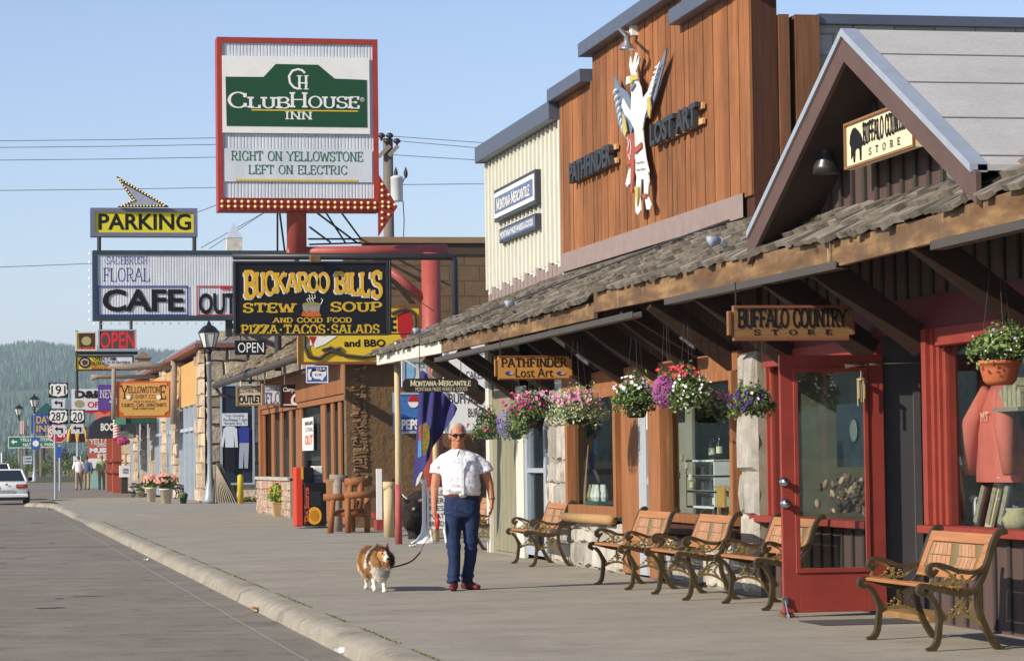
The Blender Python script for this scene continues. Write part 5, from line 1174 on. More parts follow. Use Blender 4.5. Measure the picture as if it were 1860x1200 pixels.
for (a, b_) in zip(pil, pil[1:]):
    ff = Fr(); ff.P = None; ff.c = V((XS, (a[1] + b_[0]) / 2, 4.3)); ff.ux, ff.uy, ff.n = V((0, -1, 0)), V((0, 0, 1)), V((-1, 0, 0)); ff.w = b_[0] - a[1]
mb = MB(); p = atX(262, 660, XS + .5); mb.box(XS + .1, XS + .75, 137, 138, 5.6, 6.6); mb.add([(XS + .0, 136.9, 6.6), (XS + .85, 136.9, 6.6), (XS + .85, 138.1, 6.6), (XS + .0, 138.1, 6.6), (XS + .42, 136.9, 6.95), (XS + .42, 138.1, 6.95)], [(0, 1, 4), (3, 5, 2), (0, 4, 5, 3), (1, 2, 5, 4)]); mb.build('brick_turret', mat('turret', '#8c7660', .9, .25, 5, isl=.1), ss)
# side window with clothes (in the gap before the wooden shop)
f = frY(400, 697, 462, 880, ys0 - .3); panel(f, .1, .0).build('side_window', mat('deep_blue_glass', '#2a3442', .12, .2, 2, spec=.7), ss); rim(f, .07, .05, 0).build('window_frame', M_ALU, ss)
f2 = frY(403, 750, 450, 773, ys0 - .36); panel(f2, .02).build('notice', M_RIBW, ss)
for s, bx in (('Top Quality', (408, 752, 444, 758)), ('Pre-Printed T-shirt', (406, 759, 449, 765)), ('Bargain Buy Ts', (408, 766, 448, 772))): text('lettering', s, f2, bx, M_INK, ss, 'sans', z=.004)
f2 = frY(402, 772, 460, 868, ys0 - .34)
outline(f2, [(406, 778), (412, 774), (424, 774), (430, 778), (432, 812), (427, 812), (425, 790), (425, 812), (409, 812), (409, 790), (405, 812), (402, 810)], .05, .01).build('shirt', M_RIBW, ss)
outline(f2, [(408, 812), (426, 812), (428, 850), (422, 858), (414, 850), (409, 850)], .05, .01).build('skirt', M_BLACK, ss); outline(f2, [(433, 778), (440, 774), (452, 776), (452, 804), (435, 804)], .05, .01).build('shirt', M_BLUEINK, ss); outline(f2, [(435, 804), (452, 804), (450, 850), (444, 850), (443, 815), (441, 850), (434, 850)], .05, .01).build('trousers', mat('grey_trousers', '#9aa0ab', .7, .1, 6), ss)

# ------------------------------------------------------------------ street signs and small signs over the far sidewalk
def board(name, lab, x0, y0, x1, y1, D, m_, rm=None, t_=.08, rw=.06):
    f = frY(x0, y0, x1, y1, D); t = thing(name, lab, 'sign', f.c); panel(f, t_).build('board', m_, t)
    if rm: rim(f, rw, .03, 0).build('frame', rm, t)
    return f, t
D = 107.0
f, t = board('shirt_shop_sign', 'orange framed tan sign with brown letters hung from a log arm', 212, 692, 312, 758, D, mat('orange_red_edge', '#c25a1c', .5, .08, 5))
outline(f, [(222, 696), (303, 695), (303, 700), (307, 703), (307, 746), (300, 749), (299, 754), (226, 755), (225, 750), (217, 747), (217, 704), (222, 700)], .02, .0).build('tan_face', mat('tan_face', '#c79a52', .6, .06, 5), t)
M_BRL = mat('brown_lettering', '#4d2a22', .6, .05, 5)
text('lettering', 'ELLOWSTON', f, (233, 702, 290, 713), M_BRL, t, 'serif', z=.024, wt=.17, serif=.05); text('lettering', 'Y', f, (220, 700, 233, 724), M_BRL, t, 'serif', z=.024, wt=.17, serif=.08); text('lettering', 'E', f, (291, 700, 302, 724), M_BRL, t, 'serif', z=.024, wt=.17, serif=.08)
text('lettering', 'T-SHIRT CO.', f, (238, 716, 284, 724), M_BRL, t, z=.024); text('lettering', 'T-SHIRTS - CAPS - SWEATSHIRTS', f, (220, 732, 302, 739), M_BRL, t, z=.024, bold=.02); text('lettering', 'FOR EVERYONE', f, (241, 740, 281, 744), M_BRL, t, z=.024, bold=.02); text('lettering', 'FEATURING', f, (243, 727, 283, 731), M_BRL, t, z=.024)
mb = MB(); mb.box(f.c.x - .02, f.c.x + .02, D - .0, D + .03, f.c.z, f.c.z)
mb = MB(); M_GLOG = wood('grey_log', '#8d8072', 'x', .25, .1)
for px in (233, 288): a = uv(f, px, 721); mb.lathe([(.09, 0), (.09, .02), (.001, .05)], f.c + f.ux * a[0] + f.uy * a[1] - V((0, .05, 0)), 8, 'y')
mb.build('flower_ornament', M_WHT, t)
mb = MB(); mb.tube([atY(198, 664, D), atY(230, 667, D), atY(262, 664, D), atY(316, 667, D)], [.1, .14, .16, .1], 9).build('log_arm', M_GLOG, t, smooth=True); mb = MB(); mb.tube([atY(166, 686, D + 3), atY(178, 684, D + 3), atY(280, 684, D + 3)], [.12, .09, .08], 8); mb.build('log_arm', M_GLOG, t, smooth=True)
MB().tube([atY(316, 655, D), atY(315, 770, D)], .13, 9).build('log_post', M_GLOG, t, smooth=True); mb = MB(); mb.tube([atY(207, 668, D), atY(206, 762, D)], .09, 8); mb.build('log_post', M_GLOG, t, smooth=True)
D = 110.0
f, t = board('red_open_sign', 'dark sign with big red open letters over the far sidewalk', 178, 598, 248, 636, D, mat('grey_red_board', '#4d4040', .6, .1, 5), M_ALU); text('lettering', 'OPEN', f, (181, 602, 246, 633), mat('neon_red', '#cf2f30', .5, .05, 5), t, z=.006, bold=.02)
f, t = board('food_sign', 'yellow and brown square sign left of the red open sign', 137, 602, 176, 637, D, mat('yellow_board', '#cdb93a', .5, .1, 8), M_CREAMT, .3)
outline(f, [(143, 606), (173, 604), (173, 635), (144, 635)], .01, .0).build('brown_picture', mat('brown_picture', '#4b2b1a', .6, .8, 60), t); outline(f, [(157 + 9 * math.cos(k * .4), 619 + 8 * math.sin(k * .4)) for k in range(16)], .01, .012).build('picture_spot', mat('picture_olive', '#a5a06a', .6, .5, 30), t); text('lettering', 'AMERI', f, (142, 630, 173, 636), mat('orange_letters', '#d0562a', .5, .05, 5), t, z=.026, bold=.02)
f, t = board('burger_sign', 'yellow sign with burger lettering and a dark round emblem on a pole', 137, 645, 243, 673, D, mat('yellow_board2', '#d3b92a', .5, .08, 8), M_STEEL, .3)
text('lettering', 'OPEN 7 AM', f, (169, 648, 210, 655), M_INK, t, z=.03, bold=.02); text('lettering', 'BUFFALO BURGERS', f, (167, 656, 236, 664), M_INK, t, z=.03, bold=.02); text('lettering', 'BREAKFAST', f, (166, 665, 200, 671), M_REDINK, t, z=.03, bold=.02); panel(f, .01, .01, 0, box=sub(f, 186, 647, 241, 664)).build('white_strip', M_RIBW, t)
outline(f, [(154 + 11 * math.cos(k * .3), 658 + 10 * math.sin(k * .3)) for k in range(21)], .01, .012).build('emblem', M_INK, t); outline(f, [(154 + 8 * math.cos(k * .3), 658 + 7 * math.sin(k * .3)) for k in range(21)], .01, .018).build('emblem_face', mat('pale_emblem', '#b5a79a', .6, .1, 5), t); outline(f, [(148, 656), (154, 653), (160, 656), (158, 662), (151, 663)], .01, .024).build('emblem_bison', mat('maroon_emblem', '#5a2622', .6, .1, 5), t)
mb = MB(); x = atY(140, 660, D).x; mb.tube([(x, D + .2, atY(140, 722, D).z), (x, D + .2, atY(140, 600, D).z)], .06, 8)
for px in (183, 238): mb.tube([atY(px, 582, D + .4), atY(px, 600, D + .4)], .07, 6)
mb.tube([atY(140, 641, D + .2), atY(250, 641, D + .2)], .07, 6); mb.build('pole', M_STEEL, t)
f, t = board('diner_banner', 'white banner with bold black letters behind the purple sign', 130, 706, 200, 746, 120, mat('banner_white', '#cfd0d2', .6, .05, 5), None)
text('lettering', 'D&M', f, (136, 709, 190, 723), M_INK, t, z=.01, bold=.06); text('lettering', 'OPEN', f, (159, 729, 199, 740), M_REDINK, t, z=.01, bold=.02); outline(f, [(144 + 9 * math.cos(k * .35), 733 + 7 * math.sin(k * .35)) for k in range(18)], .01, .0).build('oval_emblem', mat('olive_emblem', '#9a9070', .6, .2, 10), t)
outline(f, [(130, 745), (200, 744), (200, 747), (190, 752), (180, 747), (165, 751), (150, 747), (140, 750)], .02, -.02).build('red_trim', M_REDINK, t)
f, t = board('purple_sign', 'purple sign with slanted white letters left of the orange framed sign', 178, 698, 214, 745, 113, mat('purple_board', '#5e3f8e', .5, .1, 5), None)
text('lettering', 'NEW', f, (182, 708, 210, 722), M_RIBW, t, 'serif', z=.01, wt=.16, shear=0); outline(f, [(197, 730), (206, 722), (214, 722), (214, 735), (204, 732)], .01, .0).build('pale_shape', mat('pale_cyan', '#9fc3d8', .5, .05, 5), t)
# bookshop awning
p = atY(196, 770, 128); t = thing('round_awning', 'dark rounded fabric awning with white lettering over the far sidewalk', 'awning', (p.x, 128, 2.5))
mb = MB(); x0, x1 = atY(160, 780, 128).x, 7.4; zl, zt_ = atY(185, 795, 128).z, atY(195, 754, 128).z
pr = [(x0, zl), (x0 + .05, zl + .5), (x0 + .3, zl + .8), (x0 + .7, zt_ - .05), (x0 + 1.2, zt_), (x1, zt_), (x1, zl)]
mb.prism([(a, b_) for a, b_ in pr], (0, 131, 0), (1, 0, 0), (0, 0, 1), (0, -1, 0), 3.0); mb.build('canvas', mat('charcoal_canvas', '#2e3138', .8, .1, 5), t)
f = frY(176, 754, 216, 795, 127.9); text('lettering', 'BOOK', f, (183, 768, 216, 782), M_WHT, t, z=.02, bold=.03)
t = thing('museum_board', 'large brick red board with white capital letters near the street corner', 'sign', atY(180, 815, 160)); f = frY(160, 794, 200, 832, 160); panel(f, .1).build('board', mat('brick_red_board', '#b35f45', .6, .08, 5), t)
f2 = f
text('lettering', 'YELLO', f, (164, 797, 197, 806), M_WHT, t, 'serif', z=.01, wt=.2); text('lettering', 'HISTORIC', f, (176, 807, 197, 811), M_WHT, t, z=.01, bold=.02); text('lettering', 'MUSE', f, (163, 813, 199, 822), M_WHT, t, z=.01, bold=.06); text('lettering', 'BE', f, (177, 824, 195, 831), M_WHT, t, z=.01, bold=.04)
mb = MB(); g = frY(160, 832, 200, 850, 160); panel(g, .1).build('white_board', M_WHITE, t); g = frY(158, 850, 200, 886, 160.1); panel(g, .3).build('pale_green_base', mat('pale_green', '#8fb0a2', .7, .08, 4), t)
t = thing('brick_red_porch', 'brick red square columns carrying a porch at the far shop corner', 'porch', (7.2, 137, 0))
for px, w_ in ((194, 12), (205, 16)):
    Dp = 143 if px < 200 else 134; a = atY(px, 850, Dp).x; b_ = atY(px + w_, 850, Dp).x; mb = MB(); mb.box(a, b_, Dp, Dp + .7, 0, 3.6); mb.box(a - .08, b_ + .08, Dp - .08, Dp + .78, .95, 1.1); mb.box(a - .08, b_ + .08, Dp - .08, Dp + .78, 1.5, 1.62); mb.build('column', mat('brick_red_column', '#9c4b36', .7, .12, 5), t)
MB().box(6.5, 12, 134, 150, 3.6, 4.3).build('fascia', mat('brick_red_column', '#9c4b36'), t); MB().box(8.2, 12, 134.6, 150, 0, 3.6).build('wall', mat('brown_shop_wall', '#6b4536', .8, .15, 5), t)
f, t = board('paper_stand', 'white sign box with blue print standing by the red columns', 217, 845, 236, 866, 131, M_WHITE, None, .3); text('lettering', 'USA', f, (223, 850, 234, 855), M_BLUEINK, t, z=.01, bold=.03); text('lettering', 'TODAY', f, (222, 856, 234, 860), M_BLUEINK, t, z=.01, bold=.03)
MB().box(f.c.x - .15, f.c.x + .15, 131.1, 131.4, 0, f.c.z - .2).build('stand', M_STEEL, t)
f = frY(207, 760, 255, 768, 124); t = thing('green_canopy', 'small dark green canopy with pale front panel under the orange sign', 'canopy', f.c)
mb = MB(); mb.box(f.c.x - .6, 7.9, 121.5, 124, f.c.z - .15, f.c.z + .2); mb.build('roof', mat('green_canopy', '#24503f', .7, .1, 5), t); panel(f, .05, 2.6, box=(-.45, -.02, .5, .35)).build('end_panel', mat('teal_panel', '#4f8a78', .6, .1, 5), t)
f, t = board('station_sign', 'small grey sign with two lines of lettering by the barber pole', 216, 783, 243, 794, 123, mat('grey_sign', '#8d9088', .6, .1, 5), None); text('lettering', 'CLASSIFIED', f, (219, 784, 241, 788), M_INK, t, z=.006); text('lettering', 'STATION', f, (219, 789, 233, 793), M_INK, t, z=.006)
p = atY(212, 785, 122); t = thing('barber_pole', 'red and white striped pole hanging from the green canopy', 'pole', p)
mb = MB(); n = 40
for i in range(14):
    mb.cur = i % 2; z0 = p.z + .42 - i * .06
    for k in range(12):
        a0, a1 = 6.283 * k / 12, 6.283 * (k + 1) / 12; g = lambda a, z: (p.x + .16 * math.cos(a), p.y + .16 * math.sin(a), z + .06 * a / 1.6)
        mb.face(g(a0, z0 - .06), g(a1, z0 - .06), g(a1, z0), g(a0, z0))
mb.build('striped_pole', [M_WHITE, M_REDINK], t)
# highway route assembly
D = 113.0; xp = atY(100, 800, D).x
t = thing('route_sign_post', 'route shields 191, 287 and 20 with arrow plates on one steel post', 'road sign', (xp, D, 0))
MB().tube([(xp, D + .06, 0), (xp, D + .06, atY(100, 697, D).z)], .05, 8).build('post', M_ALU, t)
def shield(num, x0, y0, x1, y1, nb):
    f = frY(x0, y0, x1, y1, D); s = panel(f, .02).build('shield_plate', M_BLACK, t); w_, h_ = f.w / 2 - .03, f.h / 2 - .03
    sh = [(-.75, 1), (-.4, .9), (0, 1), (.4, .9), (.75, 1), (.95, .7), (.88, .35), (1, -.1), (.95, -.5), (.6, -.8), (.2, -.85), (0, -1), (-.2, -.85), (-.6, -.8), (-.95, -.5), (-1, -.1), (-.88, .35), (-.95, .7)]
    outline(f, [(a * w_, b_ * h_) for a, b_ in sh], .006, .002, px=False).build('shield_face', M_WHT, s); text('numeral', num, f, nb, M_INK, s, z=.014, bold=.01)
shield('191', 88, 695, 124, 722, (93, 700, 119, 716)); shield('287', 88, 743, 124, 770, (93, 748, 119, 764)); shield('20', 127, 743, 154, 769, (132, 748, 149, 764))
for x0, y0, x1, y1 in ((94, 724, 118, 741), (95, 772, 119, 788), (129, 770, 152, 787)):
    f = frY(x0, y0, x1, y1, D); s = panel(f, .02).build('arrow_plate', M_RIBW, t); cx, cy = (x0 + x1) / 2, (y0 + y1) / 2
    outline(f, [(cx + 7, cy + 6), (cx + 7, cy - 3), (cx - 3, cy - 3), (cx - 3, cy - 6), (cx - 8, cy - 1.3), (cx - 3, cy + 3), (cx - 3, cy), (cx + 4, cy), (cx + 4, cy + 6)], .006, .002).build('arrow', M_INK, s)
mb = MB(); mb.tube([atY(100, 779, D + .05), atY(140, 779, D + .05)], .03, 6); mb.build('crossbar', M_ALU, t)
D = 150.0; f = frY(86, 766, 124, 806, D); t = thing('stop_sign', 'red octagonal stop sign half hidden behind the route shields', 'road sign', (f.c.x, D, 0)); w_ = f.w / 2
oc = [(w_ * 1.0 * math.cos(R_(22.5 + 45 * k)), w_ * math.sin(R_(22.5 + 45 * k))) for k in range(8)]
outline(f, oc, .03, 0, px=False).build('octagon', M_WHT, t); outline(f, [(a * .93, b_ * .93) for a, b_ in oc], .004, .032, px=False).build('red_face', M_REDINK, t); text('lettering', 'STOP', f, (89, 778, 122, 794), M_WHT, t, z=.04, bold=.03)
MB().tube([(f.c.x + .1, D + .08, 0), (f.c.x + .1, D + .08, f.c.z)], .06, 8).build('post', M_ALU, t)
f2 = frY(101, 811, 112, 831, D - .5); tag(panel(f2, .03).build('small_blue_sign', mat('blue_sign', '#2f57a8'), None), 'small blue plate with white marks low on the stop sign post', 'road sign')
D = 252.0; f = frY(15, 792, 100, 813, D); t = thing('green_park_sign', 'long green directional sign with white arrow and lettering by the street corner', 'road sign', (f.c.x, D, 0))
panel(f, .05).build('board', mat('highway_green', '#1f6a50', .5, .06, 4), t); rim(f, .06, .01, .0).build('edge', M_WHT, t)
text('lettering', 'YELLOWSTONE', f, (36, 795, 97, 801), M_WHT, t, z=.012, bold=.02); text('lettering', 'NATIONAL PARK', f, (42, 804, 99, 810), M_WHT, t, z=.012, bold=.02); outline(f, [(20, 802), (25, 797), (25, 800.5), (31, 800.5), (31, 803.5), (25, 803.5), (25, 807)], .004, .004).build('arrow', M_WHT, t)
mb = MB(); 
for px in (39, 73): x = atY(px, 820, D).x; mb.box(x - .08, x + .08, D + .05, D + .2, 0, f.c.z)
mb.build('post', M_GLOG, t)
# distant motel sign, golden arches sign and others
D = 300.0; f = frY(57, 751, 100, 786, D); t = thing('blue_motel_sign', 'blue sign with yellow letters behind the street lamps', 'sign', (f.c.x, D, 0)); panel(f, .3).build('board', mat('royal_blue', '#2a3f9c', .5, .06, 4), t); text('lettering', 'DAYS', f, (66, 755, 99, 769), M_YEL, t, z=.01, bold=.03); text('lettering', 'INN', f, (66, 772, 99, 784), M_YEL, t, z=.01, bold=.03)
mb = MB(); mb.tube([(f.c.x, D + .2, 0), (f.c.x, D + .2, f.c.z)], .2, 8); mb.build('post', M_STEEL, t)
D = 312.0; t = thing('teal_roof_building', 'small building with steep teal metal roof behind the blue sign', 'building', (atY(85, 850, D).x, D, 0))
a, b_, c_ = atY(60, 752, D), atY(85, 731, D), atY(112, 752, D); mb = MB(); mb.prism([(a.x, a.z), (b_.x, b_.z), (c_.x, c_.z)], (0, D + 8, 0), (1, 0, 0), (0, 0, 1), (0, -1, 0), 8); mb.build('roof', mat('teal_roof', '#1f5a55', .5, .1, 4), t); MB().box(a.x + .3, c_.x - .3, D, D + 8, 0, a.z).build('wall', M_SAGE, t)
D = 236.0; t = thing('arches_sign', 'maroon sign with tall yellow double arch on a pale post', 'sign', (atY(140, 880, D).x, D, 0)); f = frY(122, 775, 158, 803, D); panel(f, .2).build('board', mat('maroon_board', '#5a2128', .6, .08, 5), t); M_ARCH = mat('arch_yellow', '#d9ab22', .4, .05, 5)
mb = MB()
for c0 in (132, 149): mb.tube([atY(c0 - 8.5, 802, D - .2), atY(c0 - 6, 782, D - .2), atY(c0, 770, D - .2), atY(c0 + 6, 782, D - .2), atY(c0 + 8.5, 802, D - .2)], [.1, .11, .11, .11, .1], 6)
mb.build('double_arch', M_ARCH, t); x = atY(141, 800, D).x; MB().tube([(x, D, 0), (x, D, f.c.z)], .12, 8).build('post', M_ALU, t); f2 = frY(131, 827, 149, 842, D - .3); text('lettering', 'M', f2, (133, 828, 147, 842), M_WHT, t, z=.02, bold=.05)
f, t = board('blue_notice', 'small pale notice board with blue lines on two thin legs', 42, 828, 58, 842, 256, M_RIBW, None); text('lettering', 'CAMP', f, (43, 830, 57, 834), M_BLUEINK, t, z=.01, bold=.03); text('lettering', 'OPEN', f, (43, 836, 57, 840), M_BLUEINK, t, z=.01, bold=.03)
MB().tube([(f.c.x, 256.1, 0), (f.c.x, 256.1, f.c.z)], .06, 6).build('leg', M_STEEL, t)
# ------------------------------------------------------------------ street lamps
M_LPOLE = mat('lamp_post_grey', '#8f9499', .45, .08, 5, metal=.2); M_LGL = mat('frosted_glass', '#c9c8bd', .3, .06, 5)
def lamp(lab, x, y, h, grp='street lamps along the sidewalk'):
    t = thing('street_lamp', lab, 'street lamp', (x, y, 0), grp); k = h / 5.9; zl = h - 1.35 * k
    MB().lathe([(.26 * k, 0), (.26 * k, .12), (.2 * k, .3), (.11 * k, .75 * k), (.085 * k, 1.1 * k), (.07 * k, zl - .1), (.11 * k, zl - .08), (.11 * k, zl), (.06 * k, zl + .02)], (x, y, 0), 12).build('post', M_LPOLE, t, smooth=True)
    mb = MB(); mb.lathe([(.06 * k, zl), (.06 * k, zl + .25 * k), (.1 * k, zl + .35 * k), (.05 * k, zl + .45 * k)], (x, y, 0), 10); zz = zl + .45 * k
    mb.lathe([(.16 * k, zz), (.19 * k, zz + .04 * k)], (x, y, 0), 6)
    mb.lathe([(.35 * k, zz + .5 * k), (.34 * k, zz + .53 * k), (.2 * k, zz + .7 * k), (.08 * k, zz + .76 * k), (.06 * k, zz + .82 * k), (.02 * k, zz + .9 * k), (.001, zz + .98 * k)], (x, y, 0), 6)
    for i in range(6):
        a = 6.283 * i / 6; mb.tube([(x + .18 * k * math.cos(a), y + .18 * k * math.sin(a), zz), (x + .34 * k * math.cos(a), y + .34 * k * math.sin(a), zz + .52 * k)], .014 * k, 5)
    mb.build('lantern_frame', M_BLACK, t); MB().lathe([(.165 * k, zz + .02), (.32 * k, zz + .5 * k)], (x, y, 0), 6).build('lantern_glass', M_LGL, t)
p = atZ(382, 914); lamp('pale street lamp with black lantern, nearest one, in front of stone wall', p.x, p.y, atY(380, 582, p.y).z)
for px, D, top, lab in ((63, 243, 715, 'far street lamp carrying the small blue plate'), (35, 262, 733, 'far street lamp, leftmost, beside the small flag')):
    p = atY(px, 850, D); lamp(lab, p.x, D, atY(px, top, D).z)
f = frY(57, 794, 73, 816, 242.6); t = thing('blue_star_plate', 'small blue plate with white six-armed star on the lamp post', 'road sign', f.c); panel(f, .05).build('plate', mat('blue_sign', '#2f57a8'), t); mb = MB()
for k in range(3): a = R_(90 + 60 * k); d_ = f.ux * math.cos(a) + f.uy * math.sin(a); mb.obox(f.c + f.n * (.03 + .002 * k), d_ * f.w * .36, f.ux * -math.sin(a) * .11 + f.uy * math.cos(a) * .11, f.n * .005)
mb.build('star', M_WHT, t)
p = atY(41, 800, 262); t = thing('small_flag', 'small striped flag hanging limp beside the far lamp post', 'flag', (p.x, 262, 0)); MB().tube([(p.x + .15, 262, 0), (p.x + .15, 262, atY(41, 760, 262).z)], .04, 6).build('pole', M_ALU, t); mb = MB()
for i in range(6): mb.cur = i % 2; mb.box(p.x - .25 + i * .07, p.x - .25 + (i + 1) * .07, 261.9, 261.94, atY(41, 788, 262).z, atY(41, 764, 262).z)
mb.build('cloth', [M_WHT, M_REDINK], t)
# ------------------------------------------------------------------ power pole, transformer, wires
D = 92.0; x = atY(705, 300, D).x; t = thing('power_pole', 'weathered wooden power pole with grey transformer can and insulators', 'power pole', (x, D, 0))
MB().tube([(x - .05, D, 0), (x, D, 5), (x, D, atY(705, 252, D).z)], [.26, .2, .17], 12).build('pole', wood('grey_pole', '#6f665c', 'z', .25), t, smooth=True)
mb = MB()
for (a, b_, c_, d_) in ((688, 285, 708, 265), (706, 283, 723, 265)): mb.bar(atY(a, b_, D - .2), atY(c_, d_, D - .2), .12, .13)
mb.build('cross_arm', M_GLOG, t); mb = MB()
for px, py in ((693, 248), (708, 248), (703, 258), (721, 258)): p = atY(px, py, D - .2); mb.lathe([(.03, -.15), (.05, -.05), (.12, -.02), (.13, .05), (.06, .12), (.001, .13)], p, 8)
mb.build('insulator', mat('brown_insulator', '#3c3030', .3, .1, 5), t, smooth=True)
p0, p1 = atY(721, 366, D - .5), atY(721, 322, D - .5); mb = MB(); r = .21; mb.lathe([(r * .95, 0), (r, .03), (r, p1.z - p0.z - .05), (r * 1.05, p1.z - p0.z - .04), (r * 1.0, p1.z - p0.z), (.1, p1.z - p0.z + .06), (.001, p1.z - p0.z + .07)], p0, 16); mb.build('transformer', mat('transformer_grey', '#c3c5c5', .5, .06, 4), t, smooth=True)
mb = MB()
for px in (719, 737): q = atY(px, 313, D - .5); mb.lathe([(.03, -.2), (.07, -.1), (.07, .0), (.04, .1), (.001, .2)], q, 8)
mb.tube([atY(737, 318, D - .5), atY(730, 335, D - .5)], .02, 5); mb.tube([atY(732, 365, D - .5), atY(734, 400, D - .5), atY(733, 430, D - .5)], .018, 5); mb.build('bushing', M_STEEL, t)
for i, (ya, yb, yc_) in enumerate(((256, 246, 258), (268, 253, 268), (291, 280, 290), (346, 336, 338), (486, 455, None))):
    pts = []; n = 16
    seg = [(-3500, ya + 30), (0, ya), (200, ya - 2), (400, ya - 5.5), (690, yb)] if i < 4 else [(-3500, 560), (0, 485), (130, 480), (260, 474), (700, 445)]
    pts = [atY(a, b_, D + i * .3) for a, b_ in seg]
    if yc_: pts += [atY(870, yc_ + (1 if i < 3 else -4), D + i * .3), atY(1100, yc_ + 8, D + i * .3)]
    tag(MB().tube(pts, .012, 5).build('power_line', mat('wire_grey', '#6a6c72', .5, .05, 5), None), ['topmost thin wire crossing the sky', 'second wire from the top across the sky', 'third wire from the top across the sky', 'fourth wire, passing just above the parking sign arrow', 'lowest wire, behind the ribbed cafe sign'][i], 'wire', 'overhead wires')
for i, (a, b_, c_, d_) in enumerate(((360, 385, 505, 330), (365, 450, 480, 386), (380, 452, 520, 360))):
    tag(MB().tube([atY(a, b_, 80 + i), atY(c_, d_, 84 + i)], .010, 5).build('guy_wire', M_STEEL, None), ['thin guy wire rising right of the parking sign', 'thin guy wire above the pyramid post', 'thin guy wire running up behind the inn sign'][i], 'wire', 'slanting guy wires')
# ------------------------------------------------------------------ park benches: cast iron ends, wooden slats
M_IRONB = mat('bronzed_cast_iron', '#4f4128', .45, .3, 14, bmp=.3, metal=.45, spec=.5); M_IRONH = mat('gilt_iron_edge', '#96804e', .4, .25, 20, metal=.5)
M_SLAT = wood('bench_slat', '#a26d42', 'y', .22, .15, .5); M_INSET = wood('bench_inset', '#a87e5c', 'z', .2, .2, .6)
def bez(p, n=6):
    """smooth curve through points"""
    out = []; P = [V(q) for q in p]
    for i in range(len(P) - 1):
        a, b_, c, d = P[max(i - 1, 0)], P[i], P[i + 1], P[min(i + 2, len(P) - 1)]
        for k in range(n):
            t = k / n; out.append(.5 * ((2 * b_) + (c - a) * t + (2 * a - 5 * b_ + 4 * c - d) * t * t + (-a + 3 * b_ - 3 * c + d) * t ** 3))
    out.append(P[-1]); return out
def flatbar(mb, pts, y, wd, th):
    """a bar of rectangular section bent in the x-z plane: wd across y, th in the plane"""
    P = bez([(a, y, b_) for a, b_ in pts]); n = len(P); vs = []; thf = th if callable(th) else (lambda t: th)
    for i, p in enumerate(P):
        t = (P[min(i + 1, n - 1)] - P[max(i - 1, 0)]).normalized(); nn = V((-t.z, 0, t.x)) * (thf(i / (n - 1)) / 2); w_ = V((0, wd / 2, 0))
        vs += [p - nn - w_, p + nn - w_, p + nn + w_, p - nn + w_]
    fs = []
    for i in range(n - 1):
        for k in range(4): k2 = (k + 1) % 4; fs.append((i * 4 + k, (i + 1) * 4 + k, (i + 1) * 4 + k2, i * 4 + k2))
    fs += [(0, 1, 2, 3), tuple((n - 1) * 4 + k for k in (3, 2, 1, 0))]; mb.add(vs, fs)
BL = 1.24
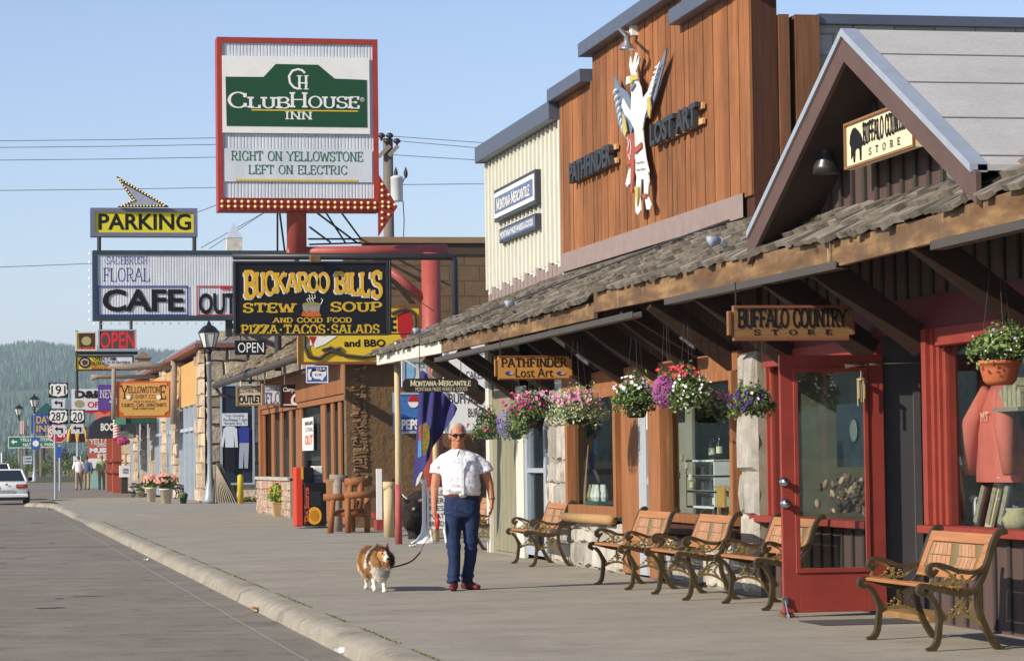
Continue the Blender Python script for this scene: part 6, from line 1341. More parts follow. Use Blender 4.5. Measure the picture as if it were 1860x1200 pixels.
def bench_proto(lab):
    t = thing('park_bench', lab, 'bench', (0, 0, 0), 'cast iron benches along the shop fronts')
    for y in (0, BL):
        mb = MB()
        flatbar(mb, [(-.035, .0), (.0, .012), (.035, .06), (.05, .15), (.055, .24), (.02, .33), (-.03, .385)], y, .05, lambda s: .042 - .012 * s)           # front leg
        flatbar(mb, [(.50, 0), (.455, .02), (.40, .10), (.355, .2), (.33, .3), (.33, .40)], y, .05, lambda s: .044 - .01 * s)                                    # rear leg
        flatbar(mb, [(-.05, .375), (-.085, .395), (-.075, .425), (-.03, .43), (.08, .40), (.2, .375), (.29, .39), (.35, .46), (.395, .57), (.44, .70), (.475, .765), (.515, .79), (.525, .765)], y, .055, lambda s: .036)  # seat edge running up the back
        flatbar(mb, [(.0, .50), (-.02, .53), (.0, .565), (.05, .575), (.12, .555), (.2, .525), (.28, .515), (.35, .53), (.385, .56)], y, .055, lambda s: .026)                # arm
        flatbar(mb, [(.0, .50), (.03, .515), (.045, .54)], y, .04, .02)
        mb.build('end_frame', M_IRONB, t, smooth=False)
        mb = MB()
        flatbar(mb, [(.0, .56), (.02, .50), (.0, .455), (.04, .44), (.075, .455)], y, .018, .016); flatbar(mb, [(.05, .56), (.11, .53), (.15, .49), (.17, .44), (.19, .40)], y, .018, .016); flatbar(mb, [(.17, .44), (.24, .45), (.3, .49), (.33, .52)], y, .018, .014); flatbar(mb, [(.075, .455), (.11, .43), (.15, .46)], y, .018, .016)
        for cx, cz, r in ((.14, .475, .035), (.19, .49, .032), (.165, .435, .028), (.22, .46, .024), (.1, .45, .022)):
            for k in range(5): a = k * 1.2566 + cx * 40; mb.ell((cx + r * .8 * math.cos(a), y, cz + r * .8 * math.sin(a)), r * .5, .014, r * .32, 6, 4)
        flatbar(mb, [(.07, .20), (.13, .225), (.2, .235), (.28, .215), (.36, .16), (.40, .1)], y, .02, .022); flatbar(mb, [(.05, .30), (.075, .26), (.09, .23), (.07, .2), (.04, .19)], y, .018, .016)
        flatbar(mb, [(.2, .235), (.21, .29), (.2, .34), (.22, .375)], y, .018, .018); flatbar(mb, [(.31, .2), (.27, .26), (.29, .31), (.26, .345), (.23, .33)], y, .018, .018)
        for cx, cz, r in ((.18, .265, .034), (.235, .255, .03), (.21, .3, .026), (.13, .24, .02)):
            for k in range(5): a = k * 1.2566 + cz * 30; mb.ell((cx + r * .8 * math.cos(a), y, cz + r * .8 * math.sin(a)), r * .5, .014, r * .32, 6, 4)
        mb.build('vine_ornament', M_IRONH, t)
    seat = [(-.055, .418), (.0, .425), (.075, .408), (.15, .391), (.22, .382)]
    for (a, za_), (b_, zb_) in zip(seat, seat[1:] + [(.29, .392)]):
        mb = MB(); c = V(((a + b_) / 2, BL / 2, (za_ + zb_) / 2 + .012)); d = V((b_ - a, 0, zb_ - za_)); u = d.normalized()
        mb.obox(c, u * (d.length / 2 - .006), (0, BL / 2 - .02, 0), V((-u.z, 0, u.x)) * .011); mb.build('seat_slat', M_SLAT, t, bevel=.004)
    bk = [(.325, .445), (.35, .495), (.425, .71), (.455, .765)]
    def bp(z): return .335 + (z - .455) * .40
    def backpiece(name, m_, z0, z1, y0, y1, th=.02, off=0.0):
        c = V((bp((z0 + z1) / 2) - off, (y0 + y1) / 2, (z0 + z1) / 2)); u = V((.40, 0, 1)).normalized(); return MB().obox(c, V((-u.z, 0, u.x)) * th / 2, (0, (y1 - y0) / 2, 0), u * (z1 - z0) / 2 / u.z).build(name, m_, t, bevel=.003)
    backpiece('top_rail', M_SLAT, .695, .765, .025, BL - .025); backpiece('bottom_rail', M_SLAT, .455, .515, .025, BL - .025)
    backpiece('side_stile', M_SLAT, .515, .695, .025, .11); backpiece('side_stile', M_SLAT, .515, .695, BL - .11, BL - .025)
    rc = MB(); u = V((.40, 0, 1)).normalized(); nn = V((-u.z, 0, u.x))
    def q(y, z, o=.0): return V((bp(z), y, z)) + nn * o
    def patch(pts, m_, o, nm):
        mb = MB(); f_ = [q(y, z, o) for y, z in pts]; bk_ = [q(y, z, o - .012) for y, z in pts]; k = len(pts); mb.add(f_ + bk_, [tuple(range(k))] + [(i, k + i, k + (i + 1) % k, (i + 1) % k) for i in range(k)]); return mb.build(nm, m_, t)
    a, b_ = .12, BL - .12; mid = BL / 2
    patch([(a, .52), (b_, .52), (b_, .69), (a, .69)], M_IRONH, .004, 'cast_panel')
    for P_ in ([(a + .06, .605), (mid - .12, .605), (mid - .04, .685), (a + .14, .685)], [(a + .03, .525), (mid - .12, .525), (mid - .12, .598), (a + .03, .598)], [(mid + .03, .605), (b_ - .03, .605), (b_ - .03, .685), (mid + .1, .685)], [(mid - .02, .525), (b_ - .08, .525), (b_ - .02, .598), (mid + .04, .598)]):
        n = 5; (y0, z0), (y1, z1), (y2, z2), (y3, z3) = P_
        mb = MB()
        for k in range(n):
            s0, s1 = k / n + .012, (k + 1) / n - .012; L = lambda s: (y0 + (y1 - y0) * s, z0 + (z1 - z0) * s); T_ = lambda s: (y3 + (y2 - y3) * s, z3 + (z2 - z3) * s)
            pts = [L(s0), L(s1), T_(s1), T_(s0)]; f_ = [q(*p, .012) for p in pts]; g_ = [q(*p, .003) for p in pts]; mb.add(f_ + g_, [(0, 1, 2, 3), (0, 4, 5, 1), (1, 5, 6, 2), (2, 6, 7, 3), (3, 7, 4, 0)])
        mb.build('wooden_inset', M_INSET, t)
    return t
bp0 = bench_proto('bench nearest the camera, before the window with the coral sweatshirt')
B = [((1693, 1182), 0, None), ((1404, 1124), 0, 'bench partly hidden behind the open red door'), ((1247, 1090), 0, 'bench under the big cedar framed window, next to the red door bench'),
     ((1142, 1071), 0, 'bench with blue stripe of shade on its back, by the cedar post'), ((967, 1029), 0, 'bench below the pink petunias, before the stone pillar'), ((852, 1004), 0, 'farthest bench, half hidden behind the walking man')]
for i, (p, r, lab) in enumerate(B):
    o = bp0 if i == 0 else copy_tree(bp0)
    if lab: o['label'] = lab
    g = atZ(*p); o.location = (g.x, g.y, 0); o.rotation_euler.z = R_(r + (0, .5, -.8, 1.2, -1, .6)[i])
    if i == 1: o.location.x, o.location.y = 6.62, 22.64

# ------------------------------------------------------------------ hanging flower baskets
M_LEAF = leafmat('basket_leaves', '#5f7640'); M_LEAFG = leafmat('silver_leaves', '#8f9c74', .35)
def basket(lab, px, py, Y, w_px, h_px, pot, potpx, flowers, seed, leafn=1500, leafm=None, drop=.18, col=None):
    r = random.Random(seed); k = Y / FPX / math.cos(YAW); c = atY(px, py, Y); rx, rz = w_px * k * .475, h_px * k * .475
    t = thing('flower_basket', lab, 'flower basket', c, 'hanging flower baskets under the awning')
    pp = atY(potpx[0], potpx[1], Y); pr = potpx[2] * k / 2; ph = pr * 1.05
    MB().lathe([(pr * .62, -ph * .5), (pr * .8, -ph * .3), (pr * .93, ph * .2), (pr, ph * .45), (pr * 1.06, ph * .46), (pr * 1.06, ph * .62), (pr * .96, ph * .62), (pr * .9, ph * .4), (.001, ph * .38)], pp, 20).build('pot', pot, t, smooth=True)
    mb = leaves(MB(), c, rx, min(rx, .34), rz, leafn, .019, .45, .55, r)
    for _ in range(int(leafn * drop)):
        a = r.random() * 6.283; d = r.random(); x = c.x + math.cos(a) * rx * (.75 + .3 * r.random()); y = c.y + math.sin(a) * min(rx, .3) * .9; z = c.z - rz * (.2 + .95 * d * r.random())
        leaves(mb, (x, y, z), .03, .03, .04, 2, .018, .2, .5, r)
    for _ in range(14):
        a = r.random() * 6.283; x, y = c.x + math.cos(a) * rx * .6 * r.random(), c.y + math.sin(a) * .2; hgt = rz * (.9 + .5 * r.random()); 
        for j in range(7): leaves(mb, (x + r.gauss(0, .01), y, c.z + hgt * (.5 + .5 * j / 7)), .02, .02, .02, 2, .014, .3, .5, r)
    mb.build('foliage', leafm or M_LEAF, t)['kind'] = 'stuff'
    for nm, m_, n, size, (ox, oz, sx, sz) in flowers:
        mb = MB()
        for _ in range(n):
            d = V((r.gauss(0, 1), r.gauss(0, 1), r.gauss(0, 1))).normalized(); d.y = -abs(d.y) if r.random() < .75 else d.y
            p = V((c.x + ox * rx + d.x * rx * sx * (.9 + .2 * r.random()), c.y + d.y * min(rx, .34) * sx * 1.08, c.z + oz * rz + d.z * rz * sz * (.9 + .2 * r.random())))
            nn = (d + V((-.35, -.7, .25)) + V((r.gauss(0, .3), r.gauss(0, .3), r.gauss(0, .3)))).normalized(); tt = nn.orthogonal().normalized(); bb_ = nn.cross(tt); s = size * (.55 + .5 * r.random()); a0 = r.random() * 6
            np_ = 5 if size > .012 else 4; vs = [p - nn * s * .35]
            for q_ in range(np_ * 2):
                a = a0 + math.pi * q_ / np_; rr_ = s * (1.0 if q_ % 2 == 0 else .72); vs.append(p + (tt * math.cos(a) + bb_ * math.sin(a)) * rr_)
            mb.add(vs, [(0, 1 + q_, 1 + (q_ + 1) % (np_ * 2)) for q_ in range(np_ * 2)])
        mb.build(nm, m_, t)['kind'] = 'stuff'
    mb = MB(); top = atX(px, py, XF + .1); zt = max(2.95, c.z + rz + .25)
    for k_ in range(3): a = 2.1 * k_ + .4; mb.tube([(pp.x + pr * math.cos(a), pp.y + pr * math.sin(a), pp.z + ph * .5), (pp.x, pp.y, zt)], .0015, 4)
    mb.build('hanger_wire', M_STEEL, t); return t
def fl(name, c): return leafmat(name, c, .22)
F_PINK, F_MAG, F_WHITE, F_LOB, F_PURP, F_RED, F_DPUR, F_LILAC = fl('pink_petals', '#cf7fa6'), fl('magenta_petals', '#a83a72'), fl('white_petals', '#ebe9e6'), fl('lobelia_petals', '#7a70b5'), fl('violet_petals', '#a04a9c'), fl('red_petals', '#c2404a'), fl('deep_purple_petals', '#41226b'), fl('lilac_petals', '#9a8acb')
P_GREEN, P_DARK, P_TERRA = mat('green_plastic_pot', '#1f5a44', .5, .08, 5), mat('dark_moss_basket', '#2f2a22', .95, .3, 20, bmp=.8), mat('terracotta', '#b5623f', .7, .1, 6)
basket('small green pot basket with a few red flowers, leftmost of the hanging baskets', 885, 772, 36.5, 62, 62, P_GREEN, (888, 790, 30), [('petals', F_MAG, 26, .026, (-.3, 0, 1.1, 1.0))], 1, 1100)
basket('basket with blue lobelia trailing over a green pot', 938, 770, 34.6, 66, 60, P_GREEN, (938, 792, 22), [('petals', F_LOB, 420, .011, (-.65, -.05, .5, .85)), ('petals', F_MAG, 8, .024, (.3, .1, .9, .9))], 2, 1000)
basket('wide basket of bright magenta and pink petunias', 966, 738, 32.2, 98, 62, P_DARK, (972, 768, 36), [('petals', F_MAG, 80, .026, (-.35, .15, .85, .8)), ('petals', F_PINK, 70, .027, (.25, .3, .8, .7))], 3, 1800)
basket('basket of pink petunias and silver trailing leaves in a dark moss pot', 1050, 738, 29.6, 116, 72, P_DARK, (1050, 757, 50), [('petals', F_PINK, 60, .027, (.0, .35, .85, .55)), ('petals', F_WHITE, 16, .012, (0, 0, 1, 1))], 4, 2400, M_LEAFG)
basket('basket of white petunias spilling over a dark moss pot', 1152, 716, 27.3, 84, 74, P_DARK, (1156, 747, 44), [('petals', F_WHITE, 46, .024, (-.05, .4, .85, .6)), ('petals', F_LILAC, 16, .016, (.3, .4, .8, .7))], 5, 2000)
basket('basket with a dense ball of purple blossom beside the white petunias', 1209, 708, 26.2, 50, 64, P_DARK, (1212, 724, 26), [('petals', F_PURP, 900, .010, (-.05, -.1, 1.0, .95)), ('petals', F_RED, 12, .026, (.1, .9, 1.1, .5))], 6, 500)
basket('basket of small white flowers topped by red geraniums', 1253, 706, 25.6, 82, 84, P_GREEN, (1250, 724, 34), [('petals', F_WHITE, 70, .017, (.05, -.05, .95, .85)), ('petals', F_RED, 40, .024, (-.3, .7, .8, .4))], 7, 2000)
basket('terracotta basket of dark purple petunias next to the door edge', 1366, 727, 23.4, 88, 66, P_TERRA, (1384, 740, 36), [('petals', F_DPUR, 56, .024, (-.2, -.15, .95, .85)), ('petals', F_WHITE, 5, .026, (0, .1, .9, .7))], 8, 1500)
basket('large terracotta basket of green foliage, nearest, at the right edge', 1820, 628, 18.0, 140, 78, P_TERRA, (1816, 679, 78), [('petals', F_WHITE, 30, .008, (0, .1, 1, .95)), ('petals', F_LILAC, 9, .014, (.2, .2, 1, .9))], 9, 3600, None, .03)

# ------------------------------------------------------------------ things in the yard and along the wall
# flag on its slanting pole
D = 37.6; a, b_ = atY(736, 654, D), atY(918, 768, D)
t = thing('state_flag', 'dark purple blue flag with painted seal hanging from a slanted pole on the wall', 'flag', b_)
MB().tube([a, b_], .014, 8).build('pole', mat('flag_pole', '#8d8a86', .4, .1, 5), t, smooth=True)
mb = MB(); nx_, nz_ = 16, 20; top = lambda s: atY(763 + (829 - 763) * s, 672 + (742 - 672) * s - 3, D)
botl = [(753, 884), (768, 852), (785, 818), (806, 782), (829, 744)]
def bot(s):
    k = min(3, int(s * 4)); f_ = s * 4 - k; return atY(botl[k][0] + (botl[k + 1][0] - botl[k][0]) * f_, botl[k][1] + (botl[k + 1][1] - botl[k][1]) * f_, D)
vs = []
for j in range(nz_ + 1):
    for i in range(nx_ + 1):
        s, u_ = i / nx_, j / nz_; p = top(s).lerp(bot(s), u_); w_ = .10 * math.sin(s * 11 + u_ * 1.5) * u_ + .04 * math.sin(s * 23 + 2); vs.append(p + V((0, w_ - .02, 0)))
mb.add(vs, [(j * (nx_ + 1) + i, j * (nx_ + 1) + i + 1, (j + 1) * (nx_ + 1) + i + 1, (j + 1) * (nx_ + 1) + i) for j in range(nz_) for i in range(nx_)])
fo = mb.build('cloth', mat('flag_purple', '#2c2a63', .7, .1, 8), t, smooth=True)
f = frY(756, 745, 792, 850, D - .14); outline(f, [(768, 770), (774, 766), (779, 775), (781, 795), (777, 815), (770, 828), (767, 815)], .012).build('seal', mat('seal_olive', '#8a7a36', .7, .5, 20), t)
outline(f, [(761, 775), (765, 770), (765, 800), (761, 800)], .012, .0).build('seal_sky', mat('seal_orange', '#c8663a', .7, .2, 20), t); outline(f, [(760, 800), (765, 800), (765, 828), (759, 830)], .012, .0).build('seal_water', mat('seal_blue', '#6fa8cf', .7, .2, 20), t); outline(f, [(757, 870), (763, 858), (768, 856), (760, 878), (755, 882)], .01).build('hem', M_WHT, t)
# menu boards and drinks banner on the far side of the yard, on the block wall
D = 54.2
def yardboard(lab, x0, y0, x1, y1, D, lines, m_=None, rimm=None):
    f = frY(x0, y0, x1, y1, D); t = thing('menu_board', lab, 'sign', f.c); panel(f, .08).build('board', m_ or M_WHITE, t); rim(f, .05, .02, 0).build('frame', rimm or M_ALU, t)
    for s, bx in lines: text('lettering', s, f, bx, M_INK, t, z=.006)
    return f, t
yardboard('tall white menu board of black letters, seen between the awning braces', 806, 610, 892, 786, 47.5, [('CHICKEN', (836, 635, 886, 644)), ('BANANA', (852, 648, 886, 663)), ('CAKES &', (846, 674, 886, 688)), ('BUFFALO', (815, 714, 880, 733)), ('BURGERS', (850, 741, 890, 757))])
t['kind'] = t.get('kind') if False else 0; del t['kind']
f, t = yardboard('blue and white drinks banner with big white letters on the brown wall', 714, 712, 766, 787, D, [], mat('banner_blue', '#3f6fae', .5, .35, 6))
text('lettering', 'PEPSI', f, (729, 761, 764, 780), M_WHT, t, z=.012, bold=.05); panel(f, .006, .008, -.02, box=sub(f, 716, 756, 766, 785)).build('navy_band', mat('navy_band', '#28457f', .5, .1, 6), t); outline(f, [(751 + 10 * math.cos(k * .3), 729 + 11 * math.sin(k * .3)) for k in range(21)], .006, .008).build('white_disc', M_WHT, t); outline(f, [(741, 729)] + [(751 + 10 * math.cos(R_(a)), 729 - 11 * math.sin(R_(a))) for a in range(180, -1, -20)], .006, .016).build('red_half', M_REDINK, t)
f, t = yardboard('pale blue and white poster hanging by the first pole under the awning end', 730, 652, 778, 702, 44.6, [('ICE', (760, 660, 772, 668))], M_RIBW); outline(f, [(736, 655), (752, 653), (753, 680), (748, 690), (737, 688)], .01).build('blue_patch', mat('sky_blue_patch', '#7fb4dd', .5, .2, 10), t)
# sandwich board
f = frY(776, 884, 812, 960, 43.6); t = thing('sandwich_board', 'white standing menu board with black letters behind the man', 'sign', (f.c.x, 43.6, 0)); panel(f, .04).build('board', M_WHITE, t)
for i, s in enumerate(('COLD', 'BEER', 'PIES', 'MEAT', 'BREAD')): text('lettering', s, f, (780, 890 + i * 14, 806, 899 + i * 14), M_INK, t, z=.006)
mb = MB()
for px in (781, 806): mb.tube([atY(px, 958, 43.62), (atY(px, 958, 43.6).x + .02, 43.5, 0)], .016, 6)
mb.build('leg', M_WHITE, t)
# flared white stand
p = atZ(771, 986); t = thing('flared_stand', 'white trumpet shaped base with a short post by the buffalo head', 'stand', (p.x, p.y, 0)); MB().lathe([(.22, 0), (.22, .015), (.13, .06), (.06, .16), (.035, .32), (.03, .95), (.05, .97), (.05, 1.02), (.001, 1.03)], p, 18).build('stand', M_WHITE, t, smooth=True)
# bison head figure
p = atZ(748, 972, 0); p.y = 46.0; c = atY(750, 932, 46.0); t = thing('bison_figure', 'dark shaggy bison head figure standing low behind the flared stand', 'statue', (c.x, c.y, 0))
mb = MB(); mb.ell(c, .19, .24, .27, 14, 10); mb.ell(c + V((-.08, -.14, -.12)), .11, .14, .15, 12, 8); mb.ell(c + V((.15, .25, .05)), .25, .35, .34, 12, 8); mb.ell(c + V((.1, .2, -.55)), .16, .25, .5, 10, 8)
me = remesh(mb, .03, 3); bo = link(me, 'body', mat('bison_fur', '#2b2622', .95, .4, 30, bmp=1.0, bscale=40, bdist=.02), t)
mb = MB(); rr = random.Random(2)
for v in me.vertices:
    if rr.random() < .9: n_ = v.normal; q_ = v.co; d_ = n_.orthogonal().normalized() * .009; mb.add([q_ - d_, q_ + d_, q_ + n_ * .02 + V((rr.gauss(0, .008), rr.gauss(0, .008), -.025))], [(0, 1, 2)])
for v in mb.v: pass
fo = link(mb.mesh(), 'shaggy_hair', mat('bison_fur', ''), t)
for o_ in (bo, fo):
    for v in o_.data.vertices: v.co -= t.location
for s in (-1, 1): MB().tube([c + V((.08 * s - .0, -.1, .2)), c + V((.2 * s, -.12, .24)), c + V((.22 * s, -.14, .34))], [.035, .03, .008], 8).build('horn', mat('horn', '#5a5248', .4, .2, 8), t, smooth=True)
MB().ell(c + V((-.02, -.235, .08)), .03, .02, .03, 8, 6).build('eye', mat('eye_ring', '#a08f78', .4, .1, 5), t)
# log posts, red cart, white board
p = atZ(707, 975); t = thing('log_post', 'short pale log post with rounded top beside the white board', 'post', (p.x, p.y, 0)); MB().tube([(p.x, p.y, 0), (p.x, p.y, .9)], [.095, .09], 14).build('post', mat('peeled_pole', ''), t, smooth=True); zt_ = atY(706, 882, p.y).z
MB().tube([(p.x - .1, p.y - .02, zt_), (p.x + .1, p.y - .02, zt_)], .075, 12).build('cross_log', mat('peeled_pole', ''), t, smooth=True)
tag(MB().tube([(p.x + .08, p.y, zt_), (p.x + .22, p.y - .3, zt_ - .18), (p.x + .36, p.y - .5, zt_ - .33), (p.x + .5, p.y - .7, zt_ - .5)], .014, 5).build('rope', mat('grey_rope', '#a7a39a', .9, .2, 20), None), 'slack grey rope running down from the short log post', 'rope')
f = frY(684, 851, 694, 943, 48.5); t = thing('white_board_stand', 'narrow upright white board standing in a red base left of the log post', 'board', (f.c.x, 48.5, 0)); panel(f, .05).build('board', M_WHITE, t); MB().box(f.c.x - .08, f.c.x + .2, 48.3, 48.7, 0.1, f.c.z - f.h / 2).build('red_base', M_REDS, t)
a = atY(712, 950, 48.4); t = thing('red_cart', 'low red wooden cart behind the log post', 'cart', (a.x, 48.6, 0)); mb = MB(); mb.bar((a.x - .3, 48.7, .36), (a.x + .42, 48.7, .42), .3, .1); mb.bar((a.x + .1, 48.7, .4), (a.x + .0, 48.7, .0), .06, .12); mb.bar((a.x + .3, 48.7, .4), (a.x + .4, 48.7, .0), .06, .12); mb.bar((a.x + .0, 48.65, .4), (a.x + .12, 48.65, 1.0), .05, .16); mb.build('frame', M_RED, t)
# rustic log bench
M_RLOG = wood('red_brown_log', '#8f5a34', 'z', .3, .2)
g0 = atZ(600, 968); D = g0.y; t = thing('log_bench', 'rustic brown log armchair bench beside the newspaper boxes', 'bench', (g0.x, D, 0)); xa, xb_ = g0.x, atY(668, 968, D).x; w_ = xb_ - xa
def lg(name, *pts, r=.06): MB().tube(pts, r, 10).build(name, M_RLOG, t, smooth=True)
lg('leg', (xa, D, 0), (xa + .05, D, .62)); lg('leg', (xa + w_ * .45, D - .12, 0), (xa + w_ * .45, D - .12, .66)); lg('leg', (xa + w_ * .7, D + .6, 0), (xa + w_ * .72, D + .6, .62)); lg('leg', (xb_, D + .1, 0), (xb_ + .02, D + .1, .7))
lg('arm', (xa - .12, D, .67), (xa + w_ * .52, D, .66), r=.065); lg('arm', (xa + w_ * .35, D - .12, .70), (xb_ + .15, D - .12, .71), r=.065); lg('rail', (xa, D + .05, .36), (xb_, D + .05, .33), r=.045); lg('seat', (xa + .02, D + .3, .38), (xb_, D + .3, .38), r=.07); lg('seat', (xa + .02, D + .15, .38), (xb_, D + .15, .38), r=.06); lg('seat', (xa + .02, D + .45, .38), (xb_, D + .45, .38), r=.06)
lg('back_post', (xa + w_ * .62, D + .6, .35), (xa + w_ * .7, D + .75, .95)); lg('back_post', (xa + w_ * .9, D + .6, .35), (xa + w_ * .98, D + .75, .95)); MB().tube([(xa + w_ * .55, D + .75, .93), (xb_ + .14, D + .78, .93)], .085, 10).build('top_log', M_RLOG, t, smooth=True)
MB().tube([(xa + .15, D + 1.2, 1.02), (xa + w_ * .7, D + 1.2, 1.0)], .07, 10).build('pale_rail', M_GLOG, t, smooth=True); MB().tube([(xa + .3, D + 1.2, 0), (xa + .3, D + 1.2, 1.0)], .09, 10).build('pale_post', M_GLOG, t, smooth=True)
# newspaper boxes
def newsbox(lab, x0, y0, x1, y1, D, m_, y_bottom=None):
    f = frY(x0, y0, x1, y1, D); t = thing('newspaper_box', lab, 'newspaper box', (f.c.x, D, 0), 'newspaper boxes outside the wooden shop'); z1 = f.c.z + f.h / 2
    MB().box(f.c.x - f.w / 2, f.c.x + f.w / 2, D, D + .5, .04, z1).build('box', m_, t, bevel=.02); return f, t
Dn = atZ(572, 959).y
f, t = newsbox('black newspaper box with orange lettering and a gold disc', 553, 876, 593, 957, Dn, mat('gloss_black', '#121214', .3, .1, 5, spec=.5)); f = frY(549, 876, 595, 957, Dn)
text('lettering', 'The Source', Fr_rot := (lambda: (lambda g: g)(frY(552, 882, 560, 948, Dn - .0)))(), (0, 0, .07, .6), mat('orange_lettering', ''), t, z=.006, px=False) if False else None
g = frY(552, 884, 560, 950, Dn); g2 = Fr(); g2.P = None; g2.c = g.c; g2.ux = V((0, 0, 1)); g2.uy = V((-1, 0, 0)); g2.n = V((0, -1, 0)); g2.w = g.h; g2.h = g.w
text('lettering', 'The Source', g2, (0, -.01, g.h * .98, .10), mat('orange_lettering', ''), t, z=.008, bold=.03, px=False)
outline(f, [(571 + 13 * math.cos(k * .2), 936 + 16 * math.sin(k * .2)) for k in range(32)], .006, .002).build('gold_disc', mat('gold_disc', '#d9992a', .5, .15, 8), t); outline(f, [(571 + 8 * math.cos(k * .2), 936 + 10 * math.sin(k * .2)) for k in range(32)], .004, .009).build('disc_inner', mat('gold_disc2', '#b87a1c', .5, .25, 30), t)
MB().box(f.c.x - .1, f.c.x + .12, Dn - .012, Dn - .001, atY(572, 918, Dn).z, atY(572, 892, Dn).z).build('window', mat('box_window', '#2a2d30', .15, .2, 5, spec=.7), t)
f, t = newsbox('tall red newspaper box at the left end of the row', 537, 848, 551, 957, Dn + .05, mat('red_orange_box', '#c23a22', .4, .1, 5)); panel(frY(547, 848, 551, 870, Dn + .04), .01).build('yellow_edge', M_YEL, t)
f, t = newsbox('black newspaper box with stepped top behind the gold disc box', 549, 848, 570, 900, Dn + .7, M_BLACK); f, t = newsbox('white and blue newspaper box behind the gold disc box', 569, 846, 587, 900, Dn + 1.0, M_WHITE); g = frY(570, 862, 584, 880, Dn + .98); panel(g, .01).build('blue_face', M_SLATE, t); text('lettering', 'USA', g, (571, 864, 583, 870), M_WHT, t, z=.006, bold=.03); text('lettering', 'TODAY', g, (571, 872, 583, 877), M_WHT, t, z=.006, bold=.03)
# planters
def planter(lab, px, py, w_, h_, m_, fw, fh, leafc, blooms, seed, square=False, grp='planters of flowers'):
    g = atZ(px, py); k = g.y / FPX; t = thing('planter', lab, 'planter', (g.x, g.y, 0), grp); r0 = w_ * k / 2; H = h_ * k; rr = random.Random(seed)
    if square:
        mb = MB(); mb.add([(g.x + a * r0 * s, g.y + b_ * r0 * s, z) for s, z in ((.78, 0), (1, H * .92), (1.05, H * .92), (1.05, H)) for a, b_ in ((-1, -1), (1, -1), (1, 1), (-1, 1))], [(i * 4 + q_, i * 4 + (q_ + 1) % 4, (i + 1) * 4 + (q_ + 1) % 4, (i + 1) * 4 + q_) for i in range(3) for q_ in range(4)] + [(12, 13, 14, 15)]); mb.build('pot', m_, t)
    else: MB().lathe([(r0 * .72, 0), (r0 * .95, H * .9), (r0 * 1.06, H * .9), (r0 * 1.06, H), (r0 * .9, H), (.001, H * .95)], g, 18).build('pot', m_, t, smooth=True)
    c = V((g.x, g.y, H + fh * k * .38)); rx, rz = fw * k / 2, fh * k / 2
    leaves(MB(), c, rx, rx, rz, 900, .05 * (g.y / 70), .35, .5, rr).build('foliage', leafc, t)['kind'] = 'stuff'
    mb = MB()
    for _ in range(blooms[1]):
        d = V((rr.gauss(0, 1), rr.gauss(0, 1), abs(rr.gauss(0, 1)))).normalized(); p_ = c + V((d.x * rx, d.y * rx, d.z * rz * 1.05)); s = .04 * (g.y / 70); nn = (d + V((-.3, -.7, 0))).normalized(); a = nn.orthogonal().normalized() * s; b_ = nn.cross(a.normalized()) * s; mb.add([p_ + a, p_ + b_, p_ - a, p_ - b_], [(0, 1, 2, 3)])
    mb.build('petals', blooms[0], t)['kind'] = 'stuff'
planter('square tan planter of bright green leaves and red flowers by the stone base', 509, 938, 28, 26, mat('tan_pot', '#a98f63', .7, .1, 6), 56, 46, leafmat('lime_leaves', '#7f9a2c'), (F_RED, 22), 41, True)
planter('cream pot of pinkish flowers, left of the pair by the stone shop', 275, 911, 19, 26, mat('cream_pot', '#cfc2a8', .7, .1, 6), 30, 26, M_LEAF, (fl('salmon_petals', '#c98272'), 60), 42)
planter('larger cream pot of dark leaves and salmon flowers, right of the pair', 302, 914, 24, 27, mat('cream_pot', ''), 44, 30, M_LEAF, (fl('salmon_petals', ''), 60), 43)
planter('small dark green pot beside the cream pots', 333, 914, 15, 12, mat('dark_green_pot', '#33524a', .6, .1, 5), 16, 8, M_LEAF, (F_MAG, 3), 44)
planter('low grey pot under the small dark bench', 255, 903, 17, 11, mat('grey_pot', '#a79f90', .8, .1, 5), 14, 6, M_LEAF, (F_MAG, 2), 45)
basket('distant basket of magenta flowers by the barber pole', 223, 800, 120, 22, 14, P_DARK, (223, 805, 8), [('petals', F_MAG, 120, .06, (0, 0, 1, 1))], 12, 300)
for px, py, rz_, lab in ((243, 902, 0, 'small dark bench in front of the distant stone shop'), (322, 906, 0, 'small dark bench against the stone corner behind the cream pots')):
    o = copy_tree(bp0); o['label'] = lab; g = atZ(px, py); o.location = (g.x, g.y, 0)
    for ch in o.children:
        ch.data = ch.data.copy(); ch.data.materials.clear(); ch.data.materials.append(M_BLACK)
g = atZ(437, 914); t = thing('bollard', 'yellow painted steel bollard at the driveway edge', 'bollard', g); MB().lathe([(.1, 0), (.1, .88), (.08, .94), (.001, .97)], g, 14).build('post', mat('bollard_yellow', '#c9ac2c', .6, .15, 6, grime=.25), t, smooth=True)
g = atZ(405, 914); t = thing('cord_stack', 'dark slanting bundle of boards and cords leaning beside the street lamp', 'bundle', (g.x, g.y, 0)); mb = MB(); yb_ = g.y
a = [atY(p_, q_, yb_) for p_, q_ in ((386, 912), (395, 840), (402, 842), (430, 900), (430, 912))]; mb.prism([(p_.x, p_.z) for p_ in a], (0, yb_ + .5, 0), (1, 0, 0), (0, 0, 1), (0, -1, 0), .5); mb.build('boards', mat('dark_grey_board', '#57514a', .9, .2, 8), t); mb = MB()
for k in range(9): mb.tube([atY(394, 845, yb_ - .04), atY(392 + k * 4.6, 914, yb_ - .15 - .02 * k)], .012, 4)
mb.build('cords', mat('tan_cord', '#b3a68c', .9, .1, 9), t)
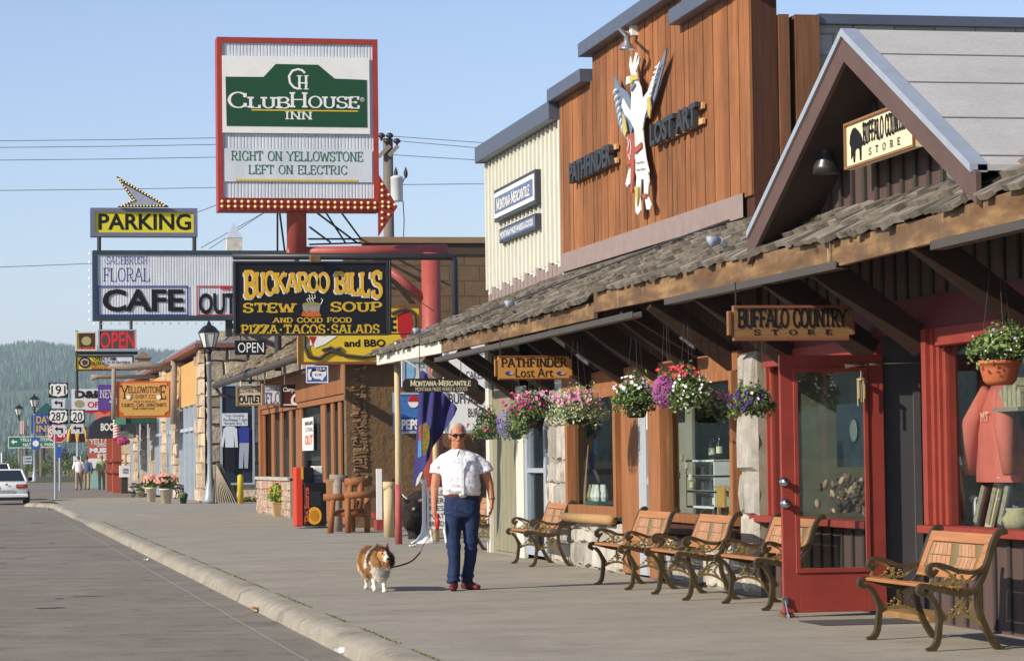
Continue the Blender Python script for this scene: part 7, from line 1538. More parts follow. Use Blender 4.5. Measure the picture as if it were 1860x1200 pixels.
# weeds along the wall foot
mb = MB(); rr = random.Random(77)
for _ in range(500): leaves(mb, (rr.uniform(8.0, 10.6), 95.2 + rr.gauss(0, .2), .1), .12, .1, .12, 2, .05, .3, .5, rr)
mb.build('weeds', leafmat('weeds', '#7c7a44'), None, kind='stuff')

# ------------------------------------------------------------------ window displays
def P_(px, py, X): return atX(px, py, X)
X = XB + .35
t = thing('coral_sweatshirt', 'coral pink hooded sweatshirt hanging in the near shop window', 'sweatshirt', P_(1820, 790, X)); f = frX(1779, 705, 1862, 880, X)
a, b_ = P_(1779, 870, X).y, P_(1862, 870, X).y; z1, z0 = P_(1815, 700, X).z, P_(1830, 875, X).z; W_ = a - b_; ym = (a + b_) / 2
mb = MB(); ns = 14; ring = 22; vs = []
for i in range(ns + 1):
    u_ = i / ns; z = z1 + (z0 - z1) * u_; hw_ = W_ * (.14 + .27 * min(1, u_ * 1.7) ** .8) * (.97 if u_ > .93 else 1); dp = .05 + .08 * min(1, u_ * 2)
    for k in range(ring): g_ = 6.283 * k / ring; fold = 1 + .05 * math.sin(g_ * 7 + u_ * 6) + .03 * math.sin(g_ * 3 - u_ * 9); vs.append((X + dp * math.sin(g_) * fold, ym + hw_ * math.cos(g_) * fold, z))
mb.add(vs, [(i * ring + k, i * ring + (k + 1) % ring, (i + 1) * ring + (k + 1) % ring, (i + 1) * ring + k) for i in range(ns) for k in range(ring)] + [tuple(range(ring))]); mb.build('body', mat('coral_cloth', '#d06b5b', .85, .08, 12, bmp=.3), t, smooth=True)
for s in (1, -1): MB().tube([(X - .03, ym + s * W_ * .18, z1 - .03), (X - .1, ym + s * W_ * .37, z1 + (z0 - z1) * .4), (X - .1, ym + s * W_ * .44, z0 + .06)], [.06, .085, .05], 10).build('sleeve', mat('coral_cloth', ''), t, smooth=True)
ff = Fr(); ff.P = None; ff.c = V((X - .118, ym, z1 + (z0 - z1) * .32)); ff.ux, ff.uy, ff.n = V((0, -1, 0)), V((0, 0, 1)), V((-1, 0, 0)); ff.w = 1; ff.h = 1; text('lettering', 'MT', ff, (-.02, 0, .16, .07), mat('pale_print', '#e9c3b4', .7, .1, 9), t, px=False)
def item(name, lab, cat, build, loc):
    t = thing(name, lab, cat, loc); build(t); return t
c = P_(1760, 880, X); t = thing('fire_extinguisher', 'red fire extinguisher behind the glass of the near window', 'extinguisher', c); MB().lathe([(.06, -.26), (.065, -.24), (.065, .16), (.04, .22), (.02, .25), (.02, .3)], c, 14).build('body', mat('extinguisher_red', '#a32720', .35, .1, 5), t, smooth=True); MB().box(c.x - .03, c.x + .03, c.y - .05, c.y + .05, c.z + .25, c.z + .29).build('handle', M_BLACK, t)
X2 = XB + .55; mb = MB(); t = thing('mesh_panel', 'blue grey diamond mesh display panel behind the sweatshirt', 'display panel', P_(1800, 850, X2)); a, b_ = P_(1776, 850, X2).y, P_(1864, 850, X2).y - .5; z0, z1 = zsill + .05, 2.1
for k in range(26):
    for s in (1, -1):
        y0 = a - .06 * k; dz = z1 - z0
        n_ = 10
        mb.bar((X2 + .004 * s, y0, z0), (X2 + .004 * s, y0 - s * dz * .6, z1), .012, .012)
mb.build('mesh', mat('mesh_blue', '#8a93ad', .5, .1, 5), t); MB().box(X2 - .03, X2 + .03, a - .02, a + .04, z0, z1).build('upright', M_BLACK, t); MB().box(X2 + .03, X2 + .05, b_, a, z0, z0 + .8).build('backing', mat('lavender_backing', '#5f5a80', .8, .2, 4), t)
X3 = XB + .3
for nm, lab, px, py, cols, hh, rr_ in (('woven_pot', 'pale woven pot standing on the near window sill', 1747, 958, '#b5ac8c', .17, .11), ('woven_pot', 'pale woven pot at the right edge of the near window', 1850, 958, '#b7a983', .16, .12)):
    c = P_(px, py, X3); c.z = zsill; t = thing(nm, lab, 'pot', c); MB().lathe([(rr_ * .8, 0), (rr_, hh * .5), (rr_ * .7, hh * .85), (rr_ * .8, hh), (rr_ * .7, hh), (.001, hh * .8)], c, 16).build('pot', mat('woven_' + cols[1:], cols, .9, .25, 30, bmp=.5), t, smooth=True)
for lab, px, tilt, cols in (('framed dark plaque leaning in the near window', 1784, .25, '#4a3d38'), ('cream strip plaque leaning in the near window', 1806, .22, '#cbb890'), ('dark blue plaque leaning right of the cream strip', 1828, .2, '#2c3148')):
    c = P_(px, 940, X3); c.z = zsill + .18; t = thing('leaning_plaque', lab, 'plaque', c); u_ = V((.15, -tilt * 1.2, 1)).normalized(); MB().obox(c, u_ * .2, V((0, -1, -tilt)).normalized() * .06, V((-1, 0, .15)).normalized() * .012).build('board', mat('plaque_' + cols[1:], cols, .6, .15, 8), t); MB().obox(c + V((-.02, 0, 0)), u_ * .15, V((0, -1, -tilt)).normalized() * .035, V((-1, 0, .15)).normalized() * .006).build('picture', mat('plaquep_' + cols[1:], '#9a8d78', .6, .4, 30), t)
c = P_(1770, 945, X3); c.z = zsill + .12; t = thing('black_gloves', 'black and white gloves hung near the sill of the near window', 'gloves', c); mb = MB(); mb.ell(c + V((0, .05, 0)), .03, .045, .11, 10, 8); mb.ell(c + V((0, -.04, -.02)), .03, .04, .1, 10, 8); mb.build('black_part', M_BLACK, t, smooth=True); mb = MB(); mb.ell(c + V((-.01, .0, .1)), .035, .09, .03, 10, 6); mb.ell(c + V((-.02, -.07, .02)), .02, .025, .1, 8, 6); mb.build('white_part', M_WHITE, t, smooth=True)
c = P_(1737, 690, X3); t = thing('wheat_bundle', 'dried wheat bundle tied in dark wrap hung on the near window jamb', 'dried bundle', c); mb = MB(); rr = random.Random(6)
for _ in range(60): mb.tube([c + V((0, 0, -.03)), c + V((rr.gauss(0, .012), rr.gauss(0, .02), .08)), c + V((rr.gauss(0, .02), rr.gauss(0, .045), .2 + rr.random() * .06))], .0035, 4)
mb.build('stalks', mat('wheat', '#c2a05c', .8, .2, 9), t); MB().lathe([(.02, -.25), (.03, -.2), (.035, -.08), (.03, -.02)], c, 10).build('wrap', mat('wrap_dark', '#3a352e', .9, .2, 9), t)
for z_ in (.95, 1.28):
    c = P_(1745, 900, X3); c.z = z_ - (.0 if z_ > 1 else .02); tag(MB().obox(c, (.02, 0, 0), (0, .12, 0), (0, 0, .025)).build('shelf_bracket', mat('bracket_grey', '#a59c8e', .6, .1, 5)), 'upper grey wooden bracket inside the near window' if z_ > 1 else 'lower grey wooden bracket inside the near window', 'bracket', 'brackets in the near window')
c = P_(1840, 735, X3); t = thing('display_shelf', 'small shelf with little stone houses under the large terracotta basket', 'shelf', c); MB().box(c.x - .1, c.x + .1, c.y - .35, c.y + .17, c.z - .05, c.z - .02).build('shelf', M_GLOG, t); mb = MB()
for k in range(5): y0 = c.y + .12 - k * .09; h = (.12, .17, .14, .2, .13)[k]; mb.box(c.x - .05, c.x + .05, y0 - .036, y0 + .036, c.z - .02, c.z + h * .7); mb.add([(c.x - .05, y0 - .04, c.z + h * .7), (c.x - .05, y0 + .04, c.z + h * .7), (c.x - .05, y0, c.z + h), (c.x + .05, y0 - .04, c.z + h * .7), (c.x + .05, y0 + .04, c.z + h * .7), (c.x + .05, y0, c.z + h)], [(0, 2, 1), (3, 4, 5), (0, 3, 5, 2), (1, 2, 5, 4)])
mb.build('little_houses', mat('pale_stone_toy', '#a89a7e', .8, .3, 20), t)
# things in the cedar shop's big window
X = XW + .24; c = P_(1295, 880, X); t = thing('white_rack', 'stack of white wire racks of cards in the big cedar window', 'display rack', (c.x, c.y, zs - .18))
for k in range(3):
    z = P_(1295, 852 + 28 * k, X).z - .08; y0, y1 = P_(1318, 850, X).y, P_(1266, 850, X).y; mb = MB(); mb.box(c.x - .12, c.x + .12, y0, y1, z, z + .02); mb.box(c.x - .12, c.x + .12, y0, y0 + .03, z, z + .17); mb.box(c.x - .12, c.x + .12, y1 - .03, y1, z, z + .17); mb.box(c.x + .1, c.x + .12, y0, y1, z, z + .17); mb.box(c.x - .12, c.x + .12, y0, y1, z + .16, z + .18); mb.build('tray', M_WHITE, t); mb = MB()
    for j in range(4): yy = y0 + .08 + (y1 - y0 - .16) * j / 3; mb.box(c.x - .05, c.x + .05, yy - .06, yy + .06, z + .02, z + .11 + .02 * (j % 2))
    mb.build('goods', mat('dark_goods', '#3a3c42', .6, .4, 20), t)
MB().tube([(c.x, c.y, .4), (c.x, c.y, P_(1295, 795, X).z)], .015, 6).build('pole', M_WHITE, t)
c = P_(1232, 918, XW + .2); t = thing('bird_poster', 'tilted blue print of a dark bird standing in the big cedar window', 'poster', c); u_ = V((.2, -.25, 1)).normalized(); v_ = V((0, -1, -.25)).normalized(); MB().obox(c, u_ * .17, v_ * .22, u_.cross(v_) * .008).build('print', mat('bright_blue', '#3f8fd0', .5, .12, 6), t); n_ = u_.cross(v_); n_ = n_ if n_.x < 0 else -n_; MB().obox(c + n_ * .012 - u_ * .02 + v_ * .03, u_ * .11, v_ * .05, n_ * .003).build('bird', mat('bird_dark', '#3c2f2a', .6, .4, 20), t)
rr = random.Random(15)
for k in range(9):
    px = 1236 + k * 12; c = P_(px, 938, XW + .25); c.z = zs + .02; h = rr.uniform(.07, .16); w_ = rr.uniform(.1, .2); cc = rr.choice(['#c8c2b0', '#8a6f5a', '#7f9aa8', '#b9a06a', '#5a6650', '#b0736a'])
    t = tag(MB().obox(c + V((rr.uniform(-.05, .08), 0, h / 2)), V((.006, 0, 0)), (0, w_, 0), V((.03, 0, h / 2))).build('display_card', mat('card_' + cc[1:], cc, .6, .35, 25)), 'small picture card standing among others along the foot of the big window', 'card', 'cards along the window foot')
for lab, px, py in (('brown bottle with cream label, left, hanging in the big cedar window', 1293, 815), ('brown bottle with cream label, right, hanging in the big cedar window', 1307, 812), ('amber bottle on the lower rack of the big cedar window', 1300, 905)):
    c = P_(px, py, XW + .2); t = thing('bottle', lab, 'bottle', c); MB().lathe([(.03, -.1), (.034, -.09), (.034, .03), (.012, .08), (.012, .14)], c, 10).build('glass', mat('bottle_dark', '#2c1c12', .15, .2, 5, spec=.6), t, smooth=True); MB().lathe([(.036, -.06), (.036, .01)], c, 10).build('paper_label', M_CRL, t)
c = P_(1328, 895, XW + .2); t = thing('wooden_stand', 'small wooden stand with yellow cloth at right of the big cedar window', 'stand', c); mb = MB(); mb.box(c.x - .1, c.x + .1, c.y - .3, c.y + .3, c.z + .05, c.z + .07); mb.box(c.x - .08, c.x - .05, c.y - .25, c.y - .2, c.z - .3, c.z + .05); mb.box(c.x - .08, c.x - .05, c.y + .2, c.y + .25, c.z - .3, c.z + .05); mb.build('stand', M_LOG, t); MB().obox(c + V((-.1, 0, -.04)), (.01, 0, 0), (0, .15, 0), (0, 0, .1)).build('cloth', mat('yellow_cloth', '#b98a3a', .8, .2, 9), t)
c = P_(1232, 738, XW + .105); tag(MB().obox(c, (.01, 0, 0), (0, .22, 0), (0, 0, .16)).build('dark_picture', mat('dark_picture', '#1d1c20', .4, .4, 8)), 'dark framed picture high on the tan screen of the big window', 'picture')
for px, py, cc in ((1224, 835, '#c9c0a0'), (1232, 862, '#3a3630'), (1247, 845, '#b5a184'), (1254, 866, '#cfc7b5'), (1238, 830, '#9c9484'), (1256, 880, '#cdb98a')):
    c = P_(px, py, XW + .11); tag(MB().obox(c, (.008, 0, 0), (0, .05, 0), (0, 0, .03)).build('pinned_tag', mat('tag_' + cc[1:], cc, .7, .2, 20)), 'small tag pinned on the tan display screen in the big window', 'tag', 'tags pinned on the display screen')
# small window of the cedar shop
X = XW + .2; 
for nm, lab, px, py, m_, sh in (('teal_table', 'small teal table inside the narrow cedar window', 1080, 915, mat('teal_paint', '#2f5a55', .6, .2, 6), 0),):
    c = P_(px, py, X); t = thing(nm, lab, 'table', c); mb = MB(); mb.box(c.x - .1, c.x + .25, c.y - .6, c.y + .6, c.z, c.z + .04); 
    for sx in (-.07, .2):
        for sy in (-.5, .5): mb.box(c.x + sx - .025, c.x + sx + .025, c.y + sy - .025, c.y + sy + .025, .42, c.z)
    mb.build('table', m_, t)
    for k in range(8): cc = rr.choice(['#d8d4c8', '#2c2a28', '#9a8a70', '#c86a3a']); q_ = c + V((rr.uniform(-.07, .1), -.5 + .14 * k, .04)); tag(MB().lathe([(.03, 0), (.05, .05), (.03, .1 + .06 * rr.random()), (.02, .2)], q_, 8).build('curio', mat('curio_' + cc[1:], cc, .6, .3, 12)), 'small curio standing on the teal table in the narrow window', 'curio', 'curios on the teal table')
c = P_(1063, 890, XW + .1); tag(MB().tube([c + V((0, .1, -.5)), c + V((0, 0, 0)), c + V((.02, -.12, .55))], [.015, .02, .008], 6).build('walking_stick', M_LOG), 'crooked walking stick leaning inside the narrow cedar window', 'stick'); c = P_(1056, 900, XW + .12); tag(MB().obox(c, (.01, 0, 0), (0, .12, 0), (0, 0, .22)).build('blue_print', mat('bright_blue', '')), 'narrow blue print inside the narrow cedar window', 'poster')
# goods seen through the open door's glass
X = XB + .22; c = P_(1540, 900, X); t = thing('soft_toys', 'heap of small pale and dark toys in the window behind the door glass', 'toys', (c.x, c.y, zsill)); mb = MB(); mb2 = MB()
for k in range(90): q_ = V((c.x + rr.uniform(-.08, .15), c.y + rr.gauss(0, .3), zsill + .08 + abs(rr.gauss(0, .14)))); (mb if k % 2 else mb2).ell(q_, rr.uniform(.015, .03), rr.uniform(.02, .07), rr.uniform(.015, .05), 8, 6, Matrix.Rotation(rr.uniform(-1.2, 1.2), 3, 'X') @ Matrix.Rotation(rr.uniform(-1, 1), 3, 'Y'))
mb.build('pale_toy', mat('toy_pale', '#b08a70', .8, .4, 9, isl=.7), t, smooth=True); mb2.build('dark_toy', mat('toy_dark', '#5a4438', .8, .5, 9, isl=.8), t, smooth=True)
c = P_(1560, 790, XB + .3); t = thing('dark_hide_picture', 'dark picture of an animal head on the wall behind the door glass', 'picture', c); MB().obox(c, (.01, 0, 0), (0, .6, 0), (0, 0, .28)).build('picture', mat('dark_blue_picture', '#2a2f3a', .7, .4, 3), t); MB().lathe([(.001, -.03), (.09, -.028), (.1, -.02)], c + V((-.01, .05, .04)), 12, 'x').build('eye_ring', mat('ring_grey', '#7b7874', .6, .2, 9), t)
# wind chime on the door
c = atY(1564, 690, yd - .09); t = thing('wind_chime', 'small brass wind chime hanging from the closer of the red door', 'wind chime', c); mb = MB()
for k in range(5): a = 1.2566 * k; mb.tube([c + V((.03 * math.cos(a), .03 * math.sin(a), 0)), c + V((.03 * math.cos(a), .03 * math.sin(a), -.15 - .03 * (k % 3)))], .006, 6)
mb.lathe([(.04, 0), (.04, .01), (.001, .03)], c, 10); mb.tube([c, c + V((0, 0, .08))], .003, 4); mb.build('tubes', mat('brass_closer', ''), t)
# pennants high on the cedar wall under the awning
for lab, px, py in (('small white pennant sign under the awning above white petunias', 1252, 622), ('small white pennant sign under the awning above pink petunias', 1062, 650)):
    c = P_(px, py, XW - .02); t = thing('pennant_sign', lab, 'sign', c); k = .26; mb = MB(); mb.prism([(k, -.13), (k * .9, .16), (-k * 1.6, .05)], c, (0, -1, 0), (0, 0, 1), (-1, 0, 0), .02); mb.build('board', M_WHITE, t); ff = Fr(); ff.P = None; ff.c = c; ff.ux, ff.uy, ff.n = V((0, -1, 0)), V((0, 0, 1)), V((-1, 0, 0)); text('lettering', 'POTTERY', ff, (.02, .03, .36, .1), M_INK, t, z=.03, px=False)
# floodlights lying on the awning
for lab, px, py in (('clear glass floodlight fixed on the shakes at far right', 1775, 330), ('white floodlight on the shakes beside the dormer foot', 1325, 448), ('white figurine shaped lamp at the far end of the awning', 768, 598), ('small white pipe elbow lying on the shakes', 948, 566)):
    c = atX(px, py, XF + .18); y = min(c.y, YEND - .3); c = roof_pt(y, .2, .07) ; q_ = V((c.x - .06, c.y - .05, c.z + .05)); t = thing('roof_floodlight', lab, 'lamp', c, 'lamps on the awning roof'); mb = MB(); mb.tube([c + V((.1, .05, -.03)), c, q_], [.015, .022, .03], 10); mb.build('lamp', M_RIBW, t, smooth=True); MB().tube([q_, q_ + V((-.07, .0, -.01)), q_ + V((-.10, .0, -.02))], [.03, .05, .055], 12).build('shade', M_ALU, t, smooth=True)
pts = [roof_pt(37.5 - k * 1.0, .25 + .055 * k, .08) for k in range(13)]; tag(MB().tube(pts, .012, 5).build('roof_cable', M_STEEL), 'grey cable running slantwise up over the shakes', 'cable')
# litter
for lab, name, px, py, s, m_ in (('crumpled white paper scrap with red print in the gutter, lower edge', 'paper_scrap', 622, 1186, .055, M_WHITE), ('small brown crumpled wrapper in the gutter', 'wrapper', 461, 1110, .045, mat('wrapper', '#8a6a40', .8, .3, 30)), ('small white scrap of paper in the gutter farther away', 'paper_scrap', 263, 1018, .04, M_WHITE), ('white napkin lying behind the dog', 'napkin', 748, 993, .05, M_WHITE), ('white scrap near the end of kerb', 'paper_scrap', 88, 926, .07, M_WHITE)):
    z = -.12 if 'gutter' in lab or 'kerb' in lab else .0; g = atZ(px, py, z); mb = MB(); rr2 = random.Random(px); n = 5; vs = [(g.x + (i - 2) * s * .6 + rr2.gauss(0, s * .15), g.y + (j - 2) * s * .8 + rr2.gauss(0, s * .15), z + .008 + abs(rr2.gauss(0, s * .45))) for j in range(n) for i in range(n)]
    mb.add(vs, [(j * n + i, j * n + i + 1, (j + 1) * n + i + 1, (j + 1) * n + i) for j in range(n - 1) for i in range(n - 1)]); tag(mb.build(name, m_), lab, 'litter')
# ------------------------------------------------------------------ people and dog
M_SKIN = mat('skin', '#b5795a', .55, .1, 12); M_JEAN = mat('blue_denim', '#1f2d4d', .85, .35, 7, (1, 1, .6), bmp=.8, bscale=9, bdist=.03)
def flower_shirt():
    m_, nt, b = base('printed_shirt'); v = coords(nt, (1, 1, 1)); vo = N(nt, 'ShaderNodeTexVoronoi'); vo.inputs['Scale'].default_value = 24; nt.links.new(v, vo.inputs['Vector'])
    f = noise_n(nt, v, 30, 4, .7); ad = N(nt, 'ShaderNodeMath', operation='MULTIPLY_ADD'); ad.inputs[1].default_value = .55; nt.links.new(f, ad.inputs[0]); nt.links.new(vo.outputs['Distance'], ad.inputs[2])
    k = ramp(nt, ad.outputs[0], [(.55, (1, 1, 1)), (.63, (0, 0, 0))]); pc = ramp(nt, noise_n(nt, v, 6, 2), [(.4, lin('#a9b0c2')), (.55, lin('#c6c0b6')), (.62, lin('#bdaeb3'))])
    nt.links.new(mixc(nt, k, lin('#e4e3e6'), pc), b.inputs['Base Color']); b.inputs['Roughness'].default_value = .8; bump(nt, b, noise_n(nt, coords(nt, (1, 1, .5)), 8, 3), .35, .02); return m_
def capsule(mb, p, q, r0, r1, n=12, sx=1.0, mid=None):
    p, q = V(p), V(q); pts = [p, p.lerp(q, .5), q] if mid is None else [p, V(mid), q]; mb.tube(pts, [r0, (r0 + r1) / 2, r1], n, True, sx); mb.ell(p, r0 * .98, r0 * .98, r0 * .98, n, 8); mb.ell(q, r1 * .98, r1 * .98, r1 * .98, n, 8)
def hand(mb, w_, d, palm, curl, side, s=1.0):
    """w_ wrist, d pointing direction, palm the way the palm faces, curl in radians a joint"""
    d = V(d).normalized(); pn = V(palm); pn = (pn - d * pn.dot(d)).normalized(); ac = d.cross(pn) * side; w_ = V(w_)
    mb.obox(w_ + d * .048 * s, d * .045 * s, ac * .038 * s, pn * .013 * s); mb.ell(w_ + d * .03 * s, .026 * s, .026 * s, .03 * s, 8, 6)
    for i, (off, L) in enumerate(((-.030, .070), (-.010, .078), (.010, .074), (.029, .058))):
        p = w_ + d * .088 * s + ac * off * s; cd = d.copy(); a = curl * (1 + .12 * i); pts = [p - d * .02 * s]; rr_ = [.0095 * s]
        for k, fr_ in enumerate((.42, .33, .25)):
            cd = (cd * math.cos(a * (.6 if k == 0 else 1)) + pn * math.sin(a * (.6 if k == 0 else 1))).normalized(); 
            npn = (pn * math.cos(a) - d * math.sin(a)); p = p + cd * L * fr_ * s; pts.append(p); rr_.append((.0088 - .001 * k) * s)
            pn_ = cd.cross(ac) * (1 if cd.cross(ac).dot(pn) > 0 else -1); 
        mb.tube(pts, rr_, 8); mb.ell(pts[-1], rr_[-1], rr_[-1], rr_[-1], 8, 6)
    b_ = w_ + d * .025 * s - ac * .034 * s; t1 = (d * .7 - ac * .6 + pn * .35).normalized(); p1 = b_ + t1 * .038 * s; p2 = p1 + (d * .85 - ac * .15 + pn * .5).normalized() * .032 * s; mb.tube([b_, p1, p2], [.014 * s, .011 * s, .009 * s], 8); mb.ell(p2, .009 * s, .009 * s, .009 * s, 8, 6)
def head(mb, c, r=1.0, yaw=0.0, pitch=0.0):
    """skull, jaw, nose, ears round c (centre of the skull); faces -y before turning"""
    Rm = Matrix.Rotation(yaw, 3, 'Z') @ Matrix.Rotation(pitch, 3, 'X'); P = lambda x, y, z: V(c) + Rm @ (V((x, y, z)) * r)
    mb.ell(P(0, .012, .020), .081 * r, .098 * r, .094 * r, 16, 12, Rm); mb.ell(P(0, -.028, -.055), .060 * r, .066 * r, .075 * r, 14, 10, Rm); mb.ell(P(0, -.06, -.095), .036 * r, .032 * r, .028 * r, 10, 8, Rm)
    mb.tube([P(0, -.085, .015), P(0, -.108, -.02), P(0, -.098, -.035)], [.010 * r, .016 * r, .013 * r], 8); mb.ell(P(0, -.078, .030), .055 * r, .018 * r, .014 * r, 10, 6, Rm)
    for s in (1, -1): mb.ell(P(.080 * s, .012, -.01), .010 * r, .020 * r, .034 * r, 8, 8, Rm); mb.ell(P(.038 * s, -.062, -.028), .026 * r, .024 * r, .024 * r, 8, 6, Rm); mb.ell(P(.018 * s, -.095, -.035), .010 * r, .012 * r, .010 * r, 6, 5, Rm)
    mb.ell(P(0, -.088, -.065), .026 * r, .012 * r, .008 * r, 8, 6, Rm); mb.ell(P(0, -.086, -.078), .022 * r, .012 * r, .008 * r, 8, 6, Rm)
    return P, Rm
# --- the man walking the dog (local space: faces -y, feet on z = 0)
g = atZ(838, 1071); k_ = g.y / FPX
man = thing('person', 'man in white printed shirt, blue jeans and sunglasses walking with a dog leash', 'person', (0, 0, 0))
H = lambda px, py, y=0.0: V(((px - 836) * k_, y, (1070 - py) * k_))       # photo sizes into body space
mb = MB(); hc = H(832.5, 786, -.02); Pm, Rm = head(mb, hc, 1.02, .12, .16)
mb.tube([hc + V((.0, .02, -.06)), H(834, 826, .02)], [.064, .078], 14)
aR = [H(796, 842, .02), H(789, 882, .0), H(788, 921, -.06)]; aL = [H(879, 842, .02), H(890, 876, .01), H(894, 905, -.03)]
for a_ in (aR, aL): capsule(mb, a_[0], a_[1], .052, .042); capsule(mb, a_[1], a_[2], .042, .029)
hand(mb, aR[2], (.02, -.12, -1), (1, .1, 0), .75, 1); hand(mb, aL[2], (-.05, -.15, -1), (-1, .2, 0), .22, -1)
link(remesh(mb, .0052, 2), 'body', M_SKIN, man)
M_HAIR = mat('grey_hair', '#a8a29a', .8, .2, 30, bmp=.5, bscale=90); mb = MB()
for i in range(900):
    a = random.uniform(-.2, math.pi + .2); zz = random.uniform(-.5, .95); 
    d = V((math.cos(a) * math.cos(zz), abs(math.sin(a)) * math.cos(zz) * 1.0 if zz < .55 else math.sin(a) * math.cos(zz), math.sin(zz))); 
    if d.y < .05 and zz > .35: continue
    if d.y < -.12: continue
    p = Pm(d.x * .080, .012 + d.y * .100, .025 + d.z * .098); t_ = Rm @ V((random.gauss(0, .3), .5, -.8)); t_.normalize(); sd_ = t_.cross(Rm @ d).normalized() * .006; mb.add([p - sd_, p + sd_, p + t_ * .022 + (Rm @ d) * .004], [(0, 1, 2)])
mb.build('hair', M_HAIR, man)
mb = MB(); mb.ell(Pm(0, .026, .040), .087, .094, .083, 16, 12, Rm); [mb.ell(Pm(.068 * s, .004, .036), .020, .05, .046, 10, 8, Rm) for s in (-1, 1)]; mb.build('hair_cap', M_HAIR, man, smooth=True)
mb = MB()
for s in (1, -1): mb.ell(Pm(.034 * s, -.094, .012), .030, .010, .020, 12, 8, Rm); mb.tube([Pm(.062 * s, -.085, .018), Pm(.085 * s, -.02, .016), Pm(.084 * s, .02, .005)], .004, 6)
mb.tube([Pm(-.012, -.102, .018), Pm(.012, -.102, .018)], .004, 6); mb.build('sunglasses', mat('dark_lens', '#1a1412', .12, .1, 5, spec=.7), man, smooth=True)
# shirt
mb = MB(); n = 24
def body_ring(secs):
    vs = []; m_ = len(secs)
    for cx, cy, cz, rx, ry in secs:
        for k in range(n): a = 6.283 * k / n; ca, sa = math.cos(a), math.sin(a); e = .8; vs.append((cx + rx * math.copysign(abs(ca) ** e, ca), cy + ry * math.copysign(abs(sa) ** e, sa), cz))
    return vs, [(i * n + k, i * n + (k + 1) % n, (i + 1) * n + (k + 1) % n, (i + 1) * n + k) for i in range(m_ - 1) for k in range(n)] + [tuple(range(n))[::-1], tuple((m_ - 1) * n + k for k in range(n))]
Z = lambda py: (1070 - py) * k_; X_ = lambda px: (px - 836) * k_
vs, fs = body_ring([(X_(838.5), .0, Z(897), .186, .125), (X_(838.5), -.015, Z(885), .197, .145), (X_(838), -.02, Z(868), .195, .15), (X_(837), -.01, Z(848), .192, .14), (X_(836), .0, Z(834), .2, .125), (X_(836), .01, Z(824), .185, .11), (X_(835), .015, Z(817), .14, .09), (X_(834.5), .015, Z(811), .07, .066)])
mb.add(vs, fs)
for a_, s in ((aR, -1), (aL, 1)): sh = V((X_(836) + s * .165, .015, Z(824))); sh.z -= .035; sh.x -= s * .01; capsule(mb, sh, a_[0].lerp(a_[1], .12) + V((s * .004, 0, 0)), .066, .074, 14); mb.tube([a_[0], a_[0].lerp(a_[1], .38) + V((s * .006, 0, 0))], [.074, .078], 14)
me = wrinkle(remesh(mb, .011, 4), .011, 7, [(Z(885), .07, .007, 70), (Z(850), .1, .004, 50)]); so = link(me, 'shirt', flower_shirt(), man)
mb = MB()
for s in (1, -1): mb.add([H(834.5, 811, -.075), H(834.5 + s * 10, 813, -.05), H(834.5 + s * 12, 822, -.085), H(834.5 + s * 4, 826, -.115)], [(0, 1, 2, 3)])
mb.build('collar', so.data.materials[0], man)
mb = MB(); mb.obox(H(840, 858, -.172), (.016, 0, 0), (0, .004, 0), (0, 0, .2)); 
for py in (838, 852, 866, 880): mb.ell(H(840, py, -.178), .006, .004, .006, 6, 4)
mb.build('placket', mat('shirt_white', '#d9d8dc', .8, .05, 9), man)
mb = MB(); vs, fs = body_ring([(X_(839), .0, Z(899.5), .185, .128), (X_(839), .0, Z(891), .187, .13)]); mb.add(vs, fs); mb.build('belt', mat('brown_belt', '#5a2d1c', .5, .15, 9), man)
MB().ell(H(841, 896, -.138), .042, .012, .028, 14, 8).build('belt_buckle', mat('silver_buckle', '#c7c3b8', .25, .15, 20, metal=.8), man, smooth=True)
mb = MB(); vs, fs = body_ring([(X_(839), .0, Z(898), .178, .122), (X_(838.5), .005, Z(912), .187, .132), (X_(838), .01, Z(928), .185, .13), (X_(838), .01, Z(938), .16, .11)]); mb.add(vs, fs)
for hip, knee, ank in ((H(823, 930, .0), H(823, 988, -.05), H(823, 1055, -.08)), (H(855, 930, .01), H(855, 988, .03), H(846.5, 1054, .10))):
    mb.tube([hip, hip.lerp(knee, .5), knee, knee.lerp(ank, .5), ank + V((0, 0, -.01))], [.09, .082, .068, .062, .066], 16); mb.ell(hip, .096, .105, .1, 12, 8); mb.ell(knee.lerp(ank, .86), .07, .075, .03, 12, 6)
link(wrinkle(remesh(mb, .011, 5), .012, 8, [(Z(990), .12, .007, 75), (Z(1050), .1, .009, 95), (Z(928), .06, .006, 80)]), 'jeans', M_JEAN, man)
M_SHOE = mat('oxblood_shoe', '#5f2220', .4, .15, 9)
for a0, toe in ((H(823, 1066, -.08), (-.10, -1, 0)), (H(847, 1066, .10), (.75, -.9, 0))):
    tv = V(toe).normalized(); mb = MB(); b_ = V((a0.x, a0.y, 0)); mb.tube([b_ - tv * .07 + V((0, 0, .04)), b_ + V((0, 0, .045)), b_ + tv * .1 + V((0, 0, .035)), b_ + tv * .185 + V((0, 0, .026))], [.036, .042, .042, .024], 12); mb.ell(b_ + tv * .15 + V((0, 0, .03)), .044, .044, .028, 12, 8); mb.ell(b_ + V((0, 0, .07)), .042, .042, .035, 10, 8); link(remesh(mb, .008, 3), 'shoe', M_SHOE, man)
MB().lathe([(.034, -.008), (.036, 0), (.034, .008)], aL[2] + V((0, 0, .012)), 14).build('wristwatch', mat('watch_strap', '#7a4a2c', .4, .1, 5), man)
man.location = (g.x, g.y, 0); man.rotation_euler.z = -YAW * .9
def mw(p): return Matrix.Translation(man.location) @ Matrix.Rotation(man.rotation_euler.z, 4, 'Z') @ V(p)
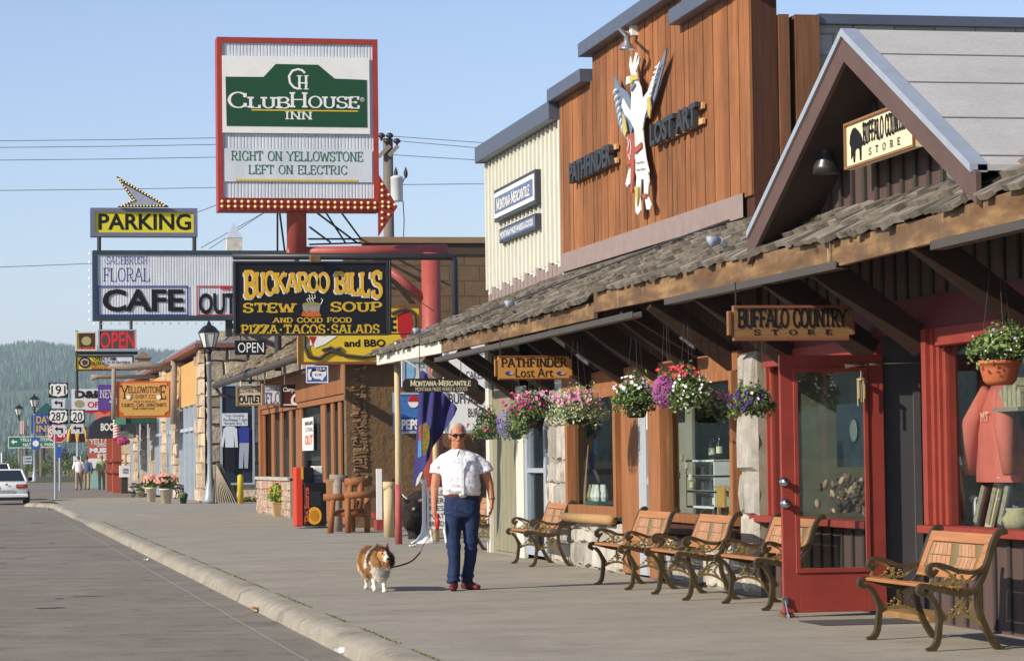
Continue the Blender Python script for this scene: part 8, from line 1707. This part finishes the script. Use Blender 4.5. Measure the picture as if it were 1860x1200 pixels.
# leash: handle in the hand, cord to the collar
hd = mw(aR[2] + V((.035, -.03, -.10)))
ls = thing('dog_leash', 'retractable red leash with dark cord from the man\'s hand to the dog', 'leash', hd)
mb = MB(); mb.ell(hd + V((-.01, -.02, -.04)), .024, .05, .075, 12, 8); mb.tube([hd + V((-.005, 0, .06)), hd + V((0, .0, .0))], .014, 8); mb.build('handle', mat('leash_red', '#b3221f', .4, .1, 5), ls, smooth=True)
# --- the dog
dg_ = atZ(684, 1074); kd = dg_.y / FPX
dog = thing('dog', 'sable and white long-haired herding dog standing on the sidewalk on a red leash', 'dog', (0, 0, 0))
DH = lambda px, py, y=0.0: V(((px - 680) * kd, y, (1074 - py) * kd))
mb = MB()
mb.ell(DH(674, 1019, .34), .115, .20, .125, 14, 10); mb.ell(DH(682, 1025, .10), .125, .17, .145, 14, 10); mb.ell(DH(664, 1018, .5), .115, .15, .125, 14, 10); mb.ell(DH(657, 1026, .56), .07, .12, .13, 12, 8); mb.ell(DH(686, 1031, -.02), .10, .11, .12, 12, 10); mb.ell(DH(688, 1040, -.03), .075, .08, .09, 12, 10)
mb.tube([DH(682, 1016, .05), DH(688, 1008, -.03), DH(692, 1003, -.07)], [.12, .1, .075], 14)
hd_ = DH(694, 1005.5, -.15); Rd = Matrix.Rotation(.34, 3, 'Z')
mb.ell(hd_, .07, .085, .066, 14, 10); mb.tube([hd_ + Rd @ V((0, -.05, -.012)), hd_ + Rd @ V((.0, -.115, -.036)), hd_ + Rd @ V((.0, -.16, -.048))], [.05, .036, .026], 10); mb.ell(hd_ + V((.03, .03, -.05)), .085, .06, .08, 12, 8); mb.ell(hd_ + V((-.05, .03, -.05)), .07, .06, .08, 12, 8)
for fx, fy, yy, kx in ((676, 1071, .02, 674), (696, 1074, -.05, 694)): mb.tube([DH(kx + 3, 1040, yy + .05), DH(kx + 1, 1056, yy + .02), DH(fx, fy - 3, yy)], [.052, .028, .021], 10); mb.ell(DH(fx + .6, fy - 1.6, yy - .02), .03, .045, .022, 10, 6)
for fx, fy, yy in ((657, 1071, .55), (671, 1071, .58)): mb.tube([DH(fx + 2, 1036, yy - .02), DH(fx + 1, 1052, yy - .06), DH(fx + .5, 1060, yy + .05), DH(fx, fy - 3, yy)], [.066, .036, .021, .019], 10); mb.ell(DH(fx, fy - 1.6, yy - .03), .028, .042, .02, 10, 6)
mb.tube([DH(664, 1018, .65), DH(655, 1030, .75), DH(652, 1046, .78)], [.06, .07, .03], 10)
me = remesh(mb, .011, 3)
FUR = [mat('sable_fur', '#8d6038', .9, .3, 14), mat('dark_sable_fur', '#5a3c24', .9, .35, 14), mat('white_fur', '#dcd6cb', .9, .08, 14), mat('golden_fur', '#ae8350', .9, .2, 14), mat('cream_fur', '#cdb48c', .9, .15, 14)]
rd = random.Random(12)
def furcol(p):
    rel = p - hd_; x, y, z = p; j = noise.noise(p * 14) * .03
    if rel.length < .21 and y < hd_.y + .03 and z > hd_.z - .10:      # head
        q_ = Rd.inverted() @ rel
        if q_.y < -.12 or (abs(q_.x) < .011 and q_.y < -.06): return 2
        if rel.z < -.05 and rel.y < -.03: return 2
        if rel.z > .03 or q_.x > .05: return 1
        return 3
    if z < .115 + j: return 2
    if y < .17 + j and z < hd_.z - .04 and x > -.045 + j * 1.4: return 2          # chest and forelegs
    if abs(y - .05) < .05 + j * .5 and z > .26 and x < .0: return 2      # white collar
    if z > .38 + j or (y < .2 and z > .30): return 1 if noise.noise(p * 5) > .05 else 0
    if y > .5 and x < -.02: return 4
    return 0 if noise.noise(p * 4) > -.1 else 3
me.materials.clear(); do = link(me, 'body', FUR, dog)
for poly in me.polygons: poly.material_index = furcol(poly.center)
mb = MB()
for poly in me.polygons:
    c = poly.center; nn = poly.normal; r_ = (c - hd_).length; z = c.z
    L = .006 if (r_ < .2 and c.y < hd_.y - .03 and c.z > hd_.z - .085) else (.006 if z < .15 else (.022 if z < .21 else .046))
    for _ in range(5 if L > .02 else 3):
        mb.cur = poly.material_index; t_ = (nn * .8 + V((rd.gauss(0, .25), rd.gauss(0, .2) + .35, -.75 + rd.gauss(0, .2)))).normalized(); p = c + nn.orthogonal().normalized() * rd.gauss(0, .006); sd_ = t_.cross(nn); sd_ = sd_.normalized() * .003 if sd_.length > .01 else V((.005, 0, 0)); mb.add([p - sd_ - nn * .003, p + sd_ - nn * .003, p + t_ * L * rd.uniform(.6, 1.2)], [(0, 1, 2)])
mb.build('coat', FUR, dog)['kind'] = 'stuff'
for s, m_ in ((-1, 0), (1, 0)):
    b_ = hd_ + Rd @ V((.045 * s, .0, .045)); mb = MB(); tip = b_ + V((.02 * s - .004, -.01, .082)); mb.add([b_ + V((-.028, 0, -.01)), b_ + V((.028, 0, -.01)), b_ + V((0, .03, -.01)), tip], [(0, 1, 3), (1, 2, 3), (2, 0, 3)]); mb.build('ear', FUR[1], dog)
MB().ell(hd_ + Rd @ V((.0, -.186, -.040)), .017, .014, .014, 10, 8).build('nose', M_BLACK, dog, smooth=True)
for s in (-1, 1): MB().ell(hd_ + Rd @ V((.033 * s, -.078, .010)), .012, .009, .011, 8, 6).build('eye', M_BLACK, dog, smooth=True)
MB().ell(hd_ + Rd @ V((.0, -.14, -.076)), .018, .03, .009, 8, 6).build('tongue', mat('tongue', '#b5585a', .5, .1, 5), dog, smooth=True)
MB().tube([hd_ + V((.05 * math.cos(a) * 1.25 - .01, .04 + .05 * math.sin(a) * 1.25, -.10)) for a in [i * .5236 for i in range(13)]], .008, 6).build('collar', mat('dark_collar', '#2a1c1c', .6, .1, 5), dog)
dog.location = (dg_.x + .0, dg_.y, 0); dog.rotation_euler.z = -.16; dog.scale = (.9, 1, 1)
cl = V((dog.location.x, dog.location.y, 0)) + Matrix.Rotation(-.16, 3, 'Z') @ (V((hd_.x * .9, hd_.y, hd_.z)) + V((.07, -.06, -.13)))
pts = []; h2 = hd + V((-.02, -.05, -.10))
pm = atY(763, 1005, (dg_.y + g.y) / 2); pA = [cl, atY(728, 1026, dg_.y), atY(748, 1018, dg_.y + .05), atY(763, 1003, dg_.y + .1)]
MB().tube(bez(pA, 5), .0085, 6).build('cord', mat('dark_red_cord', '#4a1518', .5, .1, 5), ls, smooth=True); MB().tube(bez([pA[-1], atY(772, 985, g.y), h2], 5), .0035, 5).build('thin_cord', M_STEEL, ls, smooth=True)
# --- three people seen from behind, far along the sidewalk
def walker(lab, px, py, hpx, shirt, trousers, hat, hair, sleeve_long, seed, step=.16):
    g = atZ(px, py); s = hpx * g.y / FPX / 1.75; t = thing('person', lab, 'person', (0, 0, 0), 'three people walking away'); rr = random.Random(seed)
    mb = MB(); hc = V((0, 0, 1.63)); head(mb, hc, 1.0, math.pi); mb.tube([(0, 0, 1.55), (0, 0, 1.42)], [.055, .065], 10)
    for sx in (-1, 1):
        sh = V((.2 * sx, 0, 1.4)); el = V((.27 * sx, .06 * sx * step * 4, 1.12)); wr = V((.25 * sx, .16 + .1 * sx, .9)); capsule(mb, sh, el, .05, .042); capsule(mb, el, wr, .042, .03); hand(mb, wr, (0, .15, -1), (-sx, 0, 0), .35, -sx)
    link(remesh(mb, .012, 2), 'body', M_SKIN, t)
    mb = MB(); n_ = 20; vs = []; secs = [(.17, .115, .90), (.185, .125, 1.0), (.185, .125, 1.2), (.2, .12, 1.35), (.17, .1, 1.43), (.08, .07, 1.48)]
    for rx, ry, z in secs: vs += [(rx * math.cos(6.283 * k / n_), ry * math.sin(6.283 * k / n_), z) for k in range(n_)]
    mb.add(vs, [(i * n_ + k, i * n_ + (k + 1) % n_, (i + 1) * n_ + (k + 1) % n_, (i + 1) * n_ + k) for i in range(len(secs) - 1) for k in range(n_)] + [tuple(range(n_))[::-1], tuple((len(secs) - 1) * n_ + k for k in range(n_))])
    for sx in (-1, 1):
        sh = V((.19 * sx, 0, 1.39)); el = V((.27 * sx, .06 * sx * step * 4, 1.12)); wr = V((.25 * sx, .16 + .1 * sx, .9)); capsule(mb, sh, el, .075, .065)
        if sleeve_long: capsule(mb, el, wr, .062, .045)
    link(remesh(mb, .02, 3), 'shirt', shirt, t)
    mb = MB()
    for sx in (-1, 1): mb.tube([(.09 * sx, 0, .95), (.1 * sx, step * sx * .5, .5), (.1 * sx, step * sx * .9, .07)], [.105, .078, .066], 14); mb.ell((.09 * sx, 0, .93), .11, .11, .1, 12, 8)
    link(remesh(mb, .02, 3), 'trousers', trousers, t)
    for sx in (-1, 1): mb = MB(); mb.ell((.1 * sx, step * sx * .9 + .05, .04), .045, .12, .042, 12, 8); mb.build('shoe', M_BLACK, t, smooth=True)
    if hat: mb = MB(); mb.ell(hc + V((0, -.01, .05)), .088, .105, .085, 14, 8); mb.lathe([(.15, .055), (.155, .06), (.09, .07)], hc, 16); mb.build('hat', hat, t, smooth=True)
    else: MB().ell(hc + V((0, -.015, .03)), .084, .1, .1, 14, 8).build('hair', hair, t, smooth=True)
    t.location = (g.x, g.y, 0); t.scale = (s, s, s); t.rotation_euler.z = -YAW + .1; return t
KH = mat('khaki', '#8d7f66', .8, .12, 9); HRD = mat('dark_hair', '#3a2b22', .8, .2, 9)
walker('person in white shirt and khaki trousers, leftmost of three walking away', 143, 890, 61, mat('white_shirt', '#d5d6dc', .8, .05, 6), KH, None, HRD, False, 1)
walker('person in blue shirt and khaki trousers, middle of three walking away', 158, 889.5, 60, mat('blue_shirt', '#566488', .8, .08, 6), KH, None, HRD, True, 2, -.15)
walker('person in green shirt and tan hat, rightmost of three walking away', 185, 889, 62, mat('green_shirt', '#8b9c66', .8, .08, 6), KH, mat('tan_hat', '#9a835c', .8, .1, 6), HRD, False, 3, .2)

# ------------------------------------------------------------------ cars
def car(lab, paint, xr, y0, L, W_, H_, suv=False):
    """rear of the car at y0, its right side at xr"""
    t = thing('parked_car', lab, 'car', (xr - W_ / 2, y0 + L / 2, -.13), 'cars parked along the kerb'); cx = xr - W_ / 2; z0 = -.13
    gz = .28; belt = H_ * (.66 if not suv else .62)
    side = [(0.0, .34), (.02, .62), (.06, belt - .03), (.25, belt + (.03 if not suv else .0)), (L * .25 if not suv else .5, belt + .01), (L * .5, belt), (L * .72, belt - .02), (L * .97, belt - .2), (L, .5), (L - .02, .3)]
    def loft(prof, inset, wf):
        mb = MB(); vs = []; m_ = len(prof)
        for (y, z) in prof: pass
        return mb
    mb = MB(); rows = [(.0, .26, .80), (.0, .42, .94), (.0, .60, .985), (.03, belt - .08, .97), (.07, belt, .92)]
    ns = 16; ys = [y0 + L * (i / ns) for i in range(ns + 1)]; prof = lambda u: 1 - .10 * max(0, (abs(u - .5) - .36) / .14) ** 2
    nst = len(rows); vs = []
    for i, y in enumerate(ys):
        u_ = i / ns; end = .06 * max(0, (abs(u_ - .5) - .42) / .08)
        zb_ = belt - (.22 * max(0, (u_ - .62) / .38) if True else 0) - (.05 * max(0, (.12 - u_) / .12))
        for s in (-1, 1):
            for (dy, z, w_) in (rows if s < 0 else rows[::-1]):
                zz = z if z < .61 else .6 + (z - .6) * (zb_ - .6) / (belt - .6); vs.append((cx + s * W_ / 2 * w_ * prof(u_), y + (dy if u_ < .5 else -dy) * (1 if u_ in (0, 1) else 0), z0 + zz))
    rn = nst * 2; mb.add(vs, [(i * rn + k, (i + 1) * rn + k, (i + 1) * rn + (k + 1) % rn, i * rn + (k + 1) % rn) for i in range(ns) for k in range(rn)] + [tuple(range(rn)), tuple(ns * rn + k for k in range(rn))[::-1]])
    mb.build('body', paint, t, smooth=True, bevel=.03)
    a0, a1, a2, a3 = (.16, .30, .56, .74) if not suv else (.03, .10, .6, .76); zt = z0 + H_; zb_ = z0 + belt - .03
    lo = [(cx - W_ * .44, y0 + L * a0, zb_), (cx + W_ * .44, y0 + L * a0, zb_), (cx + W_ * .44, y0 + L * a3, zb_), (cx - W_ * .44, y0 + L * a3, zb_)]; hi = [(cx - W_ * .34, y0 + L * a1, zt - .05), (cx + W_ * .34, y0 + L * a1, zt - .05), (cx + W_ * .34, y0 + L * a2, zt - .05), (cx - W_ * .34, y0 + L * a2, zt - .05)]
    MB().add(lo + hi, [(0, 1, 5, 4), (1, 2, 6, 5), (2, 3, 7, 6), (3, 0, 4, 7), (4, 5, 6, 7)]).build('glasshouse', mat('car_glass', '#20262b', .08, .1, 3, spec=.8), t)
    mb = MB(); mb.add([(x, y, z + .004) for x, y, z in hi] + [(cx + (x - cx) * .9, y + (.05 if i < 2 else -.05), zt) for i, (x, y, z) in enumerate(hi)], [(0, 1, 5, 4), (1, 2, 6, 5), (2, 3, 7, 6), (3, 0, 4, 7), (4, 5, 6, 7)]); mb.build('roof', paint, t)
    mb = MB()
    for i, j in ((0, 4), (1, 5), (2, 6), (3, 7)): MB().tube([V((lo + hi)[i]), V((lo + hi)[j])], .04, 6).build('pillar', paint, t)
    for s in (-1, 1):
        tl = MB(); tl.obox((cx + s * W_ * .335, y0 - .005, z0 + belt - .19), (W_ * .13, 0, 0), (0, .03, 0), (0, 0, .075)); tl.build('tail_light', mat('tail_red', '#7a1a16', .2, .15, 8, spec=.7), t, bevel=.02)
        tl = MB(); tl.obox((cx + s * W_ * .30, y0 - .037, z0 + belt - .175), (W_ * .06, 0, 0), (0, .004, 0), (0, 0, .03)); tl.build('indicator', mat('amber_lens', '#b86a3a', .2, .1, 8), t)
        MB().ell((cx + s * (W_ / 2 + .09), y0 + L * .62, z0 + belt + .06), .09, .06, .07, 10, 6).build('wing_mirror', M_BLACK, t, smooth=True)
        for yy in (.19, .80):
            w_ = MB(); w_.lathe([(.001, -.1), (.2, -.1), (.29, -.09), (.31, -.05), (.31, .05), (.29, .09), (.2, .1), (.001, .1)], (cx + s * (W_ / 2 - .1), y0 + L * yy, z0 + .31), 18, 'x'); wo = w_.build('wheel', mat('tyre', '#1b1b1c', .8, .1, 9), t, smooth=True); MB().lathe([(.001, .0), (.19, .0), (.19, .02 * s), (.001, .03 * s)], (cx + s * (W_ / 2 - .0), y0 + L * yy, z0 + .31), 14, 'x').build('rim', M_ALU, wo)
    MB().box(cx - .27, cx + .27, y0 - .03, y0 - .012, z0 + .42, z0 + .56).build('number_plate', mat('plate_grey', '#8d9197', .5, .15, 30), t); MB().box(cx - W_ * .47, cx + W_ * .47, y0 - .06, y0 + .1, z0 + .28, z0 + .42).build('bumper', paint, t, bevel=.03); MB().box(cx - W_ * .42, cx + W_ * .42, y0 - .02, y0 + .3, z0 + .18, z0 + .28).build('under_tray', M_BLACK, t)
    MB().ell((cx, y0 - .01, z0 + belt - .12), .05, .015, .035, 10, 6).build('badge', M_STEEL, t)
    return t
WHITEP = mat('white_car_paint', '#d5d6d6', .25, .03, 3, spec=.6); GREYP = mat('silver_car_paint', '#9aa0a6', .3, .04, 3, spec=.6)
p = atZ(54, 916, -.13); car('white sedan seen from behind at the left edge of the street', WHITEP, p.x, p.y, 4.5, 1.72, 1.36)
car('silver grey car parked ahead of the white sedan', GREYP, 2.15 - .35, p.y + 14, 4.7, 1.8, 1.62, True)
t = thing('marker_post', 'thin white marker post beyond the parked cars', 'post', atY(3, 860, 175)); pp_ = atY(3, 830, 175); MB().tube([(pp_.x, 175, 0), (pp_.x, 175, atY(3, 822, 175).z)], .06, 6).build('post', M_WHITE, t)

# ------------------------------------------------------------------ trees beyond the cross street
M_BARK = wood('bark', '#4d3f33', 'z', .3, .1); L_CON = leafmat('dark_conifer', '#33462b', .5); L_MID = leafmat('mid_green_tree', '#4a5f30', .5); L_SHR = leafmat('shrub_green', '#5d6f3a', .5)
def conifer(x, y, h, seed, m_, lab):
    r = random.Random(seed); t = thing('conifer_tree', lab, 'tree', (x, y, -.1), 'trees beyond the cross street'); MB().tube([(x, y, -.1), (x + .05, y, h * .5), (x, y, h * .95)], [h * .022, h * .014, .02], 8).build('trunk', M_BARK, t)
    mb = MB()
    for _ in range(520):
        u_ = r.random() ** .75; z = h * (.08 + .92 * u_); rad = h * .21 * (1 - u_) ** .8 * (.55 + .6 * r.random()) * (1 + .3 * noise.noise(V((seed, z, 0)))); a = r.random() * 6.283; p = V((x + math.cos(a) * rad, y + math.sin(a) * rad, z)); d = V((math.cos(a), math.sin(a), -.35)).normalized(); s = h * .035 * (1.25 - u_); w_ = d.cross(V((0, 0, 1))).normalized() * s * .45; mb.add([p - d * s, p + w_, p + d * s, p - w_], [(0, 1, 2, 3)])
    mb.build('crown', m_, t)
def broad(x, y, h, w_, seed, m_, lab, kind='broadleaf_tree'):
    r = random.Random(seed); t = thing(kind, lab, 'tree' if 'tree' in kind else 'shrub', (x, y, -.1), 'trees beyond the cross street' if 'tree' in kind else 'shrubs beyond the cross street'); mb = MB(); mb.tube([(x, y, -.1), (x, y, h * .4), (x + .1, y, h * .7)], [h * .03, h * .022, h * .01], 8)
    for k in range(4): a = 1.57 * k + seed; mb.tube([(x, y, h * .35), (x + math.cos(a) * w_ * .28, y + math.sin(a) * w_ * .28, h * .65)], [h * .014, h * .006], 6)
    mb.build('trunk', M_BARK, t); mb = MB()
    for k in range(9): a = r.random() * 6.283; q_ = r.random() ** .5 * w_ * .34; c = (x + math.cos(a) * q_, y + math.sin(a) * q_, h * (.3 + .5 * r.random())); leaves(mb, c, w_ * .26, w_ * .26, h * .2, 90, h * .028, .4, .6, r)
    mb.build('crown', m_, t)
rt2 = random.Random(19)
for i in range(30):
    px = -60 + i * 14 + rt2.uniform(-5, 5); D = rt2.uniform(262, 330); b_ = atY(px, 860, D); h = rt2.uniform(3.2, 6.2) * (1.0 if px < 130 else .8)
    side = 'left' if px < 60 else 'right'
    if i % 3 == 0: broad(b_.x, D, h * .8, h * .9, i, L_MID, 'bushy mid green tree beyond the cross street', 'broadleaf_tree')
    else: conifer(b_.x, D, h * 1.15, i, L_CON, 'dark conifer in the tree line beyond the cross street')
for i in range(14):
    px = -40 + i * 20 + rt2.uniform(-6, 6); D = rt2.uniform(252, 262); b_ = atY(px, 860, D); broad(b_.x, D, rt2.uniform(1.6, 2.6), rt2.uniform(2, 3.5), 100 + i, L_SHR, 'rounded green shrub on the grass beyond the cross street', 'shrub')
MB().box(-60, 40, 246, 246.6, -.1, .45).build('low_wall', mat('low_grey_wall', '#5a5956', .9, .1, 3)); tag(bpy.data.objects['low_wall'], 'long low grey wall in front of the far trees', 'wall')
# ------------------------------------------------------------------ the air between here and the hills
hm = bpy.data.materials.new('haze_air'); hm.use_nodes = True; nt = hm.node_tree; nt.nodes.clear(); o_ = N(nt, 'ShaderNodeOutputMaterial'); pv = N(nt, 'ShaderNodeVolumePrincipled')
pv.inputs['Color'].default_value = (.72, .84, 1, 1); pv.inputs['Density'].default_value = .00018; pv.inputs['Anisotropy'].default_value = 0.0
nt.links.new(pv.outputs[0], o_.inputs['Volume'])
MB().box(-3100, 3100, -300, 6100, -3.5, 230).build('haze', hm, None, kind='stuff')
